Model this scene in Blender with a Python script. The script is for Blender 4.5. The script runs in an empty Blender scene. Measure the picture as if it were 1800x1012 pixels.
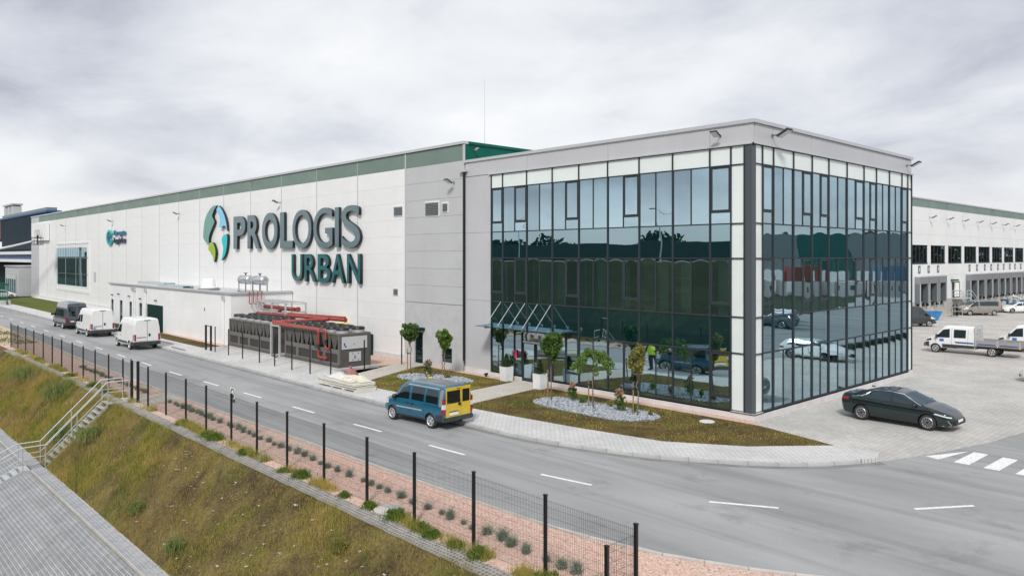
import bpy, bmesh, math, random
import numpy as np
from mathutils import Matrix, Vector
random.seed(7)
R = math.radians
scene = bpy.context.scene
COL = scene.collection

# ------------------------------------------------------------------ camera
cam_d = bpy.data.cameras.new('camera'); cam = bpy.data.objects.new('camera', cam_d); COL.objects.link(cam)
cam.location = (16.734, -30.104, 7.2)
cam.rotation_euler = (R(90), 0, R(46.811))
cam_d.sensor_width = 36.0; cam_d.lens = 26.517
cam_d.shift_y = -0.03064
cam_d.clip_start = 0.1; cam_d.clip_end = 6000
scene.camera = cam

# ------------------------------------------------------------------ world: overcast sky
SUN_EL, SUN_AZ = 42.0, 142.0           # degrees; azimuth from +y clockwise
world = bpy.data.worlds.new('World'); scene.world = world; world.use_nodes = True
nt = world.node_tree; nt.nodes.clear()
def wn(t, **kw):
    n = nt.nodes.new(t)
    for k, v in kw.items(): setattr(n, k, v)
    return n
L = nt.links.new
tc = wn('ShaderNodeTexCoord')
sep = wn('ShaderNodeSeparateXYZ'); L(tc.outputs['Generated'], sep.inputs[0])
zc = wn('ShaderNodeMath', operation='MAXIMUM'); L(sep.outputs[2], zc.inputs[0]); zc.inputs[1].default_value = 0.0
za = wn('ShaderNodeMath', operation='ADD'); L(zc.outputs[0], za.inputs[0]); za.inputs[1].default_value = 0.26
dx = wn('ShaderNodeMath', operation='DIVIDE'); L(sep.outputs[0], dx.inputs[0]); L(za.outputs[0], dx.inputs[1])
dy = wn('ShaderNodeMath', operation='DIVIDE'); L(sep.outputs[1], dy.inputs[0]); L(za.outputs[0], dy.inputs[1])
cmb = wn('ShaderNodeCombineXYZ'); L(dx.outputs[0], cmb.inputs[0]); L(dy.outputs[0], cmb.inputs[1]); cmb.inputs[2].default_value = 3.3
mp = wn('ShaderNodeMapping'); L(cmb.outputs[0], mp.inputs[0])
mp.inputs['Rotation'].default_value = (0, 0, R(20)); mp.inputs['Scale'].default_value = (0.95, 1.1, 1.0); mp.inputs['Location'].default_value = (8.8, 3.0, 4)
n1 = wn('ShaderNodeTexNoise'); L(mp.outputs[0], n1.inputs['Vector'])
n1.inputs['Scale'].default_value = 0.62; n1.inputs['Detail'].default_value = 3; n1.inputs['Roughness'].default_value = 0.5; n1.inputs['Distortion'].default_value = 0.25
n2 = wn('ShaderNodeTexNoise'); L(mp.outputs[0], n2.inputs['Vector'])
n2.inputs['Scale'].default_value = 1.9; n2.inputs['Detail'].default_value = 9; n2.inputs['Roughness'].default_value = 0.55; n2.inputs['Distortion'].default_value = 0.25
nm = wn('ShaderNodeMix', data_type='FLOAT'); nm.inputs['Factor'].default_value = 0.42; L(n1.outputs['Fac'], nm.inputs['A']); L(n2.outputs['Fac'], nm.inputs['B'])
rp = wn('ShaderNodeValToRGB'); L(nm.outputs['Result'], rp.inputs[0])
cr = rp.color_ramp; cr.elements[0].position = 0.36; cr.elements[0].color = (0.26, 0.265, 0.315, 1)
cr.elements[1].position = 0.72; cr.elements[1].color = (0.79, 0.79, 0.785, 1)
e = cr.elements.new(0.45); e.color = (0.46, 0.475, 0.53, 1)
e = cr.elements.new(0.55); e.color = (0.63, 0.645, 0.67, 1)
# milky horizon
hz = wn('ShaderNodeMapRange'); L(zc.outputs[0], hz.inputs[0]); hz.inputs[1].default_value = 0.0; hz.inputs[2].default_value = 0.16; hz.inputs[3].default_value = 0.6; hz.inputs[4].default_value = 0.0
mixh = wn('ShaderNodeMix', data_type='RGBA'); L(hz.outputs[0], mixh.inputs['Factor']); L(rp.outputs[0], mixh.inputs['A']); mixh.inputs['B'].default_value = (0.74, 0.735, 0.72, 1)
sky = wn('ShaderNodeTexSky', sky_type='NISHITA'); sky.sun_disc = False; sky.sun_elevation = R(SUN_EL); sky.sun_rotation = R(SUN_AZ)
bg1 = wn('ShaderNodeBackground'); L(sky.outputs[0], bg1.inputs[0]); bg1.inputs[1].default_value = 0.05
bg2 = wn('ShaderNodeBackground'); L(mixh.outputs['Result'], bg2.inputs[0]); bg2.inputs[1].default_value = 0.79
mx = wn('ShaderNodeMixShader'); mx.inputs[0].default_value = 0.93; L(bg1.outputs[0], mx.inputs[1]); L(bg2.outputs[0], mx.inputs[2])
wo = wn('ShaderNodeOutputWorld'); L(mx.outputs[0], wo.inputs[0])

# ------------------------------------------------------------------ sun (veiled by cloud) and exposure
sd = bpy.data.lights.new('sun', 'SUN'); so = bpy.data.objects.new('sun', sd); COL.objects.link(so)
sd.energy = 1.5; sd.angle = R(10); sd.color = (1.0, 0.98, 0.95)
el, az = R(SUN_EL), R(SUN_AZ)
sdir = Vector((math.sin(az)*math.cos(el), math.cos(az)*math.cos(el), math.sin(el)))
so.rotation_euler = sdir.to_track_quat('Z', 'Y').to_euler()
scene.view_settings.view_transform = 'Standard'
try: scene.view_settings.look = 'None'
except Exception: pass
scene.view_settings.gamma = 1.0
scene.view_settings.use_curve_mapping = False
scene.view_settings.exposure = 0.82
scene.render.engine = 'CYCLES'
scene.cycles.max_bounces = 8
scene.cycles.transparent_max_bounces = 24

# ------------------------------------------------------------------ mesh helpers
class MB:
    def __init__(s): s.v = []; s.f = []; s.m = []
    def add(s, vs, fs, mi=0):
        o = len(s.v); s.v += [tuple(p) for p in vs]; s.f += [tuple(i+o for i in f) for f in fs]; s.m += [mi]*len(fs); return s
    def box(s, x0, x1, y0, y1, z0, z1, mi=0):
        return s.add([(x0,y0,z0),(x1,y0,z0),(x1,y1,z0),(x0,y1,z0),(x0,y0,z1),(x1,y0,z1),(x1,y1,z1),(x0,y1,z1)],
                     [(0,3,2,1),(4,5,6,7),(0,1,5,4),(1,2,6,5),(2,3,7,6),(3,0,4,7)], mi)
    def prism(s, pts, a0, a1, axis='z', mi=0):
        n = len(pts)
        def P(p, a):
            return (p[0],p[1],a) if axis == 'z' else ((p[0],a,p[1]) if axis == 'y' else (a,p[0],p[1]))
        return s.add([P(p,a0) for p in pts]+[P(p,a1) for p in pts],
                     [tuple(range(n))[::-1], tuple(range(n,2*n))]+[(i,(i+1)%n,n+(i+1)%n,n+i) for i in range(n)], mi)
    def cyl(s, p0, p1, r0, r1=None, n=10, mi=0, caps=True):
        r1 = r0 if r1 is None else r1
        p0, p1 = Vector(p0), Vector(p1); d = (p1-p0).normalized()
        a = d.orthogonal().normalized(); b = d.cross(a)
        vs = []
        for p, r in ((p0,r0),(p1,r1)):
            for i in range(n):
                t = 2*math.pi*i/n; vs.append(p+(a*math.cos(t)+b*math.sin(t))*r)
        fs = [(i,(i+1)%n,n+(i+1)%n,n+i) for i in range(n)]
        if caps: fs += [tuple(range(n))[::-1], tuple(range(n,2*n))]
        return s.add(vs, fs, mi)
    def tube(s, pts, r, n=8, mi=0):
        pts = [Vector(p) for p in pts]; rs = r if isinstance(r, (list,tuple)) else [r]*len(pts)
        vs = []; a = None
        for k, p in enumerate(pts):
            d = ((pts[min(k+1,len(pts)-1)]-p).normalized()+(p-pts[max(k-1,0)]).normalized()).normalized()
            if a is None: a = d.orthogonal().normalized()
            a = (a-d*a.dot(d)).normalized(); b = d.cross(a)
            for i in range(n):
                t = 2*math.pi*i/n; vs.append(p+(a*math.cos(t)+b*math.sin(t))*rs[k])
        fs = []
        for k in range(len(pts)-1):
            for i in range(n): fs.append((k*n+i,k*n+(i+1)%n,(k+1)*n+(i+1)%n,(k+1)*n+i))
        fs += [tuple(range(n))[::-1], tuple(range((len(pts)-1)*n,len(pts)*n))]
        return s.add(vs, fs, mi)
    def lathe(s, prof, n=20, c=(0,0,0), axis='z', mi=0):
        vs = []; m = len(prof)
        for i in range(n):
            t = 2*math.pi*i/n; ct, st = math.cos(t), math.sin(t)
            for r, h in prof:
                p = (r*ct, r*st, h) if axis == 'z' else ((r*ct, h, r*st) if axis == 'y' else (h, r*ct, r*st))
                vs.append((p[0]+c[0], p[1]+c[1], p[2]+c[2]))
        fs = []
        for i in range(n):
            j = (i+1) % n
            for k in range(m-1): fs.append((i*m+k, j*m+k, j*m+k+1, i*m+k+1))
        return s.add(vs, fs, mi)
    def grid(s, P, mi=0, flip=False):
        ny, nx = len(P), len(P[0]); vs = [p for row in P for p in row]; fs = []
        for j in range(ny-1):
            for i in range(nx-1):
                q = (j*nx+i, j*nx+i+1, (j+1)*nx+i+1, (j+1)*nx+i); fs.append(q[::-1] if flip else q)
        return s.add(vs, fs, mi)
    def mesh(s, name, mats, smooth=False, recalc=True, bevel=0, auto=None):
        me = bpy.data.meshes.new(name); me.from_pydata(s.v, [], s.f)
        ms = mats if isinstance(mats, (list,tuple)) else [mats]
        for m in ms: me.materials.append(m)
        if len(ms) > 1:
            me.polygons.foreach_set('material_index', s.m)
        if recalc or bevel:
            bm = bmesh.new(); bm.from_mesh(me)
            if recalc: bmesh.ops.recalc_face_normals(bm, faces=bm.faces)
            if bevel:
                bmesh.ops.bevel(bm, geom=[e for e in bm.edges if len(e.link_faces) == 2 and e.calc_face_angle(0) > 0.5], offset=bevel, segments=2, affect='EDGES', clamp_overlap=True)
            bm.to_mesh(me); bm.free()
        if smooth:
            me.polygons.foreach_set('use_smooth', [True]*len(me.polygons))
            if auto is not None: me.set_sharp_from_angle(angle=R(auto))
        me.update(); return me
    def build(s, name, mats, parent=None, world=False, **kw):
        return link(name, s.mesh(name, mats, **kw), parent, world)

def link(name, me, parent=None, world=False, loc=None, rot=None):
    o = bpy.data.objects.new(name, me); COL.objects.link(o)
    if loc is not None: o.location = loc
    if rot is not None: o.rotation_euler = rot
    if parent is not None:
        o.parent = parent
        if world: o.matrix_parent_inverse = Matrix.Translation(-absloc(parent))
    return o
def absloc(o):
    v = Vector(o.location)
    if o.parent is not None:
        return (absloc(o.parent) + v) if not o.get('_w') else v
    return v
def wlink(name, me, parent, loc=None, rot=None):
    """child whose own coordinates are world coordinates (unrotated parents only)"""
    o = bpy.data.objects.new(name, me); COL.objects.link(o); o.parent = parent
    base = Vector((0,0,0)); p = parent
    if p.parent is None: base = Vector(p.location)
    o.matrix_parent_inverse = Matrix.Translation(-base)
    if loc is not None: o.location = loc
    if rot is not None: o.rotation_euler = rot
    return o
def wpart(mb, name, mats, parent, **kw): return wlink(name, mb.mesh(name, mats, **kw), parent)
def tag(o, label, cat, group=None):
    o['label'] = label; o['category'] = cat
    if group: o['group'] = group
    return o
def thing(name, label, cat, loc=(0,0,0), rz=0, group=None):
    o = bpy.data.objects.new(name, None); COL.objects.link(o); o.location = loc; o.rotation_euler = (0,0,rz); o.empty_display_size = 0.3
    return tag(o, label, cat, group)
def struct(o): o['kind'] = 'structure'; return o
def stuff(o): o['kind'] = 'stuff'; return o
def copy_tree(o, parent=None):
    c = o.copy(); COL.objects.link(c); c.parent = parent
    if parent is not None: c.matrix_parent_inverse = o.matrix_parent_inverse.copy()
    for ch in list(o.children): copy_tree(ch, c)
    return c
def box(name, m, parent, x0, x1, y0, y1, z0, z1, bevel=0):
    return wpart(MB().box(x0,x1,y0,y1,z0,z1), name, m, parent, bevel=bevel)

# ------------------------------------------------------------------ materials
def mat(name, col, rough=0.6, metal=0.0, col2=None, vscale=4.0, bump=0.0, bscale=40.0, spec=0.5, detail=4, stretch=None, rand=0.0, coat=0.0, ramp=(0.35, 0.65), emit=None, trans=0.0):
    m = bpy.data.materials.new(name); m.use_nodes = True; t = m.node_tree; b = t.nodes['Principled BSDF']
    b.inputs['Base Color'].default_value = (*col, 1); b.inputs['Roughness'].default_value = rough; b.inputs['Metallic'].default_value = metal
    b.inputs['Specular IOR Level'].default_value = spec
    if coat: b.inputs['Coat Weight'].default_value = coat; b.inputs['Coat Roughness'].default_value = 0.03
    if trans: b.inputs['Transmission Weight'].default_value = trans
    tcn = t.nodes.new('ShaderNodeTexCoord'); vec = tcn.outputs['Object']
    if stretch:
        mp = t.nodes.new('ShaderNodeMapping'); mp.inputs['Scale'].default_value = stretch; t.links.new(vec, mp.inputs[0]); vec = mp.outputs[0]
    colout = None
    if col2 is not None:
        n = t.nodes.new('ShaderNodeTexNoise'); n.inputs['Scale'].default_value = vscale; n.inputs['Detail'].default_value = detail; n.inputs['Roughness'].default_value = 0.6
        t.links.new(vec, n.inputs['Vector'])
        r = t.nodes.new('ShaderNodeValToRGB'); r.color_ramp.elements[0].position = ramp[0]; r.color_ramp.elements[1].position = ramp[1]
        r.color_ramp.elements[0].color = (*col,1); r.color_ramp.elements[1].color = (*col2,1)
        t.links.new(n.outputs['Fac'], r.inputs[0]); colout = r.outputs[0]
    if rand:
        oi = t.nodes.new('ShaderNodeObjectInfo'); hs = t.nodes.new('ShaderNodeHueSaturation')
        mr = t.nodes.new('ShaderNodeMapRange'); mr.inputs[3].default_value = 1-rand; mr.inputs[4].default_value = 1+rand
        t.links.new(oi.outputs['Random'], mr.inputs[0]); t.links.new(mr.outputs[0], hs.inputs['Value'])
        if colout is not None: t.links.new(colout, hs.inputs['Color'])
        else: hs.inputs['Color'].default_value = (*col,1)
        colout = hs.outputs[0]
    if colout is not None: t.links.new(colout, b.inputs['Base Color'])
    if bump:
        n = t.nodes.new('ShaderNodeTexNoise'); n.inputs['Scale'].default_value = bscale; n.inputs['Detail'].default_value = 4
        t.links.new(vec, n.inputs['Vector'])
        bp = t.nodes.new('ShaderNodeBump'); bp.inputs['Strength'].default_value = bump; bp.inputs['Distance'].default_value = 0.02
        t.links.new(n.outputs['Fac'], bp.inputs['Height']); t.links.new(bp.outputs[0], b.inputs['Normal'])
    return m
def nodes(m): return m.node_tree.nodes, m.node_tree.links.new, m.node_tree.nodes['Principled BSDF']
def multiply_tex(m, make):
    """multiply the base colour by a grey texture output made by make(nodes, links)"""
    N, K, b = nodes(m); s = b.inputs['Base Color']
    mixn = N.new('ShaderNodeMix'); mixn.data_type = 'RGBA'; mixn.blend_type = 'MULTIPLY'; mixn.inputs['Factor'].default_value = 1
    if s.is_linked: K(s.links[0].from_socket, mixn.inputs['A'])
    else: mixn.inputs['A'].default_value = s.default_value
    K(make(N, K), mixn.inputs['B']); K(mixn.outputs['Result'], s)

MT = {}
MT['wall_white'] = mat('wall_white', (0.80,0.80,0.79), 0.45, col2=(0.86,0.86,0.85), vscale=0.35, rand=0.012)
MT['wall_grey'] = mat('wall_grey', (0.50,0.505,0.51), 0.45, col2=(0.54,0.545,0.55), vscale=0.4, rand=0.012)
MT['office_grey'] = mat('office_grey', (0.50,0.50,0.515), 0.42, col2=(0.54,0.54,0.555), vscale=0.3)
MT['stucco'] = mat('stucco', (0.47,0.475,0.48), 0.9, col2=(0.53,0.535,0.54), vscale=1.5, bump=0.5, bscale=60)
MT['band_green'] = mat('band_green', (0.15,0.22,0.185), 0.45, col2=(0.185,0.255,0.22), vscale=0.5, rand=0.03)
MT['dark_green'] = mat('dark_green', (0.002,0.095,0.065), 0.65, col2=(0.003,0.115,0.08), vscale=0.6, spec=0.2)
MT['door_green'] = mat('door_green', (0.005,0.032,0.028), 0.7, spec=0.15)
MT['core'] = mat('core', (0.52,0.52,0.515), 0.8)
MT['joint_strip'] = mat('joint_strip', (0.40,0.405,0.41), 0.5)
MT['joint'] = mat('joint', (0.22,0.225,0.23), 0.7)
MT['cap'] = mat('cap', (0.56,0.57,0.58), 0.35, 0.3)
MT['plinth'] = mat('plinth', (0.66,0.64,0.63), 0.85, col2=(0.58,0.56,0.55), vscale=1.2, bump=0.2)
MT['frame'] = mat('frame', (0.032,0.040,0.046), 0.5, 0.0, spec=0.35)
MT['frame_lt'] = mat('frame_lt', (0.15,0.17,0.18), 0.35, 0.3)
MT['column'] = mat('column', (0.075,0.088,0.10), 0.5, 0.0, spec=0.35)
MT['milky'] = mat('milky', (0.74,0.80,0.77), 0.06, spec=0.6, col2=(0.79,0.845,0.815), vscale=0.8)
MT['steel'] = mat('steel', (0.55,0.57,0.58), 0.35, 0.85, col2=(0.66,0.68,0.69), vscale=6)
MT['galv'] = mat('galv', (0.60,0.62,0.63), 0.45, 0.6, col2=(0.70,0.72,0.72), vscale=9)
MT['black'] = mat('black', (0.012,0.012,0.013), 0.45)
MT['post'] = mat('post', (0.014,0.016,0.018), 0.4, 0.2)
MT['rubber'] = mat('rubber', (0.02,0.02,0.02), 0.8, col2=(0.035,0.034,0.032), vscale=12)
MT['interior'] = mat('interior', (0.72,0.75,0.64), 0.9)
MT['interior2'] = mat('interior2', (0.86,0.88,0.78), 0.9)
MT['ceiling'] = mat('ceiling', (0.7,0.7,0.68), 0.9)
MT['floor_in'] = mat('floor_in', (0.22,0.22,0.21), 0.5)
MT['roof'] = mat('roof', (0.55,0.55,0.54), 0.8, col2=(0.45,0.45,0.45), vscale=0.7)
MT['concrete'] = mat('concrete', (0.52,0.50,0.47), 0.9, col2=(0.42,0.41,0.39), vscale=1.4, bump=0.3)
MT['kerb'] = mat('kerb', (0.50,0.50,0.49), 0.9, col2=(0.40,0.40,0.395), vscale=2.2, bump=0.3, rand=0.08)
MT['kerb_pale'] = mat('kerb_pale', (0.58,0.55,0.51), 0.9, col2=(0.46,0.44,0.41), vscale=2.2, bump=0.3)
MT['paint'] = mat('paint', (0.82,0.82,0.81), 0.7, col2=(0.50,0.50,0.49), vscale=9, ramp=(0.46,0.72))

def glass(name, tint, fac, bumpy=0.0022, vary=0.0):
    m = bpy.data.materials.new(name); m.use_nodes = True; t = m.node_tree; t.nodes.clear()
    out = t.nodes.new('ShaderNodeOutputMaterial'); mix = t.nodes.new('ShaderNodeMixShader')
    tr = t.nodes.new('ShaderNodeBsdfTransparent'); tr.inputs[0].default_value = (*tint,1)
    gl = t.nodes.new('ShaderNodeBsdfGlossy'); gl.inputs['Roughness'].default_value = 0.0; gl.inputs[0].default_value = (0.68,0.90,1.0,1)
    fr = t.nodes.new('ShaderNodeFresnel'); fr.inputs[0].default_value = 1.5
    mr = t.nodes.new('ShaderNodeMapRange'); mr.inputs[1].default_value = 0.04; mr.inputs[2].default_value = 1; mr.inputs[3].default_value = fac; mr.inputs[4].default_value = 1
    tcn = t.nodes.new('ShaderNodeTexCoord'); n = t.nodes.new('ShaderNodeTexNoise'); n.inputs['Scale'].default_value = 0.9; n.inputs['Detail'].default_value = 1.5
    t.links.new(tcn.outputs['Object'], n.inputs['Vector'])
    bp = t.nodes.new('ShaderNodeBump'); bp.inputs['Strength'].default_value = bumpy; bp.inputs['Distance'].default_value = 0.25
    t.links.new(n.outputs['Fac'], bp.inputs['Height']); t.links.new(bp.outputs[0], gl.inputs['Normal'])
    if vary:
        oi = t.nodes.new('ShaderNodeObjectInfo'); vr = t.nodes.new('ShaderNodeMapRange'); vr.inputs[3].default_value = fac-vary; vr.inputs[4].default_value = fac+vary
        t.links.new(oi.outputs['Random'], vr.inputs[0]); t.links.new(vr.outputs[0], mr.inputs[3])
    t.links.new(fr.outputs[0], mr.inputs[0]); t.links.new(mr.outputs[0], mix.inputs[0])
    t.links.new(tr.outputs[0], mix.inputs[1]); t.links.new(gl.outputs[0], mix.inputs[2]); t.links.new(mix.outputs[0], out.inputs[0])
    return m
MT['glass'] = glass('glass', (0.55,0.73,0.70), 0.64, vary=0.10)
def opaque_glass(name, col, fac):
    m = glass(name, (1,1,1), fac); t = m.node_tree
    tr = [n for n in t.nodes if n.type == 'BSDF_TRANSPARENT'][0]; mix = [n for n in t.nodes if n.type == 'MIX_SHADER'][0]
    df = t.nodes.new('ShaderNodeBsdfDiffuse'); df.inputs[0].default_value = (*col,1); t.links.new(df.outputs[0], mix.inputs[1]); t.nodes.remove(tr)
    return m
MT['spandrel'] = opaque_glass('spandrel', (0.002,0.024,0.027), 0.48)
MT['dark_glass'] = opaque_glass('dark_glass', (0.006,0.012,0.012), 0.14)
MT['car_glass'] = opaque_glass('car_glass', (0.008,0.011,0.012), 0.10)
MT['clear'] = glass('clear', (0.75,0.84,0.86), 0.22)

# asphalt
m = MT['asphalt'] = mat('asphalt', (0.27,0.272,0.272), 0.85, col2=(0.37,0.371,0.368), vscale=0.28, detail=6, bump=0.35, bscale=55, stretch=(0.35,1.2,1))
def _fine(N, K):
    tcn = N.new('ShaderNodeTexCoord'); n = N.new('ShaderNodeTexNoise'); n.inputs['Scale'].default_value = 38; n.inputs['Detail'].default_value = 3
    K(tcn.outputs['Object'], n.inputs['Vector']); r = N.new('ShaderNodeValToRGB'); r.color_ramp.elements[0].position = 0.3; r.color_ramp.elements[1].position = 0.7
    r.color_ramp.elements[0].color = (0.74,0.74,0.74,1); r.color_ramp.elements[1].color = (1.20,1.20,1.20,1); K(n.outputs['Fac'], r.inputs[0]); return r.outputs[0]
multiply_tex(m, _fine)
def _streak(N, K):
    tcn = N.new('ShaderNodeTexCoord'); mp = N.new('ShaderNodeMapping'); mp.inputs['Scale'].default_value = (0.03,1.0,1); K(tcn.outputs['Object'], mp.inputs[0])
    n = N.new('ShaderNodeTexNoise'); n.inputs['Scale'].default_value = 1.6; n.inputs['Detail'].default_value = 5; n.inputs['Distortion'].default_value = 0.4
    K(mp.outputs[0], n.inputs['Vector']); r = N.new('ShaderNodeValToRGB'); r.color_ramp.elements[0].position = 0.36; r.color_ramp.elements[1].position = 0.50
    r.color_ramp.elements[0].color = (0.84,0.84,0.84,1); r.color_ramp.elements[1].color = (1,1,1,1); K(n.outputs['Fac'], r.inputs[0]); return r.outputs[0]
multiply_tex(m, _streak)
def _stain(N, K):
    tcn = N.new('ShaderNodeTexCoord'); n = N.new('ShaderNodeTexNoise'); n.inputs['Scale'].default_value = 0.42; n.inputs['Detail'].default_value = 8; n.inputs['Roughness'].default_value = 0.7
    K(tcn.outputs['Object'], n.inputs['Vector']); r = N.new('ShaderNodeValToRGB'); r.color_ramp.elements[0].position = 0.31; r.color_ramp.elements[1].position = 0.44
    r.color_ramp.elements[0].color = (0.74,0.74,0.74,1); r.color_ramp.elements[1].color = (1,1,1,1); K(n.outputs['Fac'], r.inputs[0]); return r.outputs[0]
multiply_tex(m, _stain)
# block paving
def paving(name, c1, c2, mortar, bw=0.2, bh=0.1, rot=0.0, big=(0.85,1.08)):
    m = mat(name, c1, 0.85); N, K, b = nodes(m)
    tcn = N.new('ShaderNodeTexCoord'); mp = N.new('ShaderNodeMapping'); mp.inputs['Rotation'].default_value = (0,0,rot); K(tcn.outputs['Object'], mp.inputs[0])
    br = N.new('ShaderNodeTexBrick'); br.inputs['Scale'].default_value = 1.0; br.inputs['Brick Width'].default_value = bw; br.inputs['Row Height'].default_value = bh
    br.inputs['Mortar Size'].default_value = 0.011; br.inputs['Color1'].default_value = (*c1,1); br.inputs['Color2'].default_value = (*c2,1); br.inputs['Mortar'].default_value = (*mortar,1)
    K(mp.outputs[0], br.inputs['Vector']); K(br.outputs['Color'], b.inputs['Base Color'])
    bp = N.new('ShaderNodeBump'); bp.inputs['Strength'].default_value = 0.5; bp.inputs['Distance'].default_value = 0.01; bp.invert = True
    K(br.outputs['Fac'], bp.inputs['Height']); K(bp.outputs[0], b.inputs['Normal'])
    def big_(N, K):
        n = N.new('ShaderNodeTexNoise'); n.inputs['Scale'].default_value = 0.33; n.inputs['Detail'].default_value = 8; n.inputs['Roughness'].default_value = 0.65
        K(tcn.outputs['Object'], n.inputs['Vector']); r = N.new('ShaderNodeValToRGB'); r.color_ramp.elements[0].position = 0.32; r.color_ramp.elements[1].position = 0.66
        r.color_ramp.elements[0].color = (big[0],)*3+(1,); r.color_ramp.elements[1].color = (big[1],big[1]*0.995,big[1]*0.98,1); K(n.outputs['Fac'], r.inputs[0]); return r.outputs[0]
    multiply_tex(m, big_)
    return m
MT['pavement'] = paving('pavement', (0.66,0.655,0.64), (0.58,0.575,0.565), (0.30,0.295,0.29), 0.26, 0.13)
MT['parking'] = paving('parking', (0.58,0.555,0.52), (0.50,0.48,0.455), (0.24,0.23,0.215), 0.32, 0.16, rot=R(45), big=(0.80,1.10))
MT['path'] = paving('path', (0.62,0.57,0.50), (0.54,0.50,0.45), (0.38,0.35,0.31))
# gravel (voronoi stones)
def gravel(name, cols, scale, bump=0.8):
    m = mat(name, cols[0], 0.9); N, K, b = nodes(m)
    tcn = N.new('ShaderNodeTexCoord'); v = N.new('ShaderNodeTexVoronoi'); v.inputs['Scale'].default_value = scale; K(tcn.outputs['Object'], v.inputs['Vector'])
    sepc = N.new('ShaderNodeSeparateColor'); K(v.outputs['Color'], sepc.inputs[0])
    r = N.new('ShaderNodeValToRGB'); r.color_ramp.interpolation = 'LINEAR'; els = r.color_ramp.elements
    els[0].color = (*cols[0],1); els[1].color = (*cols[-1],1)
    for i, c in enumerate(cols[1:-1]): e = els.new((i+1)/(len(cols)-1)); e.color = (*c,1)
    K(sepc.outputs[0], r.inputs[0]); K(r.outputs[0], b.inputs['Base Color'])
    bp = N.new('ShaderNodeBump'); bp.inputs['Strength'].default_value = bump; bp.inputs['Distance'].default_value = 0.03; bp.invert = True
    K(v.outputs['Distance'], bp.inputs['Height']); K(bp.outputs[0], b.inputs['Normal'])
    return m
def _grime(N, K):
    tcn = N.new('ShaderNodeTexCoord'); mp = N.new('ShaderNodeMapping'); mp.inputs['Scale'].default_value = (1.6,1.6,0.10); K(tcn.outputs['Object'], mp.inputs[0])
    n = N.new('ShaderNodeTexNoise'); n.inputs['Scale'].default_value = 1.4; n.inputs['Detail'].default_value = 6; n.inputs['Roughness'].default_value = 0.7
    oi = N.new('ShaderNodeObjectInfo'); ad = N.new('ShaderNodeVectorMath'); ad.operation = 'ADD'; K(mp.outputs[0], ad.inputs[0]); K(oi.outputs['Location'], ad.inputs[1])
    K(ad.outputs[0], n.inputs['Vector']); r = N.new('ShaderNodeValToRGB'); r.color_ramp.elements[0].position = 0.30; r.color_ramp.elements[1].position = 0.62
    r.color_ramp.elements[0].color = (0.972,0.970,0.966,1); r.color_ramp.elements[1].color = (1,1,1,1); K(n.outputs['Fac'], r.inputs[0]); return r.outputs[0]
for k_ in ('wall_white','wall_grey','office_grey','plinth'): multiply_tex(MT[k_], _grime)
MT['gutter'] = mat('gutter', (0.17,0.17,0.168), 0.9, col2=(0.27,0.27,0.265), vscale=1.1, detail=7, bump=0.4)
MT['pink_gravel'] = gravel('pink_gravel', [(0.34,0.20,0.16),(0.60,0.39,0.31),(0.72,0.51,0.42),(0.56,0.42,0.33),(0.78,0.61,0.52)], 26)
MT['stone'] = mat('stone', (0.13,0.145,0.165), 0.8, col2=(0.52,0.55,0.58), vscale=9, ramp=(0.3,0.7), detail=2)
MT['stone_base'] = gravel('stone_base', [(0.10,0.11,0.12),(0.25,0.27,0.30),(0.40,0.42,0.44)], 14)
MT['pink_stone'] = mat('pink_stone', (0.50,0.30,0.24), 0.9, col2=(0.82,0.64,0.55), vscale=14, ramp=(0.3,0.7), detail=2)
# soil / grass
def ground_mat(name, cols, s1, s2, bump=0.7):
    m = mat(name, cols[0], 0.95, spec=0.15); N, K, b = nodes(m)
    tcn = N.new('ShaderNodeTexCoord')
    def noise(s, d=6):
        n = N.new('ShaderNodeTexNoise'); n.inputs['Scale'].default_value = s; n.inputs['Detail'].default_value = d; n.inputs['Roughness'].default_value = 0.65; K(tcn.outputs['Object'], n.inputs['Vector']); return n
    a, c = noise(s1), noise(s2, 4)
    mx = N.new('ShaderNodeMath'); mx.operation = 'MULTIPLY_ADD'; K(c.outputs['Fac'], mx.inputs[0]); mx.inputs[1].default_value = 0.45
    sc = N.new('ShaderNodeMath'); sc.operation = 'MULTIPLY'; K(a.outputs['Fac'], sc.inputs[0]); sc.inputs[1].default_value = 0.55; K(sc.outputs[0], mx.inputs[2])
    r = N.new('ShaderNodeValToRGB'); els = r.color_ramp.elements; n = len(cols)
    els[0].position = 0.36; els[0].color = (*cols[0],1); els[1].position = 0.64; els[1].color = (*cols[-1],1)
    for i, cc in enumerate(cols[1:-1]): e = els.new(0.36+0.28*(i+1)/(n-1)); e.color = (*cc,1)
    K(mx.outputs[0], r.inputs[0]); K(r.outputs[0], b.inputs['Base Color'])
    bp = N.new('ShaderNodeBump'); bp.inputs['Strength'].default_value = bump; bp.inputs['Distance'].default_value = 0.05
    K(c.outputs['Fac'], bp.inputs['Height']); K(bp.outputs[0], b.inputs['Normal'])
    return m
MT['lawn'] = ground_mat('lawn', [(0.042,0.027,0.014),(0.085,0.058,0.024),(0.125,0.088,0.034),(0.10,0.125,0.028)], 0.7, 16)
MT['lawn_green'] = ground_mat('lawn_green', [(0.075,0.085,0.02),(0.10,0.12,0.025),(0.13,0.14,0.03)], 0.4, 9)
MT['bank'] = ground_mat('bank', [(0.042,0.030,0.017),(0.095,0.070,0.034),(0.16,0.125,0.045),(0.26,0.20,0.08)], 0.8, 13)
MT['field'] = ground_mat('field', [(0.020,0.034,0.024),(0.034,0.048,0.030),(0.075,0.080,0.045)], 0.06, 1.2)
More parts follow.
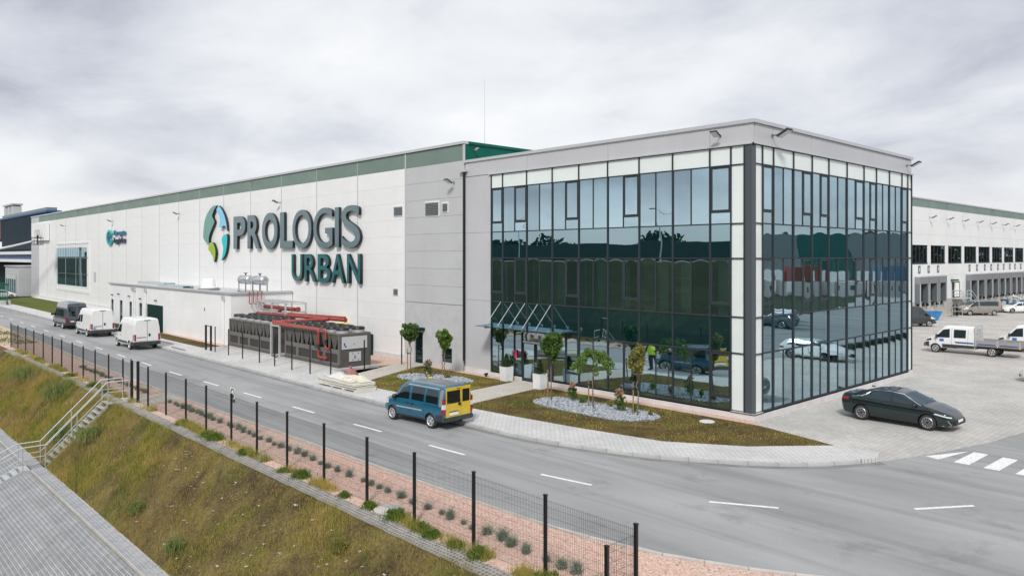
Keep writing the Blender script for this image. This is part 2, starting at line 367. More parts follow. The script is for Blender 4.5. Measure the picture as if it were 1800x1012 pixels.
def leafmat(name, c1, c2, scale=2.0, c3=None):
    m = mat(name, c1, 0.6, spec=0.25); N, K, b = nodes(m)
    tcn = N.new('ShaderNodeTexCoord'); n = N.new('ShaderNodeTexNoise'); n.inputs['Scale'].default_value = scale; n.inputs['Detail'].default_value = 5; n.inputs['Roughness'].default_value = 0.7
    K(tcn.outputs['Object'], n.inputs['Vector'])
    r = N.new('ShaderNodeValToRGB'); r.color_ramp.elements[0].position = 0.32; r.color_ramp.elements[1].position = 0.68
    r.color_ramp.elements[0].color = (*c1,1); r.color_ramp.elements[1].color = (*c2,1)
    if c3: e = r.color_ramp.elements.new(0.5); e.color = (*c3,1)
    K(n.outputs['Fac'], r.inputs[0]); K(r.outputs[0], b.inputs['Base Color'])
    out = [x for x in N if x.type == 'OUTPUT_MATERIAL'][0]
    tl = N.new('ShaderNodeBsdfTranslucent'); K(r.outputs[0], tl.inputs[0]); ms = N.new('ShaderNodeMixShader'); ms.inputs[0].default_value = 0.3
    K(b.outputs[0], ms.inputs[1]); K(tl.outputs[0], ms.inputs[2]); K(ms.outputs[0], out.inputs[0])
    return m
MT['grass'] = leafmat('grass', (0.16,0.21,0.03), (0.56,0.40,0.13), 0.9, (0.38,0.34,0.075))
MT['straw'] = leafmat('straw', (0.30,0.20,0.08), (0.46,0.35,0.17), 0.9)
MT['weed'] = leafmat('weed', (0.075,0.14,0.022), (0.19,0.26,0.05), 3)
MT['bush'] = leafmat('bush', (0.15,0.20,0.06), (0.30,0.33,0.12), 3)
MT['leaf'] = leafmat('leaf', (0.045,0.105,0.022), (0.13,0.22,0.05), 6)
MT['leaf_lime'] = leafmat('leaf_lime', (0.085,0.17,0.03), (0.19,0.29,0.06), 6)
MT['leaf_yellow'] = leafmat('leaf_yellow', (0.15,0.17,0.035), (0.36,0.31,0.10), 7)
MT['leaf_bronze'] = leafmat('leaf_bronze', (0.14,0.07,0.03), (0.27,0.17,0.06), 7)
MT['lavender'] = leafmat('lavender', (0.17,0.22,0.17), (0.34,0.40,0.31), 8)
MT['flower'] = leafmat('flower', (0.40,0.20,0.13), (0.60,0.38,0.26), 9)
MT['conifer'] = leafmat('conifer', (0.022,0.055,0.018), (0.055,0.10,0.03), 8)
MT['dark_wood'] = leafmat('dark_wood', (0.008,0.028,0.014), (0.022,0.055,0.022), 0.2)
MT['bark'] = mat('bark', (0.16,0.12,0.08), 0.9, col2=(0.24,0.19,0.13), vscale=14, stretch=(1,1,0.2))
MT['stake'] = mat('stake', (0.34,0.22,0.10), 0.8, col2=(0.26,0.16,0.07), vscale=8)
# ================================================================== SETTING
def sm(a, b, x):
    t = min(1, max(0, (x-a)/(b-a))); return t*t*(3-2*t)
def lin(x, pts):
    if x <= pts[0][0]: return pts[0][1]
    for (a,va),(b,vb) in zip(pts, pts[1:]):
        if x <= b: return va+(vb-va)*(x-a)/(b-a) if b > a else vb
    return pts[-1][1]
BANK = [(-3000,6.3),(-62,6.3),(-60,6.2),(-48,-2.0),(-46,-4.5),(-44,-6.6),(-33,-6.6),(-22.46,-2.70),(-21.86,-2.62),(-18.95,-0.06),(3000,-0.06)]
def terrain_z(x, y):
    if y > 24.2 and -20 < x < 9.7: return -0.8
    z = lin(y, BANK)
    if y > -40:
        k = (1-sm(8.6,11.5,x))*sm(-66,-60,x); return -0.06+(z+0.06)*k
    return z
xs = sorted(set([-3000,-1200,-500,-250,-150,-100,-80,-20.01,-19.9,-66,-64,-63,-62,-61,-60]+[-58+0.5*i for i in range(134)]+[8.6,9,9.5,9.69,9.71,10,10.5,11,11.5,14,20,30,60,120,250,500,1200,3000]))
ys = sorted(set([-3000,-1200,-400,-200,-120,-80,-66,-62,-61,-60,-57,-54,-51,-48,-46,-44,-40.01,-40,-36,-33,-30,-27,-24,-22.46,-21.86,-21.6,-21.3,-21.0,-20.7,-20.4,-20.1,-19.8,-19.5,-19.2,-18.95,-18,-10,0,24.1,24.21,25,60,150,400,1200,3000]))
mb = MB()
P = [[(x,y,terrain_z(x,y)+(random.uniform(-.07,.06) if -21.7 < y < -19 and -60 < x < 8 else 0)) for x in xs] for y in ys]
mb.grid(P)
# second material on the weedy bank
nx = len(xs)
for j in range(len(ys)-1):
    for i in range(nx-1):
        if -45 < ys[j] < -18.9 and -66 <= xs[i] < 11: mb.m[j*(nx-1)+i] = 1
ground = struct(mb.build('ground', [MT['field'], MT['bank']], recalc=False))

def sheet(name, pts, z, m, thick=0.2, bevel=0):
    return struct(MB().prism(pts, z-thick, z, 'z').build(name, m, bevel=bevel))
def dens(pts, n=8):
    """catmull-rom through points"""
    out = []
    for i in range(len(pts)-1):
        p0 = pts[max(i-1,0)]; p1 = pts[i]; p2 = pts[i+1]; p3 = pts[min(i+2,len(pts)-1)]
        for k in range(n):
            t = k/n
            out.append(tuple(0.5*((2*p1[a])+(-p0[a]+p2[a])*t+(2*p0[a]-5*p1[a]+4*p2[a]-p3[a])*t*t+(-p0[a]+3*p1[a]-3*p2[a]+p3[a])*t**3) for a in (0,1)))
    out.append(pts[-1]); return out
far_straight = [(-150,-9.60),(-60,-9.62),(-30,-9.68),(-20,-9.72),(-12,-9.62)]
far_curve = dens([(-12,-9.62),(-8,-9.56),(-5.5,-9.46),(-3.4,-9.20),(0,-8.25),(1.6,-7.45),(3.6,-6.15),(5.0,-4.75),(6.3,-2.6)], 6)
lot_edge = dens([(6.3,-2.6),(7.0,-0.6),(7.5,1.2),(8.1,3.4),(8.7,7),(9.3,14),(9.6,24),(9.8,60)], 5)
near_straight = [(-150,-15.0),(-64,-15.35),(-40,-16.0),(-25,-16.1),(-11,-15.85),(-2,-15.68)]
near_curve = dens([(-2,-15.68),(2.8,-15.55),(5.3,-15.1),(6.6,-14.7),(8.9,-13.6),(12,-11.2),(14.6,-7.6),(16.0,-3),(16.8,4),(17.2,14),(17.4,60)], 6)
road_pts = far_straight+far_curve[1:]+lot_edge[1:]+list(reversed(near_straight+near_curve[1:]))
road = sheet('road', road_pts, 0.0, MT['asphalt'], 0.1)
# long seam joints of the asphalt lanes
for off_ in (-2.9, 2.35):
    sp = [(x, lin(x, [(-150,-12.45),(-80,-12.75),(-54,-13.15),(-31,-13.40),(-21,-13.1),(-10.5,-12.8),(-5.4,-12.63),(0,-12.25)])+off_*(1 if off_ < 0 else 1)) for x in range(-140,1,4)]
    a_ = [(x, y-0.02) for x, y in sp]; b_ = [(x, y+0.02) for x, y in sp]
    MB().prism(a_+list(reversed(b_)), -0.002, 0.002, 'z').build('seam_joint', MT['gutter'], road)
# white dashes, each a thin sheet of paint that belongs to the road
def dash(p0, p1, w=0.12):
    d = Vector((p1[0]-p0[0], p1[1]-p0[1])); n = Vector((-d.y, d.x)).normalized()*w/2
    mb = MB().prism([(p0[0]+n.x,p0[1]+n.y),(p0[0]-n.x,p0[1]-n.y),(p1[0]-n.x,p1[1]-n.y),(p1[0]+n.x,p1[1]+n.y)], -0.002, 0.004, 'z')
    return mb.build('lane_dash', MT['paint'], road)
for x in (-128,-122,-116,-110,-104,-98,-92,-86,-80,-73.9,-67.7,-61.0,-54.8,-48.7,-42.7,-37.0,-31.4,-26.2,-21.1,-15.9,-10.6,-5.45):
    y = lin(x, [(-128,-12.5),(-80,-12.75),(-54,-13.15),(-31,-13.40),(-21,-13.1),(-10.5,-12.8),(-5.4,-12.63)])
    y2 = lin(x+1, [(-128,-12.5),(-80,-12.75),(-54,-13.15),(-31,-13.40),(-21,-13.1),(-10.5,-12.8),(-5.4,-12.58)]); y1 = 2*y-y2
    dash((x-1,y1),(x+1,y2))
dash((-0.83,-12.31),(1.10,-11.98)); dash((4.52,-10.69),(6.19,-9.72)); dash((8.90,-6.97),(9.96,-5.42)); dash((11.6,-1.2),(12.0,0.8)); dash((12.9,6.5),(13.1,8.5))
for p in ([(7.1,-0.55),(7.55,-0.68),(7.95,1.30)], [(8.05,-0.68),(8.52,-0.70),(8.58,1.34),(8.12,1.33)], [(8.98,-0.76),(9.44,-0.76),(9.52,1.25),(9.06,1.28)], [(9.92,-0.80),(10.4,-0.80),(10.46,1.2),(10.0,1.2)], [(10.88,-0.8),(11.35,-0.8),(11.4,1.2),(10.95,1.2)], [(11.85,-0.8),(12.3,-0.8),(12.36,1.2),(11.9,1.2)]):
    MB().prism(p, -0.002, 0.005, 'z').build('zebra_stripe', MT['paint'], road)

# pavement between kerb and lawns
off = lambda pts, d: [(x, y+d) for x, y in pts]
kerb_line = [(-150,-9.60),(-60,-9.62),(-30,-9.68),(-20,-9.72)]+[p for p in dens([(-20,-9.72),(-12,-9.62),(-8,-9.56),(-5.5,-9.46),(-3.4,-9.20),(0,-8.25),(1.6,-7.45),(3.6,-6.15),(5.0,-4.75),(6.3,-2.6)], 6)][1:]
def offset_line(pts, d):
    out = []
    for i, p in enumerate(pts):
        a = Vector(pts[max(i-1,0)]); b = Vector(pts[min(i+1,len(pts)-1)]); t = (b-a).normalized(); out.append((p[0]-t.y*d, p[1]+t.x*d))
    return out
inner = [(-150,-7.4),(-90,-7.4),(-75,-7.5),(-42.5,-7.5),(-42.5,-5.9),(-22.5,-5.9),(-22.3,-7.55),(-18.4,-7.55),(-14,-7.45),(-10.9,-7.35),(-8.1,-7.15),(-4.5,-6.75),(-0.44,-6.05),(2.2,-4.4),(4.45,-1.75),(5.9,-1.6)]
kin = offset_line(kerb_line, 0.15)
pavement = sheet('pavement', kin+list(reversed(inner)), 0.115, MT['pavement'], 0.2)
# kerb: single stones where they can be told apart, one long run far off
kerb = struct(MB().prism([(-150,-9.60),(-60,-9.62),(-36,-9.665),(-36,-9.515),(-60,-9.47),(-150,-9.45)], -0.08, 0.12, 'z').build('kerb', MT['kerb']))
def walk(pts, step):
    seg = []; acc = 0; cur = Vector(pts[0]); out = [cur.copy()]
    rest = step
    for p in pts[1:]:
        p = Vector(p)
        while (p-cur).length >= rest:
            cur = cur+(p-cur).normalized()*rest; out.append(cur.copy()); rest = step
        rest -= (p-cur).length; cur = p
    return out
gl_ = offset_line([(-150,-9.60),(-60,-9.62),(-30,-9.68)]+kerb_line[3:], -0.005); gr_ = offset_line([(-150,-9.60),(-60,-9.62),(-30,-9.68)]+kerb_line[3:], -0.30)
struct(MB().prism(gl_+list(reversed(gr_)), -0.05, 0.004, 'z').build('gutter', MT['gutter']))
kme = MB().box(-0.494,0.494,0,0.15,-0.08,0.12).mesh('kerb_stone', MT['kerb'], bevel=0.012)
def kerbs(pts, me, parent, name='kerb_stone'):
    w = walk(pts, 1.0)
    for a, b in zip(w, w[1:]):
        d = b-a; c = (a+b)/2
        o = bpy.data.objects.new(name, me); COL.objects.link(o); o.parent = parent; o.location = (c.x, c.y, random.uniform(-.004,.004)); o.rotation_euler = (0,0,math.atan2(d.y,d.x))
kerbs([(-36,-9.665)]+kerb_line[2:], kme, kerb)
edging = struct(MB().prism([(-150,-15.08),(-64,-15.43),(-40,-16.08),(-24,-16.19),(-24,-16.09),(-40,-15.98),(-64,-15.33),(-150,-14.98)], -0.06, 0.06, 'z').build('edging_kerb', MT['kerb_pale']))
eme = MB().box(-0.495,0.495,-0.08,0.0,-0.06,0.05).mesh('edging_stone', MT['kerb_pale'], bevel=0.008)
kerbs([(-24,-16.09),(-11,-15.85)]+[p for p in near_curve if p[0] < 12.5], eme, edging, 'edging_stone')

# lawns, beds and paths in front of the building (butted, each a few mm apart in height)
sheet('lawn', [(-23.0,-0.75),(-14.55,-0.75),(-13.55,-7.46),(-18.4,-7.57),(-19.9,-7.57),(-23.0,-1.2)], 0.085, MT['lawn'])
sheet('lawn', [(-12.15,-0.75),(0.75,-0.75),(4.4,-1.78),(2.2,-4.42),(-0.44,-6.07),(-4.5,-6.77),(-8.1,-7.17),(-10.9,-7.37),(-11.05,-7.38)], 0.085, MT['lawn'])
sheet('lawn', [(-100,-1.0),(-76,-1.0),(-76,-7.42),(-100,-7.42),(-132,-7.42),(-138,-1.0)], 0.085, MT['lawn_green'])
sheet('lawn', [(-57.2,-5.75),(-42.6,-5.95),(-42.6,-7.5),(-57.2,-7.5)], 0.085, MT['lawn'])
sheet('path', [(-14.5,-0.1),(-12.2,-0.1),(-11.1,-7.36),(-13.5,-7.44)], 0.10, MT['path'])
sheet('path', [(-24.9,-0.1),(-23.05,-0.1),(-23.05,-1.25),(-19.95,-7.53),(-22.25,-7.53),(-24.9,-1.8)], 0.10, MT['path'])
sheet('gravel_bed', [(-33,-0.02),(-24.95,-0.02),(-24.95,-1.8),(-22.4,-7.5),(-22.4,-5.92),(-24.3,-5.92),(-24.3,-3.0),(-33,-3.0)], 0.07, MT['lawn'])
sheet('gravel_strip', [(-42.3,-0.05),(-25.0,-0.05),(-25.0,-2.6),(-42.3,-2.6)], 0.078, MT['pink_gravel'])
sheet('gravel_strip', [(-23.0,-0.05),(-14.6,-0.05),(-14.6,-0.73),(-23.0,-0.73)], 0.08, MT['pink_gravel'])
sheet('gravel_strip', [(-12.1,-0.05),(0.25,-0.05),(0.72,-0.73),(-12.1,-0.73)], 0.08, MT['pink_gravel'])
sheet('gravel_strip', [(-76,-0.05),(-138,-0.05),(-138,-0.9),(-76,-0.9)], 0.06, MT['plinth'])
sheet('gravel_strip', [(-57.2,-5.35),(-42.5,-5.35),(-42.5,-5.93),(-57.2,-5.73)], 0.075, MT['pink_gravel'])
# parking apron round the glass corner and the lower dock yard
pk = [(6.3,-2.55)]+lot_edge[1:-6]+[(9.6,24.3),(-1.4,24.0),(-17.2,24.0),(-17.2,18.3),(0.1,18.3),(0.1,-0.55),(0.72,-0.74),(4.42,-1.76)]
sheet('parking_apron', [(6.28,-2.58),(7.0,-0.6),(7.5,1.2),(8.1,3.4),(8.7,7),(9.3,14),(9.55,24.3),(-1.4,24.0),(-17.2,24.0),(-17.2,18.3),(-0.1,18.3),(-0.1,-0.1),(0.28,-0.1),(0.76,-0.74),(4.46,-1.74)], 0.012, MT['parking'], 0.9)
sheet('apron_edge', [(-17.2,24.0),(-1.4,24.0),(9.55,24.3),(9.55,24.5),(-1.4,24.2),(-17.2,24.2)], 0.03, MT['kerb'], 0.8)
sheet('dock_yard', [(-17.2,24.2),(-1.4,24.2),(9.55,24.5),(9.6,260),(-17.2,260)], -0.5, MT['parking'], 0.2)
# strip of pink gravel between road and fence, widening round the bend
sheet('gravel_verge', [(-150,-15.1),(-64,-15.45),(-40,-16.1),(-25,-16.2),(-11,-15.95),(-2,-15.77)]+[p for p in offset_line(near_curve,-0.09) if p[0] > -1.9 and p[1] < 4]+[(22,4),(22,-19),(12,-19.6),(8.4,-19.3),(8.2,-18.48),(-24,-18.48),(-150,-18.48)], 0.0, MT['pink_gravel'], 0.3)
sheet('path', [(-24.8,-16.15),(-22.4,-16.12),(-22.4,-18.6),(-24.8,-18.6)], 0.012, MT['path'], 0.1)

# concrete grid slabs: one course along the top of the bank and the basin lining
def slab_mesh(nx, ny, p, w, t, m, name):
    mb = MB(); h = (p-w)/2
    X, Y = nx*p, ny*p
    for i in range(nx):
        for j in range(ny):
            x0, y0 = i*p-X/2, j*p-Y/2; a, b = x0+h, x0+p-h; c, d = y0+h, y0+p-h
            v = [(x0,y0,0),(x0+p,y0,0),(x0+p,y0+p,0),(x0,y0+p,0),(a,c,0),(b,c,0),(b,d,0),(a,d,0),(a,c,-t),(b,c,-t),(b,d,-t),(a,d,-t)]
            mb.add(v, [(0,1,5,4),(1,2,6,5),(2,3,7,6),(3,0,4,7),(4,5,9,8),(5,6,10,9),(6,7,11,10),(7,4,8,11)])
    mb.add([(-X/2,-Y/2,0),(X/2,-Y/2,0),(X/2,Y/2,0),(-X/2,Y/2,0),(-X/2,-Y/2,-t),(X/2,-Y/2,-t),(X/2,Y/2,-t),(-X/2,Y/2,-t)], [(0,4,5,1),(1,5,6,2),(2,6,7,3),(3,7,4,0)])
    return mb.mesh(name, m, recalc=False)
MT['slab'] = mat('slab', (0.40,0.38,0.35), 0.9, col2=(0.28,0.265,0.245), vscale=3, bump=0.3, rand=0.10)
MT['slab_grey'] = mat('slab_grey', (0.46,0.475,0.49), 0.9, col2=(0.36,0.37,0.385), vscale=2, bump=0.2, rand=0.07)
course = struct(MB().prism([(-58,-18.95),(8,-18.95),(8,-18.42),(-58,-18.42)], -0.09, -0.035, 'z').build('slab_course', MT['bank']))
sme = slab_mesh(5, 4, 0.118, 0.084, 0.06, MT['slab'], 'grid_slab')
x = -52.0
while x < 7.6:
    o = bpy.data.objects.new('grid_slab', sme); COL.objects.link(o); o.parent = course
    o.location = (x, -18.70+random.uniform(-.015,.015), 0.02+random.uniform(-.008,.006)); o.rotation_euler = (R(random.uniform(2,6)), R(random.uniform(-1,1)), R(random.uniform(-.8,.8)))
    x += 0.60
lining = struct(MB().prism([(-62,-22.5),(9,-22.5),(9,-21.9),(-62,-21.9)], -2.74, -2.60, 'z').build('basin_bench', MT['concrete']))
sl = math.atan2(3.9, 10.54)
lme = slab_mesh(6, 5, 0.132, 0.106, 0.05, MT['slab_grey'], 'lining_slab')
basin = struct(MB().add([(-62,-22.5,-2.78),(9,-22.5,-2.78),(9,-33,-6.68),(-62,-33,-6.68)], [(0,3,2,1)]).build('basin_lining', MT['slab_grey'], recalc=False))
for r in range(8):
    s0 = 0.36+r*0.664; xa = [-44,-38,-33,-28,-24,-21,-18,-16][r]; xb = [0,-1,-2,-3,-4,-5,-6,-7][r]
    x = xa+(r%2)*0.4
    while x < xb:
        o = bpy.data.objects.new('lining_slab', lme); COL.objects.link(o); o.parent = basin
        o.location = (x, -22.52-s0*math.cos(sl), -2.735-s0*math.sin(sl)+0.06+random.uniform(-.006,.006)); o.rotation_euler = (sl+R(random.uniform(-.6,.6)), R(random.uniform(-.5,.5)), 0)
        x += 0.797
bme = slab_mesh(5, 4, 0.119, 0.092, 0.05, MT['slab_grey'], 'bench_slab')
x = -44.0
while x < 0:
    o = bpy.data.objects.new('bench_slab', bme); COL.objects.link(o); o.parent = lining; o.location = (x, -22.22, -2.57+random.uniform(-.006,.006)); x += 0.599

sheet('opposite_yard', [(17.5,-4),(30,-4),(70,70),(80,140),(40,190),(9.8,190),(9.8,60.1),(17.45,60.1)], -0.01, MT['asphalt'], 0.8)
# far embankment road seen only in the glass
struct(MB().prism([(-600,-70),(600,-70),(600,-63),(-600,-63)], 6.2, 6.36, 'z').build('embankment_road', MT['asphalt']))
# ================================================================== WAREHOUSE
WX0, WX1, XD = -142.9, -19.7, -17.2
wh = thing('warehouse', 'long white panelled warehouse with grey green parapet band and large sign letters', 'warehouse', (-81,0,0))
box('core_wall', MT['core'], wh, WX0+0.02, WX1-0.12, 0.07, 230, 0.0, 14.1)
box('roof', MT['roof'], wh, WX0+0.1, WX1-0.2, 0.2, 229, 14.1, 14.15)
box('plinth', MT['plinth'], wh, WX0-0.02, -26.0, -0.05, 0.07, -0.1, 0.42)
# front wall panels: 20 bays x 12 rows, two shared meshes
NB = 20; bw = (-26.0-WX0)/(NB-1)
rows = 11; rh = (13.22-0.42)/rows
pw = MB().box(-bw/2+0.02, bw/2-0.02, 0, 0.06, 0.003, rh-0.003).mesh('wall_panel', MT['wall_white'])
pg = MB().box(-bw/2+0.02, bw/2-0.02, 0, 0.06, 0.006, rh-0.006).mesh('wall_panel', MT['wall_grey'])
bg = MB().box(-bw/2+0.025, bw/2-0.025, 0, 0.06, 0.006, 14.22-13.22).mesh('parapet_panel', MT['band_green'])
BIGWIN = (-123.9,-104.8,2.27,9.15)
def front_bay(i): return WX0+bw*(i+0.5)
for i in range(NB-1):
    cx = front_bay(i)
    for j in range(rows):
        z0 = 0.42+j*rh
        if -124 < cx < -104.6 and 2.3 < z0+rh/2 < 9.1: continue
        wlink('wall_panel', pg if (i == 0 and j < 8) else pw, wh, (cx, 0, z0))
    wlink('parapet_panel', bg if i else pg, wh, (cx, 0.0, 13.22))
    if i: wpart(MB().box(cx-bw/2-0.035, cx-bw/2+0.035, -0.012, 0.03, 0.42, 14.22), 'joint_strip', MT['joint_strip'], wh)
# last grey bay next to the office, rendered below
gx0, gx1 = -26.0, -19.75
for j in range(8):
    z0 = 4.15+j*(13.22-4.15)/8
    wpart(MB().box(gx0+0.02, gx1-0.02, 0, 0.06, z0+0.006, z0+(13.22-4.15)/8-0.006), 'wall_panel', MT['wall_grey'], wh)
wpart(MB().box(gx0+0.02, gx1-0.02, 0, 0.06, 13.226, 14.22), 'parapet_panel', MT['band_green'], wh)
wpart(MB().box(gx0-0.06, gx0+0.06, -0.03, 0.05, 0.0, 14.22), 'joint_strip', MT['cap'], wh)
# rendered base with door and small window openings
for a in ((gx0+0.06,-24.85,0,4.11),(-23.95,-21.85,0,4.11),(-20.85,gx1-0.02,0,4.11),(-24.85,-23.95,2.15,4.11),(-21.85,-20.85,1.35,4.11),(-21.85,-20.85,0,0.42)):
    box('rendered_wall', MT['stucco'], wh, a[0], a[1], -0.06, 0.065, a[2], a[3])
d = box('door', MT['door_green'], wh, -24.85, -23.95, 0.0, 0.06, 0.1, 2.15); box('door_glass', MT['dark_glass'], d, -24.68, -24.12, -0.015, -0.002, 0.35, 2.0); box('handle', MT['steel'], d, -24.08, -24.03, -0.05, -0.005, 1.05, 1.12)
box('door_frame', MT['wall_grey'], wh, -25.05, -24.86, -0.09, -0.062, 0.05, 2.2)
box('door_hood', MT['door_green'], wh, -25.1, -23.7, -0.55, -0.062, 2.3, 2.48)
w = box('window', MT['frame'], wh, -21.85, -20.85, 0.0, 0.05, 0.42, 1.35); box('pane', MT['dark_glass'], w, -21.75, -20.95, -0.015, -0.002, 0.5, 1.27)
# parapet caps
wpart(MB().box(WX0-0.06, WX1+0.06, -0.09, 0.3, 14.25, 14.42), 'parapet_cap', MT['cap'], wh)
wpart(MB().box(WX0, WX1, -0.02, 0.1, 14.215, 14.25), 'shadow_gap', MT['black'], wh)
# side wall above the office roof: dark green parapet
for k in range(5):
    wpart(MB().box(WX1-0.06, WX1, 0.06+k*5, 5.0+k*5, 13.0, 14.22), 'parapet_panel', MT['dark_green'], wh)
wpart(MB().box(WX1-0.1, WX1-0.003, 0.06, 30, 12.6, 12.99), 'side_wall', MT['wall_white'], wh)
wpart(MB().box(WX1-0.3, WX1+0.08, 0.3, 30, 14.25, 14.42), 'parapet_cap', MT['dark_green'], wh)
wpart(MB().box(WX1-0.12, WX1+0.03, -0.03, 0.055, 12.55, 14.25), 'corner_trim', MT['cap'], wh)
# large window towards the far end
W = BIGWIN; n = 18
wf = wpart(MB().box(W[0]-0.1,W[0]+0.12,-0.06,0.1,W[2],W[3]).box(W[1]-0.12,W[1]+0.5,-0.06,0.1,W[2],W[3]).box(W[0]-0.1,W[1]+0.5,-0.07,0.1,W[3],W[3]+0.25).box(W[0]-0.1,W[1]+0.5,-0.07,0.1,W[2]-0.45,W[2]), 'window_frame', MT['wall_white'], wh)
rowsz = [W[2], 2.27+2.3, 2.27+4.75, W[3]]
step = (W[1]-W[0]-0.24)/n
pme = [MB().box(-step/2+0.03, step/2-0.03, 0, 0.02, a+0.03, b-0.03).mesh('pane', MT['spandrel']) for a, b in zip(rowsz, rowsz[1:])]
win = wpart(MB().box(W[0]+0.12,W[1]-0.12,0.04,0.07,W[2],W[3]), 'window', MT['frame'], wh)
for k in range(n):
    for me in pme: wlink('pane', me, win, (W[0]+0.12+step*(k+0.5), 0.015, 0))
for k in range(1, n):
    wpart(MB().box(W[0]+0.12+step*k-0.035, W[0]+0.12+step*k+0.035, 0.0, 0.04, W[2], W[3]), 'mullion', MT['frame'], win)
for z in rowsz[1:-1]:
    wpart(MB().box(W[0]+0.12, W[1]-0.12, -0.04, 0.035, z-0.035, z+0.035), 'transom', MT['frame_lt'], win)
# louvres
def louvre(x0, x1, z0, z1, y=0.0):
    f = wpart(MB().box(x0-0.08,x1+0.08,y-0.03,y-0.004,z0-0.08,z1+0.08), 'louvre', MT['wall_white'], wh)
    n = max(4, int((z1-z0)/0.1)); h = (z1-z0)/n
    for k in range(n):
        z = z0+k*h
        wpart(MB().add([(x0,y-0.035,z+h*0.95),(x1,y-0.035,z+h*0.95),(x1,y-0.09,z+h*0.15),(x0,y-0.09,z+h*0.15),(x0,y-0.035,z+h*0.15),(x1,y-0.035,z+h*0.15)], [(0,1,2,3),(3,2,5,4)]), 'slat', MT['frame_lt'], f)
louvre(-27.35,-26.35,10.05,10.65); louvre(-23.7,-22.3,9.9,10.75); louvre(-21.85,-21.35,10.1,10.62); louvre(-27.4,-26.9,4.55,4.95)
box('hatch', MT['wall_grey'], wh, -102.3,-101.2,-0.03,-0.003,3.6,5.0)
# rain pipe between warehouse and office
pipe = wpart(MB().tube([(-19.62,-0.10,12.45),(-19.62,-0.10,0.75)], 0.07, 10), 'downpipe', MT['black'], wh)
wpart(MB().box(-19.95,-19.3,-0.22,-0.005,12.46,12.62), 'gutter_outlet', MT['cap'], wh)
# lightning rods on the roof
rods = [(-21.2,3.0,4.9,'tall thin lightning rod on the roof near the green parapet corner'),(-96,8,3.8,'thin lightning rod on the roof above the small teal logo sign'),(-78,10,3.2,'thin lightning rod on the roof above the third bay left of the leaf logo'),(-63,12,2.6,'shortest thin lightning rod on the roof above the leaf logo')]
for x, y, h, lb in rods:
    t = thing('lightning_rod', lb, 'rod', (x,y,14.15), 0, 'lightning rods on the warehouse roof')
    MB().cyl((0,0,0.1),(0,0,h),0.018,0.008,6).build('mast', MT['steel'], t); MB().cyl((0,0,0),(0,0,0.1),0.2,0.2,10).build('foot', MT['concrete'], t)
t = thing('roof_unit', 'small dark ventilation unit on the far warehouse roof', 'ventilator', (-84,4,14.15))
MB().box(-1.2,1.2,-0.6,0.6,0.75,1.0).build('hood', MT['joint'], t, bevel=0.05); MB().box(-0.7,0.7,-0.4,0.4,0,0.75).build('casing', MT['frame_lt'], t)

# ------------------------------------------------------------------ dock wall (right)
dk = thing('dock_wall', 'white dock wing wall with green band window row and loading docks at right', 'building', (XD,140,0))
box('wall_core', MT['core'], dk, -19.6, XD-0.13, 30, 229, -0.6, 14.3)
winy = [69.3,74.55,75.76,81.23,82.5,88.15,89.31,94.8,95.9,101.5,102.7,108.1,109.2,114.6,115.6,120.8]
wins = [(winy[i],winy[i+1]) for i in range(0,16,2)]+[(122.0+6.55*k,122.0+6.55*k+5.4) for k in range(8)]
wz0, wz1 = 6.35, 8.65
edges = [60.0]+[(wins[i][1]+wins[i+1][0])/2 for i in range(len(wins)-1)]+[175]
for (a, b), (w0, w1) in zip(zip(edges, edges[1:]), wins):
    for k, (z0, z1) in enumerate(((1.55,3.1),(3.1,4.75),(4.75,wz0),(wz1,10.0),(10.0,11.7),(11.7,13.42))):
        wpart(MB().box(XD-0.06, XD, a+0.03, b-0.03, z0+0.006, z1-0.006), 'wall_panel', MT['wall_white'], dk)
    wpart(MB().box(XD-0.06, XD, a+0.03, w0, wz0, wz1).box(XD-0.06, XD, w1, b-0.03, wz0, wz1), 'wall_panel', MT['wall_white'], dk)
    wpart(MB().box(XD-0.06, XD, a+0.03, b-0.03, 13.43, 14.4), 'parapet_panel', MT['band_green'], dk)
    fr = wpart(MB().box(XD-0.12,XD+0.03,w0,w1,wz0-0.1,wz0+0.05).box(XD-0.12,XD+0.01,w0,w1,wz1-0.06,wz1), 'window', MT['frame'], dk)
    q = 4
    for k in range(q):
        p0 = w0+(w1-w0)*k/q; p1 = w0+(w1-w0)*(k+1)/q
        wpart(MB().box(XD-0.1,XD-0.08,p0+0.04,p1-0.04,wz0+0.05,wz1-0.06), 'pane', MT['dark_glass'], fr)
        wpart(MB().box(XD-0.12,XD-0.03,p1-0.04,p1+0.04,wz0+0.05,wz1-0.06), 'mullion', MT['frame'], fr)
wpart(MB().box(XD-0.3, XD+0.08, 30, 180, 14.43, 14.6), 'parapet_cap', MT['cap'], dk)
wpart(MB().box(XD-0.1, XD+0.05, 60, 180, -0.55, 1.54), 'dock_plinth', MT['concrete'], dk)
docks = [(70.0,73.2),(73.35,76.5),(77.0,79.9),(89.9,93.3),(93.4,96.8),(97.3,100.5),(100.6,103.7),(104.2,107.3),(107.4,110.4),(110.9,113.9),(114.0,117.0),(117.5,120.5),(120.6,123.6),(124.1,127.1),(127.2,130.2)]
ORD = 'first second third fourth fifth sixth seventh eighth ninth tenth eleventh twelfth thirteenth fourteenth fifteenth'.split()
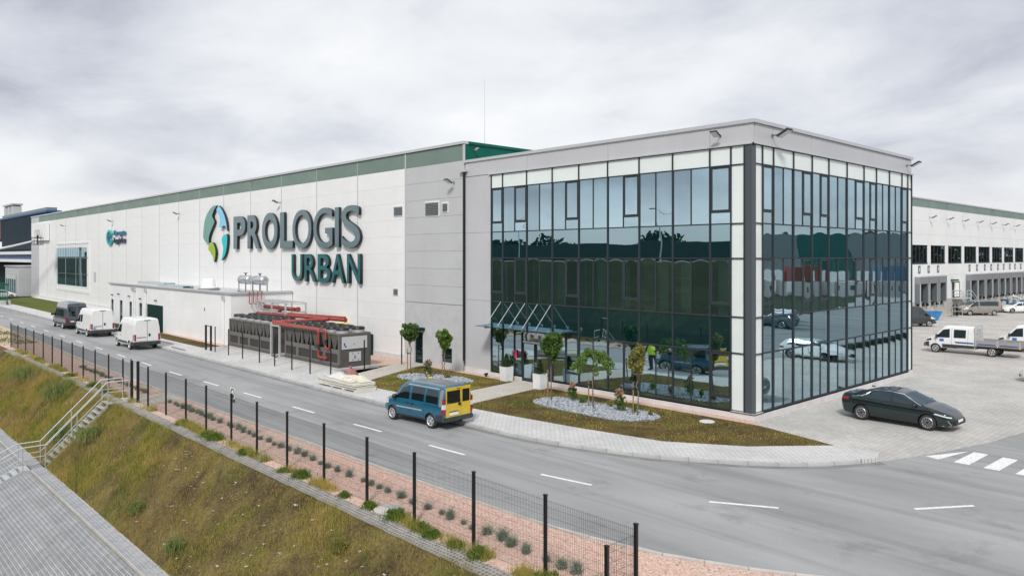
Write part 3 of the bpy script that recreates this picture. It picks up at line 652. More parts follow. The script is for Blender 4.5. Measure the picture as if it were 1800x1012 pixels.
for i, (a, b) in enumerate(docks):
    t = thing('dock_shelter', 'grey curtain dock shelter, %s from the left along the white dock wall' % ORD[i], 'dock shelter', (XD,(a+b)/2,0), 0, 'dock shelters along the white wall')
    w2 = (b-a)/2-0.04; zt = 4.75
    MB().box(0.01,0.62,-w2,-w2+0.42,1.35,zt-0.95).build('side_curtain', MT['frame_lt'], t); MB().box(0.01,0.62,w2-0.42,w2,1.35,zt-0.95).build('side_curtain', MT['frame_lt'], t)
    MB().box(0.01,0.66,-w2,w2,zt-0.95,zt-0.12).build('head_curtain', MT['joint'], t)
    MB().box(0.01,0.70,-w2-0.02,w2+0.02,zt-0.12,zt).build('head_frame', MT['wall_grey'], t)
    MB().box(0.62,0.68,-w2,-w2+0.1,1.2,zt-0.95).build('front_edge', MT['cap'], t); MB().box(0.62,0.68,w2-0.1,w2,1.2,zt-0.95).build('front_edge', MT['cap'], t)
    MB().box(0.012,0.05,-w2+0.42,w2-0.42,1.5,zt-0.95).build('door_leaf', MT['black'], t)
    MB().box(0.05,0.09,-w2+0.42,-w2+1.2,1.5,zt-0.95).build('door_panel', MT['wall_grey'], t)
    MB().box(0.06,0.3,-w2+0.5,-w2+0.8,0.95,1.45).box(0.06,0.3,w2-0.8,w2-0.5,0.95,1.45).build('bumper', MT['black'], t)
    if i < 15:
        n = thing('dock_number', 'small dark number plate, %s from the left above the docks' % ORD[i], 'sign', (XD,(a+b)/2,5.1), 0, 'number plates above the docks')
        MB().box(0.01,0.05,-0.36,0.36,0,0.95).build('plate', MT['frame_lt'], n)
        MB().box(0.051,0.056,-0.10,0.10,0.22,0.72).build('figure', MT['paint'], n)
for yy in (92,95.3,99,102.2,106,109):
    t = thing('dock_bollard', 'pale concrete bollard before the docks, %s from the left' % ORD[(92,95.3,99,102.2,106,109).index(yy)], 'bollard', (XD+4.2,yy,-0.5), 0, 'bollards before the docks')
    MB().box(-0.2,0.2,-0.2,0.2,0,1.5).build('shaft', MT['concrete'], t, bevel=0.04); MB().box(-0.45,0.45,-0.45,0.45,0,0.55).build('footing', MT['concrete'], t, bevel=0.04)
# dock side door with steel stair
d = box('door', MT['frame'], dk, XD+0.005, XD+0.05, 84.0, 87.2, 1.6, 3.75); box('door_glass', MT['interior2'], d, XD+0.052, XD+0.06, 84.9, 86.9, 1.7, 3.6); box('door_hood', MT['dark_green'], dk, XD+0.01, XD+0.7, 83.5, 84.6, 3.9, 4.1)
t = thing('dock_stair', 'grey steel stair with railings beside the dock wall door', 'stair', (XD,90,-0.5))
MB().box(0.1,1.4,-6.2,-2.5,1.95,2.05).build('landing', MT['galv'], t)
for k in range(10): MB().box(0.1,1.4,-2.5+k*0.45,-2.1+k*0.45,1.78-k*0.19,1.82-k*0.19).build('tread', MT['galv'], t)
for xx in (0.1,1.4):
    MB().tube([(xx,-6.2,3.05),(xx,-2.5,3.05),(xx,2.0,1.1)],0.04,6).tube([(xx,-6.2,2.55),(xx,-2.5,2.55),(xx,2.0,0.6)],0.03,6).build('handrail', MT['galv'], t)
    for yy in (-6.2,-4.3,-2.5,-0.3,2.0):
        zb = 2.0 if yy <= -2.5 else 2.0-(yy+2.5)*0.43
        MB().cyl((xx,yy,max(0,zb-0.1)),(xx,yy,zb+1.05),0.03,0.03,6).build('post', MT['galv'], t)

# ------------------------------------------------------------------ wall floodlights
def flood(label, loc, rz, s=1.0, group='floodlights on the walls'):
    s *= 0.8; t = thing('wall_floodlight', label, 'floodlight', loc, rz, group)     # arm points to local -y
    MB().box(-0.05*s,0.05*s,-0.05*s,0.0,-0.07*s,0.07*s).build('bracket', MT['frame_lt'], t)
    MB().tube([(0,-0.02,0),(0,-0.4*s,0.02*s)],0.03*s,6).build('arm', MT['frame_lt'], t)
    o = MB().box(-0.24*s,0.24*s,-0.30*s,0.30*s,-0.05*s,0.05*s).build('lamp_head', MT['frame'], t, bevel=0.01); o.location = (0,-0.6*s,0.06*s); o.rotation_euler = (R(-28),0,0)
    l = MB().box(-0.20*s,0.20*s,-0.26*s,0.26*s,-0.062*s,-0.051*s).build('lens', MT['wall_white'], o)
    return t
for x, z, lb in ((-118.4,12.04,'small floodlight on the white wall right of the pale square sign'),(-93.1,11.9,'small floodlight above the small teal logo sign'),(-68.7,11.88,'small floodlight left of the leaf logo'),(-44.65,11.88,'small floodlight above the big dark sign letters'),(-20.7,11.9,'floodlight on the grey bay next to the black rain pipe'),(-50.2,14.0,'small lamp under the parapet cap left above the big letters'),(-110.6,14.0,'small lamp under the parapet cap above the large dark window')):
    flood(lb, (x,-0.02,z), 0, 1.0 if z < 13 else 0.6)
flood('floodlight on the office parapet left of the glass corner', (-1.6,-0.02,12.62), 0, 0.9)
flood('large floodlight on the office parapet just right of the glass corner', (0.02,1.6,12.62), R(90), 1.25)
flood('floodlight on the office parapet at its far right end', (0.02,17.9,12.62), R(90), 1.1)
flood('green painted lamp under the cap of the dark green parapet', (WX1+0.02,0.7,13.95), R(90), 0.7)
for k in range(9):
    flood('floodlight, %s from the left in the high row on the dock wall' % ORD[k], (XD+0.02,edges[1]+6.62*k+0.1,12.2), R(90), 1.2, 'row of floodlights on the dock wall')
for yy in (82,103,123):
    flood('small lamp under the cap of the dock wall', (XD+0.02,yy,14.25), R(90), 0.7, 'cap lamps on the dock wall')

# ================================================================== OFFICE
of = thing('office_building', 'three storey grey office block with dark glass curtain walls at the corner', 'office building', (-9.8,9,0))
OX0, OY1 = -19.55, 18.7
GZ = [0.38, 2.93, 4.53, 7.12, 8.66, 11.26, 12.10]
AX = [-17.10,-16.10,-14.07,-12.05,-10.10,-8.12,-6.12,-4.15,-2.13,-1.06]
BY = [0.71,1.70,3.61,5.51,7.34,9.49,11.64,13.33,15.20,17.10,18.03]
# opaque shell
box('plinth', MT['plinth'], of, OX0, -14.42, -0.09, 0.12, -0.1, 0.36)
box('plinth', MT['plinth'], of, -12.28, 0.09, -0.09, 0.12, -0.1, 0.36)
box('plinth', MT['plinth'], of, -0.12, 0.09, 0.12, OY1+0.05, -0.1, 0.36)
for z0, z1 in ((0.36,4.53),(4.53,8.66),(8.66,12.12)):
    box('wall_panel', MT['office_grey'], of, OX0, -17.16, -0.02, 0.15, z0+0.006, z1-0.006)
box('roof', MT['roof'], of, OX0, -0.1, 0.1, OY1-0.1, 12.5, 12.6)
box('back_wall', MT['office_grey'], of, OX0, -0.05, OY1-0.12, OY1, -0.1, 13.0)
for a, b in ((OX0,-14.05),(-14.05,-8.12),(-8.12,-2.15),(-2.15,0.0)):
    box('parapet_panel', MT['office_grey'], of, a+0.012, b-0.012 if b else 0.0, -0.02, 0.1, 12.16, 13.0)
for a, b in ((0.1,5.5),(5.5,11.6),(11.6,OY1)):
    box('parapet_panel', MT['office_grey'], of, -0.1, 0.02, a+0.012, b-0.012, 12.16, 13.0)
box('parapet_core', MT['joint'], of, OX0, -0.02, 0.005, 0.09, 12.1, 13.0); box('parapet_core', MT['joint'], of, -0.09, -0.005, 0.1, OY1-0.01, 12.1, 13.0)
box('parapet_cap', MT['cap'], of, OX0-0.1, 0.10, -0.10, 0.35, 13.03, 13.19); box('parapet_cap', MT['cap'], of, -0.35, 0.10, 0.35, OY1+0.1, 13.03, 13.19)
box('drip_ledge', MT['cap'], of, -17.3, 0.10, -0.13, -0.021, 12.10, 12.155); box('drip_ledge', MT['cap'], of, 0.021, 0.13, -0.13, OY1+0.08, 12.10, 12.155)
# interior seen through the glass
for z0, z1 in ((-0.05,0.3),(3.05,4.45),(7.25,8.58),(11.35,12.4)):
    box('floor_slab', MT['ceiling'], of, -17.0, -0.35, 0.35, OY1-0.3, z0, z1)
for z in (0.3,4.45,8.58):
    box('floor_finish', MT['floor_in'], of, -16.9, -0.4, 0.4, OY1-0.4, z+0.002, z+0.02)
for z0, z1 in ((0.32,3.05),(4.47,7.25),(8.60,11.35)):
    box('core_wall', MT['interior'], of, -17.0, -5.4, 4.8, 5.0, z0, z1); box('core_wall', MT['interior'], of, -5.4, -5.2, 4.8, OY1-0.4, z0, z1)
    box('side_wall', MT['interior'], of, -17.1, -17.0, 0.3, 4.8, z0, z1)
    for x in (-14.0,-10.05,-6.1):
        box('partition', MT['interior2'], of, x-0.06, x+0.06, 0.45, 4.8, z0, z1)
    for y in (5.5,9.5,13.3):
        box('partition', MT['interior2'], of, -5.2, -0.45, y-0.06, y+0.06, z0, z1)
    for x in (-16.4,-11.8,-8.9,-7.3,-5.0,-3.7,-1.7):
        box('blind', MT['interior2'], of, x-0.28, x+0.28, 0.40, 0.44, z0+0.05, z1-0.05)
    for y in (2.3,4.4,6.9,8.9,11.0,12.6,14.6,16.6):
        box('blind', MT['interior2'], of, -0.44, -0.40, y-0.22, y+0.22, z0+0.05, z1-0.05)
# curtain wall: panes, sashes, mullions, transoms on both faces
def pane(face, a, b, z0, z1, m, name='glass_pane', inset=0.0, parent=None):
    t = random.gauss(0, 0.0007); s = random.gauss(0, 0.0007); bow = random.uniform(0.0002,0.0010)
    mb = MB(); n = 6; F = []; Bk = []
    for j in range(n+1):
        r0 = []; r1 = []
        for i in range(n+1):
            u, v = i/n, j/n; p = a+(b-a)*u; z = z0+(z1-z0)*v
            d = t*(p-(a+b)/2)+s*(z-(z0+z1)/2)-bow*4*(1-(2*u-1)**2)*(1-(2*v-1)**2)
            q = 0.02-inset+d
            r0.append((p, -q, z) if face == 'A' else (q, p, z))
        F.append(r0)
    mb.grid(F, flip=False)
    me = mb.mesh(name, m, smooth=True, recalc=False)
    return wlink(name, me, parent or of)
def mull(face, c, z0, z1, w=0.06, d=0.08, m='frame', name='mullion'):
    return box(name, MT[m], of, c-w/2, c+w/2, -d, 0.10, z0, z1) if face == 'A' else box(name, MT[m], of, -0.10, d, c-w/2, c+w/2, z0, z1)
def tran(face, a, b, z, h=0.06, d=0.07, m='frame'):
    return box('transom', MT[m], of, a, b, -d, 0.10, z-h/2, z+h/2) if face == 'A' else box('transom', MT[m], of, -0.10, d, a, b, z-h/2, z+h/2)
def sash(face, a, b, z0, z1):
    zl = z0+0.52; fw = 0.09
    if face == 'A':
        mb = MB().box(a,a+fw,-0.055,0.02,zl,z1).box(b-fw,b,-0.055,0.02,zl,z1).box(a+fw,b-fw,-0.055,0.02,zl,zl+fw).box(a+fw,b-fw,-0.055,0.02,z1-fw,z1)
    else:
        mb = MB().box(-0.02,0.055,a,a+fw,zl,z1).box(-0.02,0.055,b-fw,b,zl,z1).box(-0.02,0.055,a+fw,b-fw,zl,zl+fw).box(-0.02,0.055,a+fw,b-fw,z1-fw,z1)
    f = wpart(mb, 'sash_frame', MT['frame'], of)
    pane(face, a+fw-0.01, b-fw+0.01, zl+fw-0.01, z1-fw+0.01, MT['glass'], 'sash_pane', -0.012, f)
    pane(face, a, b, z0, zl-0.02, MT['glass'])
    if face == 'A': box('sash_rail', MT['frame'], of, a, b, -0.055, 0.02, zl-0.05, zl-0.001)
    else: box('sash_rail', MT['frame'], of, -0.02, 0.055, a, b, zl-0.05, zl-0.001)
h = 0.03
def curtain(face, E, sash_set, singles, door=None):
    a0, a1 = E[0], E[-1]
    for r in range(6):
        z0, z1 = GZ[r]+h, GZ[r+1]-h
        for i in range(len(E)-1):
            a, b = E[i]+h, E[i+1]-h
            if r in (1,3): pane(face, a, b, z0, z1, MT['spandrel'], 'spandrel_pane'); continue
            if r == 5: pane(face, a, b, z0, z1, MT['milky'], 'milky_panel'); continue
            if door and r == 0 and door[0] <= i <= door[1]: continue
            if i in singles:
                if (r, i, 0) in sash_set: sash(face, a, b, z0, z1)
                else: pane(face, a, b, z0, z1, MT['glass'])
                continue
            c = (E[i]+E[i+1])/2
            for k, (p, q) in enumerate(((a, c-0.022), (c+0.022, b))):
                if (r, i, k) in sash_set: sash(face, p, q, z0, z1)
                else: pane(face, p, q, z0, z1, MT['glass'])
            mull(face, c, z0, z1, 0.044, 0.05, name='half_mullion')
    for i, e in enumerate(E):
        if door and i == 2 and face == 'A': mull(face, e, GZ[1], GZ[6], 0.06); continue
        mull(face, e, GZ[0]-0.02, GZ[6])
    for k, z in enumerate(GZ):
        if k == 0 and door:
            tran(face, a0, -14.42, z-0.03, 0.1, 0.09); tran(face, -12.28, a1, z-0.03, 0.1, 0.09)
        elif k == 0: tran(face, a0, a1, z-0.03, 0.1, 0.09)
        else: tran(face, a0, a1, z, 0.055, 0.075)
sA = {(r,0,0) for r in (2,4)}|{(r,1,1) for r in (2,4)}|{(r,i,1) for r in (0,2,4) for i in (3,5)}|{(r,8,0) for r in (0,2,4)}
curtain('A', AX, sA, {0,8}, door=(1,2))
sB = {(r,i,k) for r in (2,4) for i,k in ((0,0),(2,1),(3,1),(5,1),(6,1),(9,0))}
curtain('B', BY, sB, {0,9})
# milky corner strips and dark corner post
for r in range(6):
    for a, b in ((-1.03,-0.37),):
        pane('A', a, b, GZ[r]+h, GZ[r+1]-h, MT['milky'], 'milky_panel'); tran('A', -1.06, -0.34, GZ[r+1], 0.05, 0.07)
    pane('B', 0.13, 0.68, GZ[r]+h, GZ[r+1]-h, MT['milky'], 'milky_panel'); tran('B', 0.10, 0.71, GZ[r+1], 0.05, 0.07)
    pane('B', 18.06, 18.6, GZ[r]+h, GZ[r+1]-h, MT['milky'], 'milky_panel'); tran('B', 18.03, 18.66, GZ[r+1], 0.05, 0.07)
wpart(MB().prism([(-0.36,-0.06),(-0.02,-0.085),(0.085,0.02),(0.06,0.12),(-0.36,0.12)], GZ[0]-0.04, GZ[6], 'z'), 'corner_post', MT['column'], of)
mull('B', 18.66, GZ[0], GZ[6]); mull('A', -0.40, GZ[0], GZ[6])
box('corner_sill', MT['frame'], of, -1.06, 0.11, -0.11, 0.10, GZ[0]-0.075, GZ[0]-0.041); box('corner_sill', MT['frame'], of, -0.1, 0.11, 0.10, 0.72, GZ[0]-0.075, GZ[0]-0.041)
# entrance between the plinths
for a, b in ((-16.07,-15.12),(-15.06,-14.48)):
    pane('A', a, b, GZ[0]+h, GZ[1]-h, MT['glass'])
mull('A', -15.09, GZ[0], GZ[1]-h, 0.05); mull('A', -14.45, 0.05, GZ[1]-h, 0.07); mull('A', -12.25, 0.05, GZ[1]-h, 0.07)
pane('A', -14.41, -12.29, 2.42, GZ[1]-h, MT['glass']); box('door_closer', MT['galv'], of, -14.25, -12.9, -0.16, -0.06, 2.30, 2.40)
for a, b in ((-14.41,-13.38),(-13.34,-12.29)):
    fr = wpart(MB().box(a,a+0.1,-0.05,0.03,0.1,2.36).box(b-0.1,b,-0.05,0.03,0.1,2.36).box(a+0.1,b-0.1,-0.05,0.03,0.1,0.28).box(a+0.1,b-0.1,-0.05,0.03,2.24,2.36), 'door', MT['frame'], of)
    pane('A', a+0.1, b-0.1, 0.28, 2.24, MT['glass'], 'door_pane', -0.01, fr)
    box('handle', MT['steel'], fr, (b-0.08 if a < -14 else a+0.04), (b-0.04 if a < -14 else a+0.08), -0.11, -0.052, 1.0, 1.25)
pane('A', -12.21, -12.08, GZ[0]+h, GZ[1]-h, MT['glass'])
box('threshold', MT['concrete'], of, -14.5, -12.2, -0.12, 0.3, -0.05, 0.095)
box('notice', mat('pink_notice', (0.75,0.05,0.16), 0.5), of, -15.05, -14.85, -0.075, -0.062, 1.35, 1.8)
# glass canopy on steel rods
cn = wpart(MB().add([(-16.9,-1.5,3.14),(-10.4,-1.5,3.14),(-10.4,-0.1,3.22),(-16.9,-0.1,3.22),(-16.9,-1.5,3.17),(-10.4,-1.5,3.17),(-10.4,-0.1,3.25),(-16.9,-0.1,3.25)], [(0,3,2,1),(4,5,6,7),(0,1,5,4),(1,2,6,5),(2,3,7,6),(3,0,4,7)]), 'canopy', MT['clear'], of)
for k in range(6):
    x = -16.2+1.02*k
    if k < 5: wpart(MB().tube([(x,-0.1,4.52),(x,-1.3,3.22)],0.022,6), 'tie_rod', MT['steel'], cn)
    wpart(MB().box(x-0.06,x+0.06,-1.36,-1.24,3.185,3.26), 'clamp', MT['steel'], cn); wpart(MB().box(x-0.03,x+0.03,-1.35,-0.1,3.05,3.12), 'bracket', MT['galv'], cn)

# ================================================================== ANNEX on the warehouse front
ax = thing('plant_annex', 'low white flat roofed annex with narrow doors against the warehouse front', 'annex', (-58.5,-2.6,0))
YA = -5.3
def awall(x0, x1, z0, z1): box('wall', MT['wall_white'], ax, x0, x1, YA, YA+0.2, z0, z1)
ds = [(-74.6,-73.7,0.25,2.5),(-71.5,-70.5,0.1,2.45),(-68.2,-67.3,0.1,2.4),(-65.0,-64.1,0.1,2.4),(-62.7,-58.0,0.08,2.45)]
awall(-75.0,-42.4,2.52,4.2); prev = -75.0
for a, b, z0, z1 in ds:
    awall(prev, a, -0.1, 2.519); prev = b
    d = box('door', MT['door_green'], ax, a, b, YA+0.06, YA+0.12, 0.0, 2.518)
    if b-a < 2:
        box('door_glass', MT['dark_glass'], d, a+0.2, b-0.2, YA+0.045, YA+0.058, 0.9, 2.1)
    else:
        for k in range(1,5): box('door_rib', MT['door_green'], d, a, b, YA+0.045, YA+0.058, 0.5*k-0.02, 0.5*k+0.02)
awall(prev, -42.4, -0.1, 2.519)
box('side_wall', MT['wall_white'], ax, -42.6, -42.4, YA+0.2, -0.05, -0.1, 4.2); box('side_wall', MT['wall_white'], ax, -75.0, -74.8, YA+0.2, -0.05, -0.1, 4.2)
box('roof', MT['roof'], ax, -74.8, -42.6, YA+0.2, -0.05, 4.05, 4.15)
box('roof_edge', MT['cap'], ax, -75.3, -42.25, YA-0.15, YA+0.3, 4.2, 4.34); box('roof_edge', MT['cap'], ax, -42.7, -42.25, YA+0.3, -0.1, 4.2, 4.34)
for a, b, y0, y1 in ((-74,-66,-2.6,-1.4),(-62.5,-56,-4.2,-3.2)):
    s = box('skylight', MT['spandrel'], ax, a, b, y0, y1, 4.15, 4.42); box('skylight_frame', MT['cap'], s, a-0.08, b+0.08, y0-0.08, y0-0.003, 4.15, 4.45)
for x in (-66.8,-66.2,-62.75,-43.7):
    p = wpart(MB().tube([(x,YA-0.09,3.7),(x,YA-0.09,0.1)],0.06,8), 'downpipe', MT['wall_white'], ax); wpart(MB().box(x-0.15,x+0.15,YA-0.2,YA-0.003,3.68,4.02), 'hopper', MT['cap'], p)
for x, z in ((-73.9,2.95),(-71.6,3.1),(-68.0,3.0),(-64.4,2.9),(-59.8,2.9)):
    l = wpart(MB().box(x-0.06,x+0.06,YA-0.22,YA-0.003,z,z+0.12), 'wall_lamp', MT['frame'], ax)
box('wall_plate', MT['paint'], ax, -56.8,-55.9,YA-0.02,YA-0.003,2.55,3.15); box('wall_plate', MT['frame_lt'], ax, -47.9,-47.75,YA-0.03,YA-0.003,2.6,2.85)
# cooling cowl and tanks on the annex roof
t = thing('roof_cowl', 'white conical fan cowl standing on the annex roof', 'ventilator', (-52.3,-3.2,4.15))
MB().lathe([(0,0),(0.75,0),(0.75,0.25),(0.62,0.3),(0.5,0.95),(0.42,1.05),(0,1.05)],24).build('cowl', MT['wall_white'], t, smooth=True, auto=35); MB().lathe([(0.76,0.02),(0.95,0.02),(0.95,0.16),(0.76,0.2)],24).build('skirt', MT['joint'], t)
for x, lb in ((-46.7,'left of two steel tanks on legs on the annex roof'),(-43.9,'right of two steel tanks on legs on the annex roof')):
    t = thing('roof_tank', lb, 'tank', (x,-2.2,4.15), 0, 'steel tanks on the annex roof')
    MB().lathe([(0,-0.95),(0.25,-0.93),(0.38,-0.85),(0.38,0.85),(0.25,0.93),(0,0.95)],18,(0,0,1.05),'x').build('tank', MT['steel'], t, smooth=True)
    for sx in (-0.7,0.7):
        for sy in (-0.3,0.3): MB().box(sx-0.03,sx+0.03,sy-0.03,sy+0.03,0,0.9).build('leg', MT['frame_lt'], t)
    MB().cyl((0,0,1.4),(0,0,1.62),0.06,0.06,8).build('valve', MT['frame'], t); MB().tube([(-0.35,0,1.62),(0.35,0,1.62)],0.03,6).build('lever', MT['frame'], t)
    MB().box(-1.0,1.0,-0.35,-0.30,0.02,0.08).build('base_rail', MT['frame_lt'], t)
# ================================================================== SIGNS
def text_mesh(body, w, h, depth, m, bold=0.0, name='letter'):
    cu = bpy.data.curves.new(name, 'FONT'); cu.body = body; cu.size = 1.0; cu.extrude = 0.5; cu.offset = bold; cu.resolution_u = 6
    o = bpy.data.objects.new(name, cu); COL.objects.link(o); bpy.context.view_layer.update()
    me = bpy.data.meshes.new_from_object(o.evaluated_get(bpy.context.evaluated_depsgraph_get()))
    bpy.data.objects.remove(o); bpy.data.curves.remove(cu)
    n = len(me.vertices); co = np.empty(n*3, dtype=np.float32); me.vertices.foreach_get('co', co); co = co.reshape(-1,3)
    mn, mx = co.min(0), co.max(0); co -= mn; co /= np.maximum(mx-mn, 1e-6)
    co[:,0] *= w; co[:,1] *= h; co[:,2] = co[:,2]*depth
    me.vertices.foreach_set('co', co.ravel()); me.materials.clear(); me.materials.append(m); me.update(); return me
MT['letter'] = mat('letter', (0.105,0.165,0.185), 0.28, 0.0, col2=(0.12,0.185,0.205), vscale=0.6, coat=0.3)
MT['letter_teal'] = mat('letter_teal', (0.020,0.125,0.135), 0.3, col2=(0.024,0.145,0.155), vscale=0.6, coat=0.3)
MT['side_black'] = mat('side_black', (0.010,0.014,0.018), 0.5)
def facade_letter(ch, x0, x1, z0, z1, m, bold, parent, y=-0.08, depth=0.22):
    me = text_mesh(ch, x1-x0, z1-z0, depth, m, bold)
    me.materials.append(MT['side_black'])
    for p in me.polygons:
        if abs(p.normal.z) < 0.5: p.material_index = 1
    return wlink('letter', me, parent, (x0, y, z0), (R(90),0,0))
sg = thing('main_sign', 'large dark letters PROLOGIS URBAN with leaf emblem on the white warehouse wall', 'sign', (-46,-0.1,5.2))
L1 = [('P',-53.77,-51.13),('R',-50.67,-48.08),('O',-47.64,-44.6),('L',-44.14,-41.85),('O',-41.89,-38.64),('G',-38.34,-35.33),('I',-34.96,-34.37),('S',-34.02,-31.35)]
for i, (c, a, b) in enumerate(L1):
    e = 0.06 if c in 'OGS' else 0
    facade_letter(c, a, b, 7.92-e, 10.98+e, MT['letter'], 0.028 if i < 4 else 0.004, sg)
for c, a, b in (('U',-42.04,-40.17),('R',-39.8,-37.94),('B',-37.63,-35.66),('A',-35.58,-33.58),('N',-33.19,-31.35)):
    facade_letter(c, a, b, 5.18, 7.40, MT['letter_teal'], 0.006, sg)
for nm, c, pts in (
  ('leaf_grey_green', (0.13,0.32,0.27), [(-57.96,12.27),(-58.79,12.2),(-59.54,11.9),(-60.29,11.42),(-60.77,10.88),(-61.06,10.14),(-61.2,9.21),(-60.77,8.79),(-60.29,8.65),(-59.82,8.63),(-59.76,9.0),(-59.54,9.44),(-58.97,10.01),(-58.51,10.44),(-58.36,10.69),(-58.6,10.95),(-58.88,11.25),(-58.66,11.61),(-58.24,11.95),(-57.78,12.22)]),
  ('leaf_sky_blue', (0.22,0.58,0.80), [(-57.33,12.21),(-56.7,11.92),(-56.17,11.5),(-55.73,10.99),(-55.47,10.55),(-55.3,10.05),(-55.20,9.66),(-55.45,10.02),(-55.99,10.21),(-56.43,10.08),(-56.79,10.04),(-57.15,10.14),(-56.97,10.67),(-57.06,11.04),(-57.33,11.41),(-57.78,11.75),(-57.63,12.0)]),
  ('leaf_cyan', (0.0,0.52,0.56), [(-55.3,9.38),(-55.91,9.32),(-56.35,9.12),(-56.52,8.8),(-56.38,8.44),(-56.17,8.08),(-56.21,7.65),(-56.38,7.23),(-56.61,6.83),(-55.99,7.16),(-55.56,7.58),(-55.33,8.07),(-55.21,8.64),(-55.21,9.2)]),
  ('leaf_lime', (0.33,0.50,0.02), [(-58.97,8.63),(-59.44,8.55),(-59.72,8.3),(-59.86,8.04),(-59.72,7.82),(-59.16,7.59),(-58.79,7.37),(-58.6,7.05),(-58.42,6.65),(-58.18,7.01),(-58.05,7.52),(-58.14,7.95),(-58.42,8.32),(-58.66,8.54)])):
    pts = dens(pts+[pts[0]], 4)[:-1]; n = len(pts)
    mb = MB(); mb.prism(pts, -0.31, -0.08, 'y'); mb.m = [1,0]+[1]*n
    # prism order: first cap at a0 (front, y=-0.37)
    mb.m[0] = 0; mb.m[1] = 1
    wpart(mb, 'emblem_leaf', [mat(nm, c, 0.35, coat=0.2), MT['side_black']], sg)
# small teal logo sign
s2 = thing('logistics_sign', 'small teal round emblem with two lines of lettering on the white wall', 'sign', (-92,-0.1,8.9))
mteal = mat('sign_teal', (0.03,0.42,0.42), 0.4); mblue = mat('sign_blue', (0.02,0.16,0.26), 0.4); mnavy = mat('sign_navy', (0.02,0.02,0.06), 0.4)
mb = MB(); n = 40
def ring(mb, cx, cz, r0, r1, a0, a1, y0, y1, n=30, sx=1.0):
    o = [];
    for k in range(n+1):
        a = R(a0+(a1-a0)*k/n); o.append((cx+sx*r1*math.cos(a), cz+r1*math.sin(a)))
    for k in range(n+1):
        a = R(a1+(a0-a1)*k/n); o.append((cx+sx*r0*math.cos(a), cz+r0*math.sin(a)))
    m = n+1
    for k in range(n):
        i, j = k, k+1; p, q = 2*m-1-k, 2*m-2-k
        mb.prism([o[i],o[j],o[q],o[p]], y0, y1, 'y')
    return mb
wpart(ring(MB(), -94.0, 9.75, 0.72, 1.0, 30, 340, -0.3, -0.1, sx=1.3), 'emblem_ring', mteal, s2)
wpart(ring(MB(), -94.0, 9.65, 0.28, 0.5, 0, 300, -0.32, -0.1, sx=1.3), 'emblem_ring', mblue, s2)
wlink('lettering', text_mesh('Eurogate', 4.9, 0.85, 0.12, mblue, 0.02), s2, (-92.2,-0.1,9.80), (R(90),0,0))
wlink('lettering', text_mesh('Logistics', 4.9, 0.95, 0.12, mnavy, 0.02), s2, (-92.2,-0.1,8.75), (R(90),0,0))
s3 = thing('square_sign', 'pale square box sign with faint grey letters at the far warehouse end', 'sign', (-134,-0.1,9.6))
wpart(MB().box(-138.5,-128.7,-0.5,-0.05,9.9,12.9), 'box_panel', MT['wall_white'], s3, bevel=0.03)
mfaint = mat('faint_grey', (0.52,0.54,0.54), 0.5)
wlink('lettering', text_mesh('DTA', 4.6, 1.5, 0.05, mfaint, 0.02), s3, (-137.3,-0.51,10.4), (R(90),0,0))
wpart(ring(MB(), -133.6, 11.1, 1.0, 1.12, -50, 75, -0.56, -0.50, sx=1.6), 'arc', mfaint, s3)

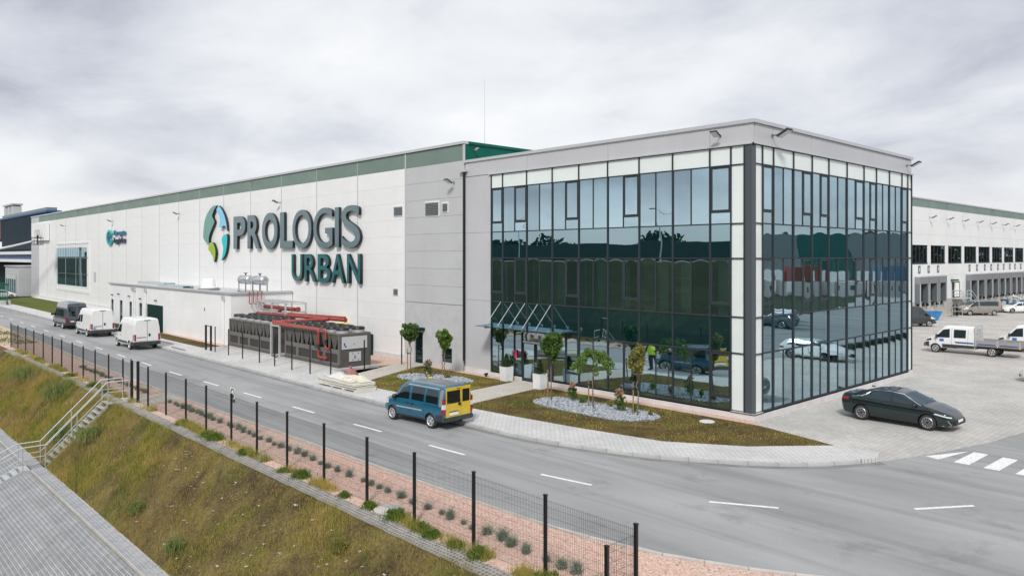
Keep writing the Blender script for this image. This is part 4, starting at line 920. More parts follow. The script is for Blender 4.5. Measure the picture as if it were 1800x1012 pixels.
# ================================================================== VEHICLES
def smoothf(pts, w=0.06):
    def f(x):
        return sum(lin(x+k*w, pts) for k in (-1,-.5,0,.5,1))/5
    return f
class Shell:
    """lofted body: top profile, belt line, half width and underside along x (front is +x)"""
    def __init__(s, Ln, top, belt, half, under, k=0.30, r=0.09):
        s.L = Ln; s.top = smoothf(top); s.belt = smoothf(belt, 0.04); s.half = smoothf(half, 0.05); s.under = smoothf(under, 0.05); s.k = k; s.r = r
    def sec(s, x):
        zb, zt, w = s.under(x), s.top(x), s.half(x); zl = min(s.belt(x), zt-0.012); hh = max(0.0, zt-zl)
        r = min(s.r, hh*0.45+0.008); ye = max(0.15, w*0.965-s.k*hh)
        y7 = (w*0.965+ye)/2+0.02*min(1,hh*2); z7 = (zl+zt-r)/2
        return [(0,zb),(w*0.84,zb),(w*0.945,zb+0.06),(w*0.988,zb+0.20),(w,zb+(zl-zb)*0.55),(w*0.99,zb+(zl-zb)*0.86),(w*0.965,zl),(y7,z7),(ye,zt-r),(ye-0.035,zt-r*0.45),(ye-0.10,zt-r*0.12),(ye*0.55,zt-0.002),(0,zt+0.012)]
    def mesh(s, name, m, arches, rad, n=90):
        xs = [ -s.L/2+s.L*i/n for i in range(n+1)]
        vs = []; ring_n = None
        for x in xs:
            h = s.sec(x); full = h+[(-y,z) for y, z in h[-2:0:-1]]; ring_n = len(full); vs += [(x,y,z) for y, z in full]
        fs = []
        for i in range(n):
            for k in range(ring_n): fs.append((i*ring_n+k,(i+1)*ring_n+k,(i+1)*ring_n+(k+1)%ring_n,i*ring_n+(k+1)%ring_n))
        fs += [tuple(range(ring_n)), tuple(range(n*ring_n,(n+1)*ring_n))[::-1]]
        mb = MB().add(vs, fs); me = mb.mesh(name, [m, MT['black']])
        o = bpy.data.objects.new('tmp_body', me); COL.objects.link(o)
        cb = MB()
        for ax_ in arches:
            w = s.half(ax_)
            for sg_ in (-1,1):
                cb.cyl((ax_, sg_*(w-0.27), rad), (ax_, sg_*(w+0.2), rad), rad+0.05, rad+0.05, 28)
        cm = cb.mesh('cut', [MT['black'], MT['black']]); cm.polygons.foreach_set('material_index', [1]*len(cm.polygons))
        c = bpy.data.objects.new('tmp_cut', cm); COL.objects.link(c)
        md = o.modifiers.new('b', 'BOOLEAN'); md.operation = 'DIFFERENCE'; md.object = c; md.solver = 'EXACT'
        bpy.context.view_layer.update()
        out = bpy.data.meshes.new_from_object(o.evaluated_get(bpy.context.evaluated_depsgraph_get())); out.name = name
        bpy.data.objects.remove(o); bpy.data.objects.remove(c)
        out.polygons.foreach_set('use_smooth', [True]*len(out.polygons)); out.set_sharp_from_angle(angle=R(38)); return out
    def w(s, x, z):
        h = s.sec(x); p = h[1:11]
        for (ya,za),(yb,zb) in zip(p, p[1:]):
            if za <= z <= zb: return ya+(yb-ya)*((z-za)/(zb-za) if zb > za else 0)
        return p[-1][0] if z > p[-1][1] else p[0][0]
    def side(s, q, sg_, off=0.006, nx=8, nz=5, mb=None):
        """bilinear patch on the side; q = 4 corners (x,z): low-rear, low-front, top-front, top-rear"""
        mb = mb or MB(); P = []
        for j in range(nz+1):
            row = []
            for i in range(nx+1):
                u, v = i/nx, j/nz
                a = [q[0][k]*(1-u)+q[1][k]*u for k in (0,1)]; b = [q[3][k]*(1-u)+q[2][k]*u for k in (0,1)]
                x, z = a[0]*(1-v)+b[0]*v, a[1]*(1-v)+b[1]*v
                row.append((x, sg_*(s.w(x,z)+off), z))
            P.append(row)
        return mb.grid(P, flip=(sg_ > 0))
    def over(s, x0, x1, inset=0.06, off=0.008, nx=8, ny=8, y0=-1, y1=1):
        """patch on the top skin between two x positions (windscreen, rear window, roof)"""
        P = []
        for j in range(nx+1):
            x = x0+(x1-x0)*j/nx; h = s.sec(x); ye = h[8][0]-inset; row = []
            dz = (s.top(x+0.02)-s.top(x-0.02))/0.04; nl = math.hypot(1,dz)
            pts = h[8:]
            for i in range(ny+1):
                y = ye*(y0+(y1-y0)*i/ny); ay = abs(y); z = pts[-1][1]
                for (ya,za),(yb,zb) in zip(pts, pts[1:]):
                    if yb <= ay <= ya: z = za+(zb-za)*((ya-ay)/(ya-yb) if ya > yb else 0); break
                row.append((x-dz/nl*off, y, z+off/nl))
            P.append(row)
        return MB().grid(P, flip=(x1 > x0))
    def end(s, x, q, off=0.01, sgn=-1):
        """flat patch on the front (+1) or rear (-1) end, q = (y0,y1,z0,z1)"""
        y0, y1, z0, z1 = q; X = x+sgn*off
        return MB().box(min(X,X+sgn*0.012), max(X,X+sgn*0.012), y0, y1, z0, z1)
TY = {}
def wheel_meshes(rad, wd, style, rim_m):
    key = (rad, wd, style)
    if key in TY: return TY[key]
    rr = rad*0.68
    ty = MB().lathe([(rr,-wd/2+0.01),(rad-0.035,-wd/2),(rad-0.008,-wd/2+0.03),(rad,-wd/4),(rad,wd/4),(rad-0.008,wd/2-0.03),(rad-0.035,wd/2),(rr,wd/2-0.01)],28,(0,0,0),'y').mesh('tyre', MT['rubber'], smooth=True)
    rm = MB().lathe([(rr+0.003,-wd/2+0.012),(rr-0.015,-wd/2+0.0),(rr-0.03,-wd/2+0.03),(rr-0.035,wd/2-0.03),(rr-0.015,wd/2),(rr+0.003,wd/2-0.012)],28,(0,0,0),'y')
    ns = 10 if style == 'alloy' else 6
    for sd_ in (-1,1):
        yf = sd_*(wd/2-0.035)
        rm.cyl((0,yf-0.02,0),(0,yf+0.02*sd_,0),0.065,0.055,12)
        for k in range(ns):
            a = 2*math.pi*k/ns; da = 0.10 if style == 'alloy' else 0.26
            v = []
            for r_, t_ in ((0.05,da*1.3),(rr-0.02,da*0.8)):
                for sgn in (-1,1):
                    aa = a+sgn*t_*(0.6 if r_ < 0.1 else 1); v.append((r_*math.cos(aa), yf+sd_*0.012, r_*math.sin(aa))); v.append((r_*math.cos(aa), yf-sd_*0.02, r_*math.sin(aa)))
            rm.add(v, [(0,2,6,4),(1,5,7,3),(0,4,5,1),(2,3,7,6),(0,1,3,2),(4,6,7,5)])
    rim = rm.mesh('wheel', rim_m)
    dk_ = MB().cyl((0,-wd/2+0.06,0),(0,wd/2-0.06,0),rr-0.03,rr-0.03,24).mesh('brake', MT['black'])
    TY[key] = (rim, ty, dk_); return TY[key]
def wheels(t, xs, hw, rad, wd=0.2, style='steel', rim=None):
    rim_m = rim or MT['steel']
    ri, ty, dkm = wheel_meshes(rad, wd, style+rim_m.name, rim_m) if False else wheel_meshes(rad, wd, style, rim_m)
    for x in xs:
        for sg_ in (-1,1):
            o = link('wheel', ri, t); o.location = (x, sg_*(hw-wd/2-0.005), rad); o.rotation_euler = (0, random.uniform(0,6), 0)
            link('tyre', ty, o); link('brake_disc', dkm, o)
def paint(name, c, rough=0.25, metal=0.0, coat=0.8): return mat(name, c, rough, metal, coat=coat, col2=tuple(v*0.93 for v in c), vscale=3)
MT['car_white'] = paint('car_white', (0.80,0.80,0.79)); MT['van_white'] = paint('van_white', (0.78,0.78,0.77), 0.35, coat=0.4)
MT['car_black'] = paint('car_black', (0.008,0.018,0.019), 0.12, coat=0.6); MT['trim'] = mat('trim', (0.035,0.037,0.04), 0.6, col2=(0.05,0.052,0.055), vscale=6)
MT['red_lamp'] = mat('red_lamp', (0.26,0.010,0.014), 0.15, coat=0.6); MT['clear_lamp'] = mat('clear_lamp', (0.62,0.65,0.67), 0.1, coat=0.8); MT['chrome'] = mat('chrome', (0.75,0.76,0.78), 0.12, 1.0)
MT['plate'] = mat('plate', (0.78,0.78,0.76), 0.5)
def sidepair(t, S, name, m, q, off=0.006, **kw):
    for sg_ in (-1,1): S.side(q, sg_, off, **kw).build(name, m, t, smooth=True, recalc=False)
def line(t, S, name, m, a, b, wd=0.012, off=0.004, n=10):
    for sg_ in (-1,1):
        d = (b[0]-a[0], b[1]-a[1]); l = math.hypot(*d); nn = (-d[1]/l*wd/2, d[0]/l*wd/2)
        S.side([(a[0]-nn[0],a[1]-nn[1]),(b[0]-nn[0],b[1]-nn[1]),(b[0]+nn[0],b[1]+nn[1]),(a[0]+nn[0],a[1]+nn[1])], sg_, off, nx=n, nz=1).build(name, m, t, recalc=False)
def mirrors(t, S, x, z, m, s=1.0):
    for sg_ in (-1,1):
        w = S.w(x,z)
        o = MB().box(-0.07*s,0.07*s,0,0.19*s,-0.08*s,0.08*s).build('wing_mirror', m, t, bevel=0.03*s, smooth=True); o.location = (x, sg_*(w+0.02), z)
        if sg_ < 0: o.scale = (1,-1,1)

def sedan(name, label, loc, rz, body, estate=False, group=None, detail=True):
    t = thing(name, label, 'car', loc, rz, group); Ln = 4.63; f, b = Ln/2, -Ln/2
    if estate: top = [(b,0.95),(b+0.05,1.05),(b+0.45,1.40),(b+1.1,1.47),(0.0,1.48),(0.45,1.42),(1.35,1.00),(1.5,0.96),(f-0.35,0.80),(f-0.06,0.66),(f,0.5)]
    else: top = [(b,0.95),(b+0.04,1.05),(b+0.16,1.10),(b+0.55,1.11),(b+1.35,1.36),(-0.55,1.435),(0.0,1.43),(0.35,1.36),(1.22,0.995),(1.4,0.96),(f-0.35,0.80),(f-0.07,0.66),(f,0.50)]
    belt = [(b,0.85),(b+0.3,0.98),(b+0.9,1.0),(0,0.94),(1.2,0.90),(1.4,0.93),(f-0.3,0.70),(f,0.45)]
    half = [(b,0.62),(b+0.10,0.78),(b+0.5,0.875),(-0.5,0.89),(0.8,0.89),(f-0.75,0.875),(f-0.25,0.78),(f-0.05,0.60),(f,0.50)]
    und = [(b,0.42),(b+0.15,0.24),(b+0.8,0.19),(f-0.8,0.18),(f-0.15,0.20),(f,0.34)]
    S = Shell(Ln, top, belt, half, und, 0.40, 0.07)
    link('body', S.mesh('body', body, (-1.36,1.36), 0.325), t)
    wheels(t, (-1.36,1.36), 0.885, 0.325, 0.21, 'alloy', MT['steel'])
    g_ = MT['car_glass']
    sidepair(t, S, 'front_side_window', g_, [(-0.03,0.985),(1.02,0.975),(0.40,1.30),(-0.05,1.36)])
    sidepair(t, S, 'rear_side_window', g_, [(-0.95,1.01),(-0.12,0.99),(-0.14,1.365),(-0.85,1.33)])
    sidepair(t, S, 'quarter_window', g_, [(-1.32,1.04) if not estate else (-1.75,1.05),(-1.0,1.015),(-0.9,1.32),(-1.1,1.24) if not estate else (-1.6,1.30)])
    S.over(1.16,0.40).build('windscreen', MT['clear_lamp'] if False else g_, t, smooth=True, recalc=False)
    if estate: S.over(b+0.42,b+0.10).build('rear_window', g_, t, smooth=True, recalc=False)
    else: S.over(-0.98,-1.72).build('rear_window', g_, t, smooth=True, recalc=False)
    for q in (((-1.34,1.05),(-0.85,1.36)),((-0.85,1.36),(-0.2,1.40)),((-0.2,1.40),(0.36,1.34)),((0.36,1.34),(1.10,0.98))) if not estate else (((-1.7,1.33),(-0.2,1.42)),((-0.2,1.42),(0.36,1.36)),((0.36,1.36),(1.10,0.98))):
        line(t, S, 'window_trim', MT['chrome'], q[0], q[1], 0.022, 0.012)
    for a in ((( -0.08,0.32),(-0.07,1.36)),((0.95,0.35),(1.08,0.96)),((-0.98,0.62),(-0.88,1.0))): line(t, S, 'door_seam', MT['black'], a[0], a[1], 0.010, 0.003)
    line(t, S, 'sill_line', MT['trim'], (-0.9,0.27), (0.95,0.26), 0.06, 0.004)
    for x in (-0.30,-1.0): sidepair(t, S, 'door_handle', body, [(x-0.11,0.835),(x+0.11,0.83),(x+0.11,0.865),(x-0.11,0.87)], 0.02, nx=3, nz=2)
    mirrors(t, S, 0.88, 0.99, body)
    sidepair(t, S, 'headlight', MT['clear_lamp'], [(f-0.72,0.70),(f-0.10,0.585),(f-0.12,0.63),(f-0.66,0.75)], 0.008)
    sidepair(t, S, 'tail_light', MT['red_lamp'], [(b+0.03,0.80),(b+0.40,0.84),(b+0.42,0.95),(b+0.04,0.93)], 0.008)
    S.end(f-0.02, (-0.42,0.42,0.47,0.54), 0.012, 1).build('grille', MT['trim'], t); MB().box(f-0.06,f+0.02,-0.55,0.55,0.30,0.44).build('lower_grille', MT['black'], t)
    MB().box(f+0.014,f+0.026,-0.26,0.26,0.40,0.51).build('number_plate', MT['plate'], t)
    MB().box(b-0.02,b-0.008,-0.26,0.26,0.62,0.73).build('number_plate', MT['plate'], t)
    for sg_ in (-1,1):
        mb = MB(); pts = [(f-0.42,0.26),(f-0.16,0.255),(f-0.11,0.30),(f-0.22,0.50)]
        mb.tube([(x, sg_*(S.w(x,z)+0.012), z) for x, z in pts], 0.014, 6).build('fog_surround', MT['chrome'], t)
    if detail: MB().add([(-1.05,-0.015,1.40),(-1.25,-0.015,1.37),(-1.22,0,1.46),(-1.05,0.015,1.40),(-1.25,0.015,1.37)], [(0,2,1),(3,4,2),(0,3,2),(1,2,4),(0,1,4,3)]).build('roof_fin', body, t)
    return t

def van(name, label, loc, rz, body, Ln=5.3, H=2.45, side_glass=(), rear='panel', lower=None, group=None, wb=3.2, hw=1.0, cat='van', rear_glass=False, lower_col=None, slide=False):
    t = thing(name, label, cat, loc, rz, group); f, b = Ln/2, -Ln/2
    top = [(b,H-0.14),(b+0.03,H-0.07),(b+0.14,H-0.015),(b+1.2,H),(f-2.0,H-0.015),(f-1.72,H-0.12),(f-0.92,1.38),(f-0.78,1.26),(f-0.22,1.08),(f-0.06,0.92),(f,0.66)]
    belt = [(b,1.18),(f-1.2,1.18),(f-0.9,1.14),(f-0.3,0.90),(f,0.5)]
    half = [(b,hw-0.03),(b+0.06,hw),(f-1.2,hw),(f-0.5,hw-0.05),(f-0.12,hw-0.22),(f,hw-0.42)]
    und = [(b,0.42),(b+0.3,0.36),(b+1,0.30),(f-0.7,0.28),(f-0.1,0.28),(f,0.36)]
    S = Shell(Ln, top, belt, half, und, 0.11, 0.13)
    xf, xr = f-0.92, f-0.92-wb; rad = 0.34
    link('body', S.mesh('body', body, (xr,xf), rad), t)
    wheels(t, (xr,xf), hw-0.01, rad, 0.21, 'steel', MT['galv'])
    g_ = MT['car_glass']; S.t = t
    S.over(f-0.98,f-1.70,0.08).build('windscreen', g_, t, smooth=True, recalc=False)
    sidepair(t, S, 'cab_window', g_, [(f-2.05,1.24),(f-1.10,1.20),(f-1.55,1.80),(f-2.05,1.86)])
    for a, c in side_glass: sidepair(t, S, 'side_window', g_, [(a,1.25),(c,1.25),(c,1.88),(a,1.88)])
    for a in (((f-2.12,0.40),(f-2.12,1.95)),((f-1.02,0.60),(f-1.02,1.2)),((f-3.35,0.40),(f-3.35,2.0))): line(t, S, 'door_seam', MT['trim'], a[0], a[1], 0.016, 0.003)
    sidepair(t, S, 'rub_strip', lower_col or MT['trim'], [(xr+0.5,0.44),(xf-0.45,0.44),(xf-0.45,0.60),(xr+0.5,0.60)], 0.01)
    sidepair(t, S, 'wheel_trim', MT['trim'], [(b+0.06,0.40),(xr-0.42,0.40),(xr-0.42,0.66),(b+0.06,0.66)], 0.012)
    sidepair(t, S, 'door_handle', MT['trim'], [(f-2.03,0.98),(f-1.86,0.98),(f-1.86,1.06),(f-2.03,1.06)], 0.015, nx=2, nz=2)
    mirrors(t, S, f-1.16, 1.32, MT['trim'], 1.6)
    sidepair(t, S, 'headlight', MT['clear_lamp'], [(f-0.78,0.88),(f-0.16,0.78),(f-0.18,0.90),(f-0.70,1.10)], 0.01)
    sidepair(t, S, 'tail_light', MT['red_lamp'], [(b+0.01,0.74),(b+0.12,0.74),(b+0.12,1.22),(b+0.01,1.22)], 0.012, nx=2)
    for sg_ in (-1,1): MB().box(b-0.03,b-0.004,sg_*(hw-0.19) if sg_ > 0 else -(hw-0.06),(hw-0.06) if sg_ > 0 else -(hw-0.19),0.74,1.22).build('tail_light', MT['red_lamp'], t)
    MB().box(b-0.09,b+0.2,-hw+0.02,hw-0.02,0.40,0.66).build('rear_bumper', MT['trim'], t, bevel=0.03)
    MB().box(f-0.28,f+0.03,-hw+0.32,hw-0.32,0.34,0.58).build('front_bumper', MT['trim'], t, bevel=0.04); MB().box(f-0.1,f+0.012,-0.45,0.45,0.64,0.78).build('grille', MT['black'], t)
    ds_ = [(-hw+0.2,-0.015),(0.015,hw-0.2)]
    for i, (y0, y1) in enumerate(ds_):
        d_ = S.end(b, (y0,y1,0.70,H-0.22), 0.002).build('rear_door', body, t)
        if rear_glass: MB().box(b-0.024,b-0.016,y0+0.08,y1-0.08,1.3,H-0.36).build('rear_window', g_, d_)
        MB().box(b-0.022,b-0.015,y0+0.06,y1-0.06,0.94,1.0).build('door_groove', MT['trim'] if i == 1 else body, d_)
        if i == 0: MB().box(b-0.05,b-0.015,y1-0.2,y1-0.08,1.05,1.25).build('door_handle', MT['black'], d_)
    MB().box(b-0.02,b-0.003,-0.012,0.012,0.70,H-0.2).build('door_gap', MT['trim'], t)
    MB().box(b-0.02,b+0.02,-0.25,0.25,H-0.17,H-0.12).build('brake_light', MT['trim'], t)
    MB().box(b-0.034,b-0.016,0.12,0.58,0.74,0.85).build('number_plate', MT['plate'], t)
    return t, S

# parked sedan by the glass corner
sd1 = sedan('sedan_car', 'black sedan parked on the grey block paving by the glass corner', (4.42,4.65,0.02), R(-2), MT['car_black'])
# vans in the road
MT['van_slate'] = paint('van_slate', (0.10,0.125,0.15), 0.2, 0.3); MT['van_grey'] = paint('van_grey', (0.045,0.05,0.056), 0.22, 0.3); MT['van_beige'] = paint('van_beige', (0.33,0.295,0.255), 0.3, 0.35)
van('white_van', 'white panel van parked nearest, right of the row of three vans', (-47.7,-10.75,0), R(180), MT['van_white'], 5.2, 2.42)
v2, S2 = van('white_van', 'white panel van with side windows, middle of the three parked vans', (-60.4,-10.6,0), R(180), MT['van_white'], 5.6, 2.5, side_glass=((0.0,0.62),), wb=3.4)
MB().box(-2.83,-2.815,0.45,0.75,0.72,0.88).build('blue_plate', mat('blue_plate', (0.05,0.22,0.5), 0.5), v2)
van('dark_van', 'dark slate high roof van at the front of the row of three vans', (-70.3,-10.35,0), R(180), MT['van_slate'], 5.9, 2.62, side_glass=((0.0,0.65),(-1.9,-0.1)), wb=3.6, rear_glass=True)

# small blue van with yellow rear doors
def city_van():
    t = thing('city_van', 'blue small van with bright yellow rear doors parked at the kerb', 'van', (-10.0,-10.22,0), R(184.2)); Ln = 4.16; f, b = Ln/2, -Ln/2; hw = 0.86
    blue = paint('van_blue', (0.006,0.105,0.18), 0.25); yel = paint('van_yellow', (0.66,0.46,0.035), 0.35, coat=0.4); sil = mat('roof_grey', (0.30,0.31,0.32), 0.4, 0.4)
    top = [(b,1.66),(b+0.03,1.72),(b+0.15,1.79),(-0.6,1.82),(0.35,1.79),(0.65,1.70),(1.22,1.12),(1.32,1.06),(f-0.22,0.93),(f-0.06,0.80),(f,0.58)]
    belt = [(b,1.0),(0.9,0.98),(1.2,0.97),(f-0.3,0.78),(f,0.45)]
    half = [(b,hw-0.03),(b+0.06,hw),(0.9,hw),(f-0.45,hw-0.05),(f-0.12,hw-0.16),(f,hw-0.32)]
    und = [(b,0.36),(b+0.5,0.27),(f-0.6,0.25),(f,0.34)]
    S = Shell(Ln, top, belt, half, und, 0.17, 0.12)
    link('body', S.mesh('body', blue, (-1.27,1.28), 0.305), t); wheels(t, (-1.27,1.28), 0.85, 0.305, 0.18, 'steel', MT['galv'])
    g_ = MT['car_glass']
    S.over(b+0.16,0.40,0.03,0.004).build('roof_skin', sil, t, smooth=True, recalc=False)
    for y in (-0.3,-0.1,0.1,0.3): MB().box(b+0.25,0.2,y-0.015,y+0.015,1.822,1.838).build('roof_rib', sil, t)
    S.over(1.16,0.62,0.06).build('windscreen', g_, t, smooth=True, recalc=False)
    sidepair(t, S, 'front_side_window', g_, [(0.12,1.06),(1.0,1.04),(0.62,1.50),(0.14,1.62)])
    sidepair(t, S, 'sliding_door_window', g_, [(-0.82,1.06),(-0.02,1.06),(-0.02,1.63),(-0.82,1.63)])
    sidepair(t, S, 'rear_side_window', g_, [(-1.72,1.06),(-0.95,1.06),(-0.95,1.63),(-1.68,1.60)])
    sidepair(t, S, 'pillar_sheen', sil, [(b+0.07,0.98),(-1.80,0.98),(-1.80,1.66),(b+0.09,1.66)], 0.006)  # reflected sheen on the rear pillar, painted as a silver patch
    sidepair(t, S, 'cant_rail_sheen', MT['steel'], [(-1.7,1.655),(0.30,1.655),(0.28,1.70),(-1.7,1.70)], 0.006)  # pale metal strip painting the reflected sheen along the cant rail
    line(t, S, 'rub_strip', MT['galv'], (-0.75,0.70), (0.95,0.68), 0.05, 0.012); line(t, S, 'slide_rail', MT['black'], (-1.85,0.955), (-0.85,0.965), 0.03, 0.006)
    for a in (((0.05,0.35),(0.05,1.64)),((1.02,0.45),(1.06,1.02)),((-0.88,0.35),(-0.88,1.64))): line(t, S, 'door_seam', MT['black'], a[0], a[1], 0.010, 0.003)
    for x in (0.20,-0.12): sidepair(t, S, 'door_handle', MT['black'], [(x-0.08,0.86),(x+0.08,0.86),(x+0.08,0.92),(x-0.08,0.92)], 0.018, nx=2, nz=2)
    sidepair(t, S, 'sill', MT['trim'], [(-0.85,0.27),(0.85,0.26),(0.85,0.36),(-0.85,0.37)], 0.008)
    sidepair(t, S, 'rear_corner_bumper', MT['trim'], [(b+0.05,0.36),(-1.66,0.36),(-1.62,0.60),(b+0.05,0.66)], 0.016)
    mirrors(t, S, 0.98, 1.10, MT['black'], 1.1)
    sidepair(t, S, 'headlight', MT['clear_lamp'], [(f-0.55,0.72),(f-0.12,0.66),(f-0.15,0.80),(f-0.5,0.92)], 0.008)
    MB().box(f-0.25,f+0.03,-0.58,0.58,0.36,0.56).build('front_bumper', MT['trim'], t, bevel=0.03)
    MB().box(b-0.08,b+0.15,-hw+0.02,hw-0.02,0.34,0.52).build('rear_bumper', MT['trim'], t, bevel=0.03)
    for i, (y0, y1) in enumerate(((-0.70,0.155),(0.175,0.70))):   # local y is flipped by the parking direction
        yy0, yy1 = -y1, -y0
        d_ = S.end(b, (yy0,yy1,0.53,1.74), 0.004).build('rear_door', yel, t); d_['label'] = 'bright yellow rear door'
        MB().box(b-0.03,b-0.018,yy0+0.06,yy1-0.06,1.10,1.62).build('rear_window', g_, d_)
        if i == 0:
            MB().box(b-0.04,b-0.018,yy0+0.17,yy0+0.65,0.60,0.72).build('number_plate', MT['plate'], d_)
            MB().box(b-0.04,b-0.018,yy0+0.15,yy0+0.67,0.735,0.76).build('plate_lamp', MT['black'], d_)
            MB().box(b-0.06,b-0.018,yy0+0.02,yy0+0.16,0.98,1.07).build('door_handle', MT['black'], d_)
            MB().tube([(b-0.035,yy0+0.1,1.05),(b-0.035,yy0+0.05,1.22)],0.015,6).build('wiper', MT['black'], d_)
    MB().box(b-0.02,b+0.02,-0.72,0.72,1.70,1.745).build('rear_header', yel, t)
    for sg_ in (-1,1):
        ya, yb = (0.71,0.84) if sg_ > 0 else (-0.84,-0.71)
        for z0, z1, m_ in ((0.66,0.88,MT['red_lamp']),(0.885,1.08,MT['clear_lamp']),(1.085,1.30,MT['red_lamp'])):
            MB().box(b-0.02,b+0.05,ya,yb,z0,z1).build('tail_light', m_, t)
            S.side([(b+0.012,z0),(b+0.09,z0),(b+0.09,z1),(b+0.012,z1)], sg_, 0.01, nx=1, nz=1).build('tail_light', m_, t, recalc=False)
    MB().box(b-0.03,b-0.005,-0.09,0.09,1.67,1.70).build('brake_light', MT['red_lamp'], t)
    return t
city_van()

# crew cab dropside truck (front at +x)
def truck(label, loc, rz, box_body=False, group=None, letters=True):
    t = thing('crew_cab_truck', label, 'truck', loc, rz, group); Ln = 3.7; hw = 1.0
    c = 1.55                                                   # cab centre
    def sh(pts): return [(x, z) for x, z in pts]
    f, b = Ln/2, -Ln/2
    top = [(b,2.02),(b+0.05,2.14),(b+0.2,2.2),(0.1,2.2),(0.35,2.12),(1.05,1.38),(1.2,1.26),(f-0.25,1.10),(f-0.06,0.95),(f,0.7)]
    belt = [(b,1.2),(0.8,1.2),(1.1,1.16),(f-0.3,0.95),(f,0.55)]
    half = [(b,hw-0.02),(0.8,hw),(f-0.5,hw-0.06),(f-0.12,hw-0.2),(f,hw-0.36)]
    und = [(b,0.42),(f-0.3,0.38),(f,0.42)]
    S = Shell(Ln, top, belt, half, und, 0.14, 0.11)
    me = S.mesh('cab', MT['car_white'], (0.92,), 0.35); o = link('cab', me, t); o.location = (c,0,0)
    def side(name, m, q, off=0.006, **kw):
        for sg_ in (-1,1):
            p = S.side(q, sg_, off, **kw).build(name, m, t, smooth=True, recalc=False); p.location = (c,0,0)
    side('front_side_window', MT['car_glass'], [(-0.12,1.26),(0.92,1.22),(0.38,1.86),(-0.1,1.95)]); side('rear_side_window', MT['car_glass'], [(-1.25,1.28),(-0.4,1.26),(-0.4,1.92),(-1.25,1.92)])
    side('dark_skirt', MT['trim'], [(b+0.02,0.46),(0.42,0.46),(0.42,0.74),(b+0.02,0.74)]); side('dark_skirt', MT['trim'], [(1.40,0.46),(f-0.1,0.5),(f-0.12,0.78),(1.40,0.86)])
    side('headlight', MT['car_glass'], [(f-0.65,0.98),(f-0.2,0.88),(f-0.22,1.0),(f-0.6,1.14)], 0.01)
    side('blue_stripe', mat('stripe_blue', (0.03,0.09,0.30), 0.4), [(b+0.05,0.86),(-0.55,0.86),(-0.45,0.98),(b+0.05,0.98)], 0.007)
    for sg_ in (-1,1):
        mb = MB(); S.side([(0.30,0.93),(0.62,0.93),(0.62,1.15),(0.30,1.15)], sg_, 0.008, nx=4, nz=3, mb=mb); p = mb.build('door_emblem', mat('emblem_blue', (0.04,0.16,0.45), 0.4), t, recalc=False); p.location = (c,0,0)
    for a in (((-0.25,0.5),(-0.25,1.98)),((0.88,0.8),(0.9,1.2)),((-1.4,0.5),(-1.4,1.98))):
        for sg_ in (-1,1):
            p = S.side([(a[0][0]-0.008,a[0][1]),(a[0][0]+0.008,a[0][1]),(a[1][0]+0.008,a[1][1]),(a[1][0]-0.008,a[1][1])], sg_, 0.004, nx=1, nz=8).build('door_seam', MT['trim'], t, recalc=False); p.location = (c,0,0)
    p = S.over(1.0,0.40,0.08).build('windscreen', MT['car_glass'], t, smooth=True, recalc=False); p.location = (c,0,0)
    for sg_ in (-1,1):
        p = MB().box(-0.08,0.08,0,0.2,-0.14,0.14).build('wing_mirror', MT['trim'], t, bevel=0.03); p.location = (c+0.78, sg_*1.0+(0 if sg_ > 0 else -0.2), 1.35)
    wheels(t, (c+0.92, c+0.92-3.95), 0.98, 0.35, 0.21, 'steel', MT['galv'])
    MB().box(-3.3,c-1.9,-0.42,0.42,0.5,0.68).build('chassis', MT['black'], t)
    alu = mat('alu_board', (0.42,0.42,0.42), 0.45, 0.5)
    x0, x1 = -3.35, c-1.95
    if box_body:
        MB().box(x0,x1,-1.05,1.05,0.8,2.3).build('grey_box', mat('grey_tarp', (0.27,0.27,0.275), 0.8), t, bevel=0.03)
    else:
        MB().box(x0,x1,-1.02,1.02,0.72,0.80).build('load_floor', MT['stake'], t)
        for sg_ in (-1,1):
            for k in range(2):
                a = x0+(x1-x0)*k/2; e_ = x0+(x1-x0)*(k+1)/2
                d_ = MB().box(a+0.03,e_-0.03,sg_*1.04-0.02,sg_*1.04+0.02,0.80,1.20).build('drop_side', alu, t)
                if letters: MB().box(a+0.12,e_-0.15,sg_*1.065-0.004,sg_*1.065+0.002,0.86,0.95).build('blue_stripe', MT['dark_green'] if False else mat('stripe_blue2', (0.03,0.09,0.30), 0.4), d_)
            for k in range(3): MB().box(x0+(x1-x0)*k/2-0.03,x0+(x1-x0)*k/2+0.03,sg_*1.04-0.035,sg_*1.04+0.035,0.72,1.26).build('stanchion', MT['galv'], t)
        MB().box(x0-0.02,x0+0.02,-1.0,1.0,0.8,1.2).build('tail_board', alu, t)
        hb = MB().box(x1+0.02,x1+0.06,-1.0,1.0,0.8,1.55).box(x1+0.02,x1+0.06,-1.0,-0.93,1.55,2.3).box(x1+0.02,x1+0.06,0.93,1.0,1.55,2.3).box(x1+0.02,x1+0.06,-0.93,0.93,1.68,1.80).box(x1+0.02,x1+0.06,-0.93,0.93,1.93,2.05).box(x1+0.02,x1+0.06,-0.93,0.93,2.18,2.3)
        hb.build('headboard', MT['wall_grey'], t)
        MB().box(-0.9,0.3,-0.95,-0.62,0.42,0.66).build('tool_locker', alu, t)
    MB().box(c+f-0.25,c+f+0.03,-0.7,0.7,0.42,0.72).build('front_bumper', MT['trim'], t, bevel=0.04)
    for sg_ in (-1,1): MB().box(-2.9,-2.2,sg_*0.86-0.12,sg_*0.86+0.12,0.68,0.72).build('mudguard', MT['black'], t)
    return t
truck('white crew cab dropside truck with blue stripe below the parking apron', (-1.75,37.3,-0.5), R(180))
truck('second white crew cab truck cut by the right picture edge behind the first', (2.1,42.2,-0.5), R(180))
truck('white crew cab truck with grey box body far off before the docks', (-9.3,99.0,-0.5), R(228), True)
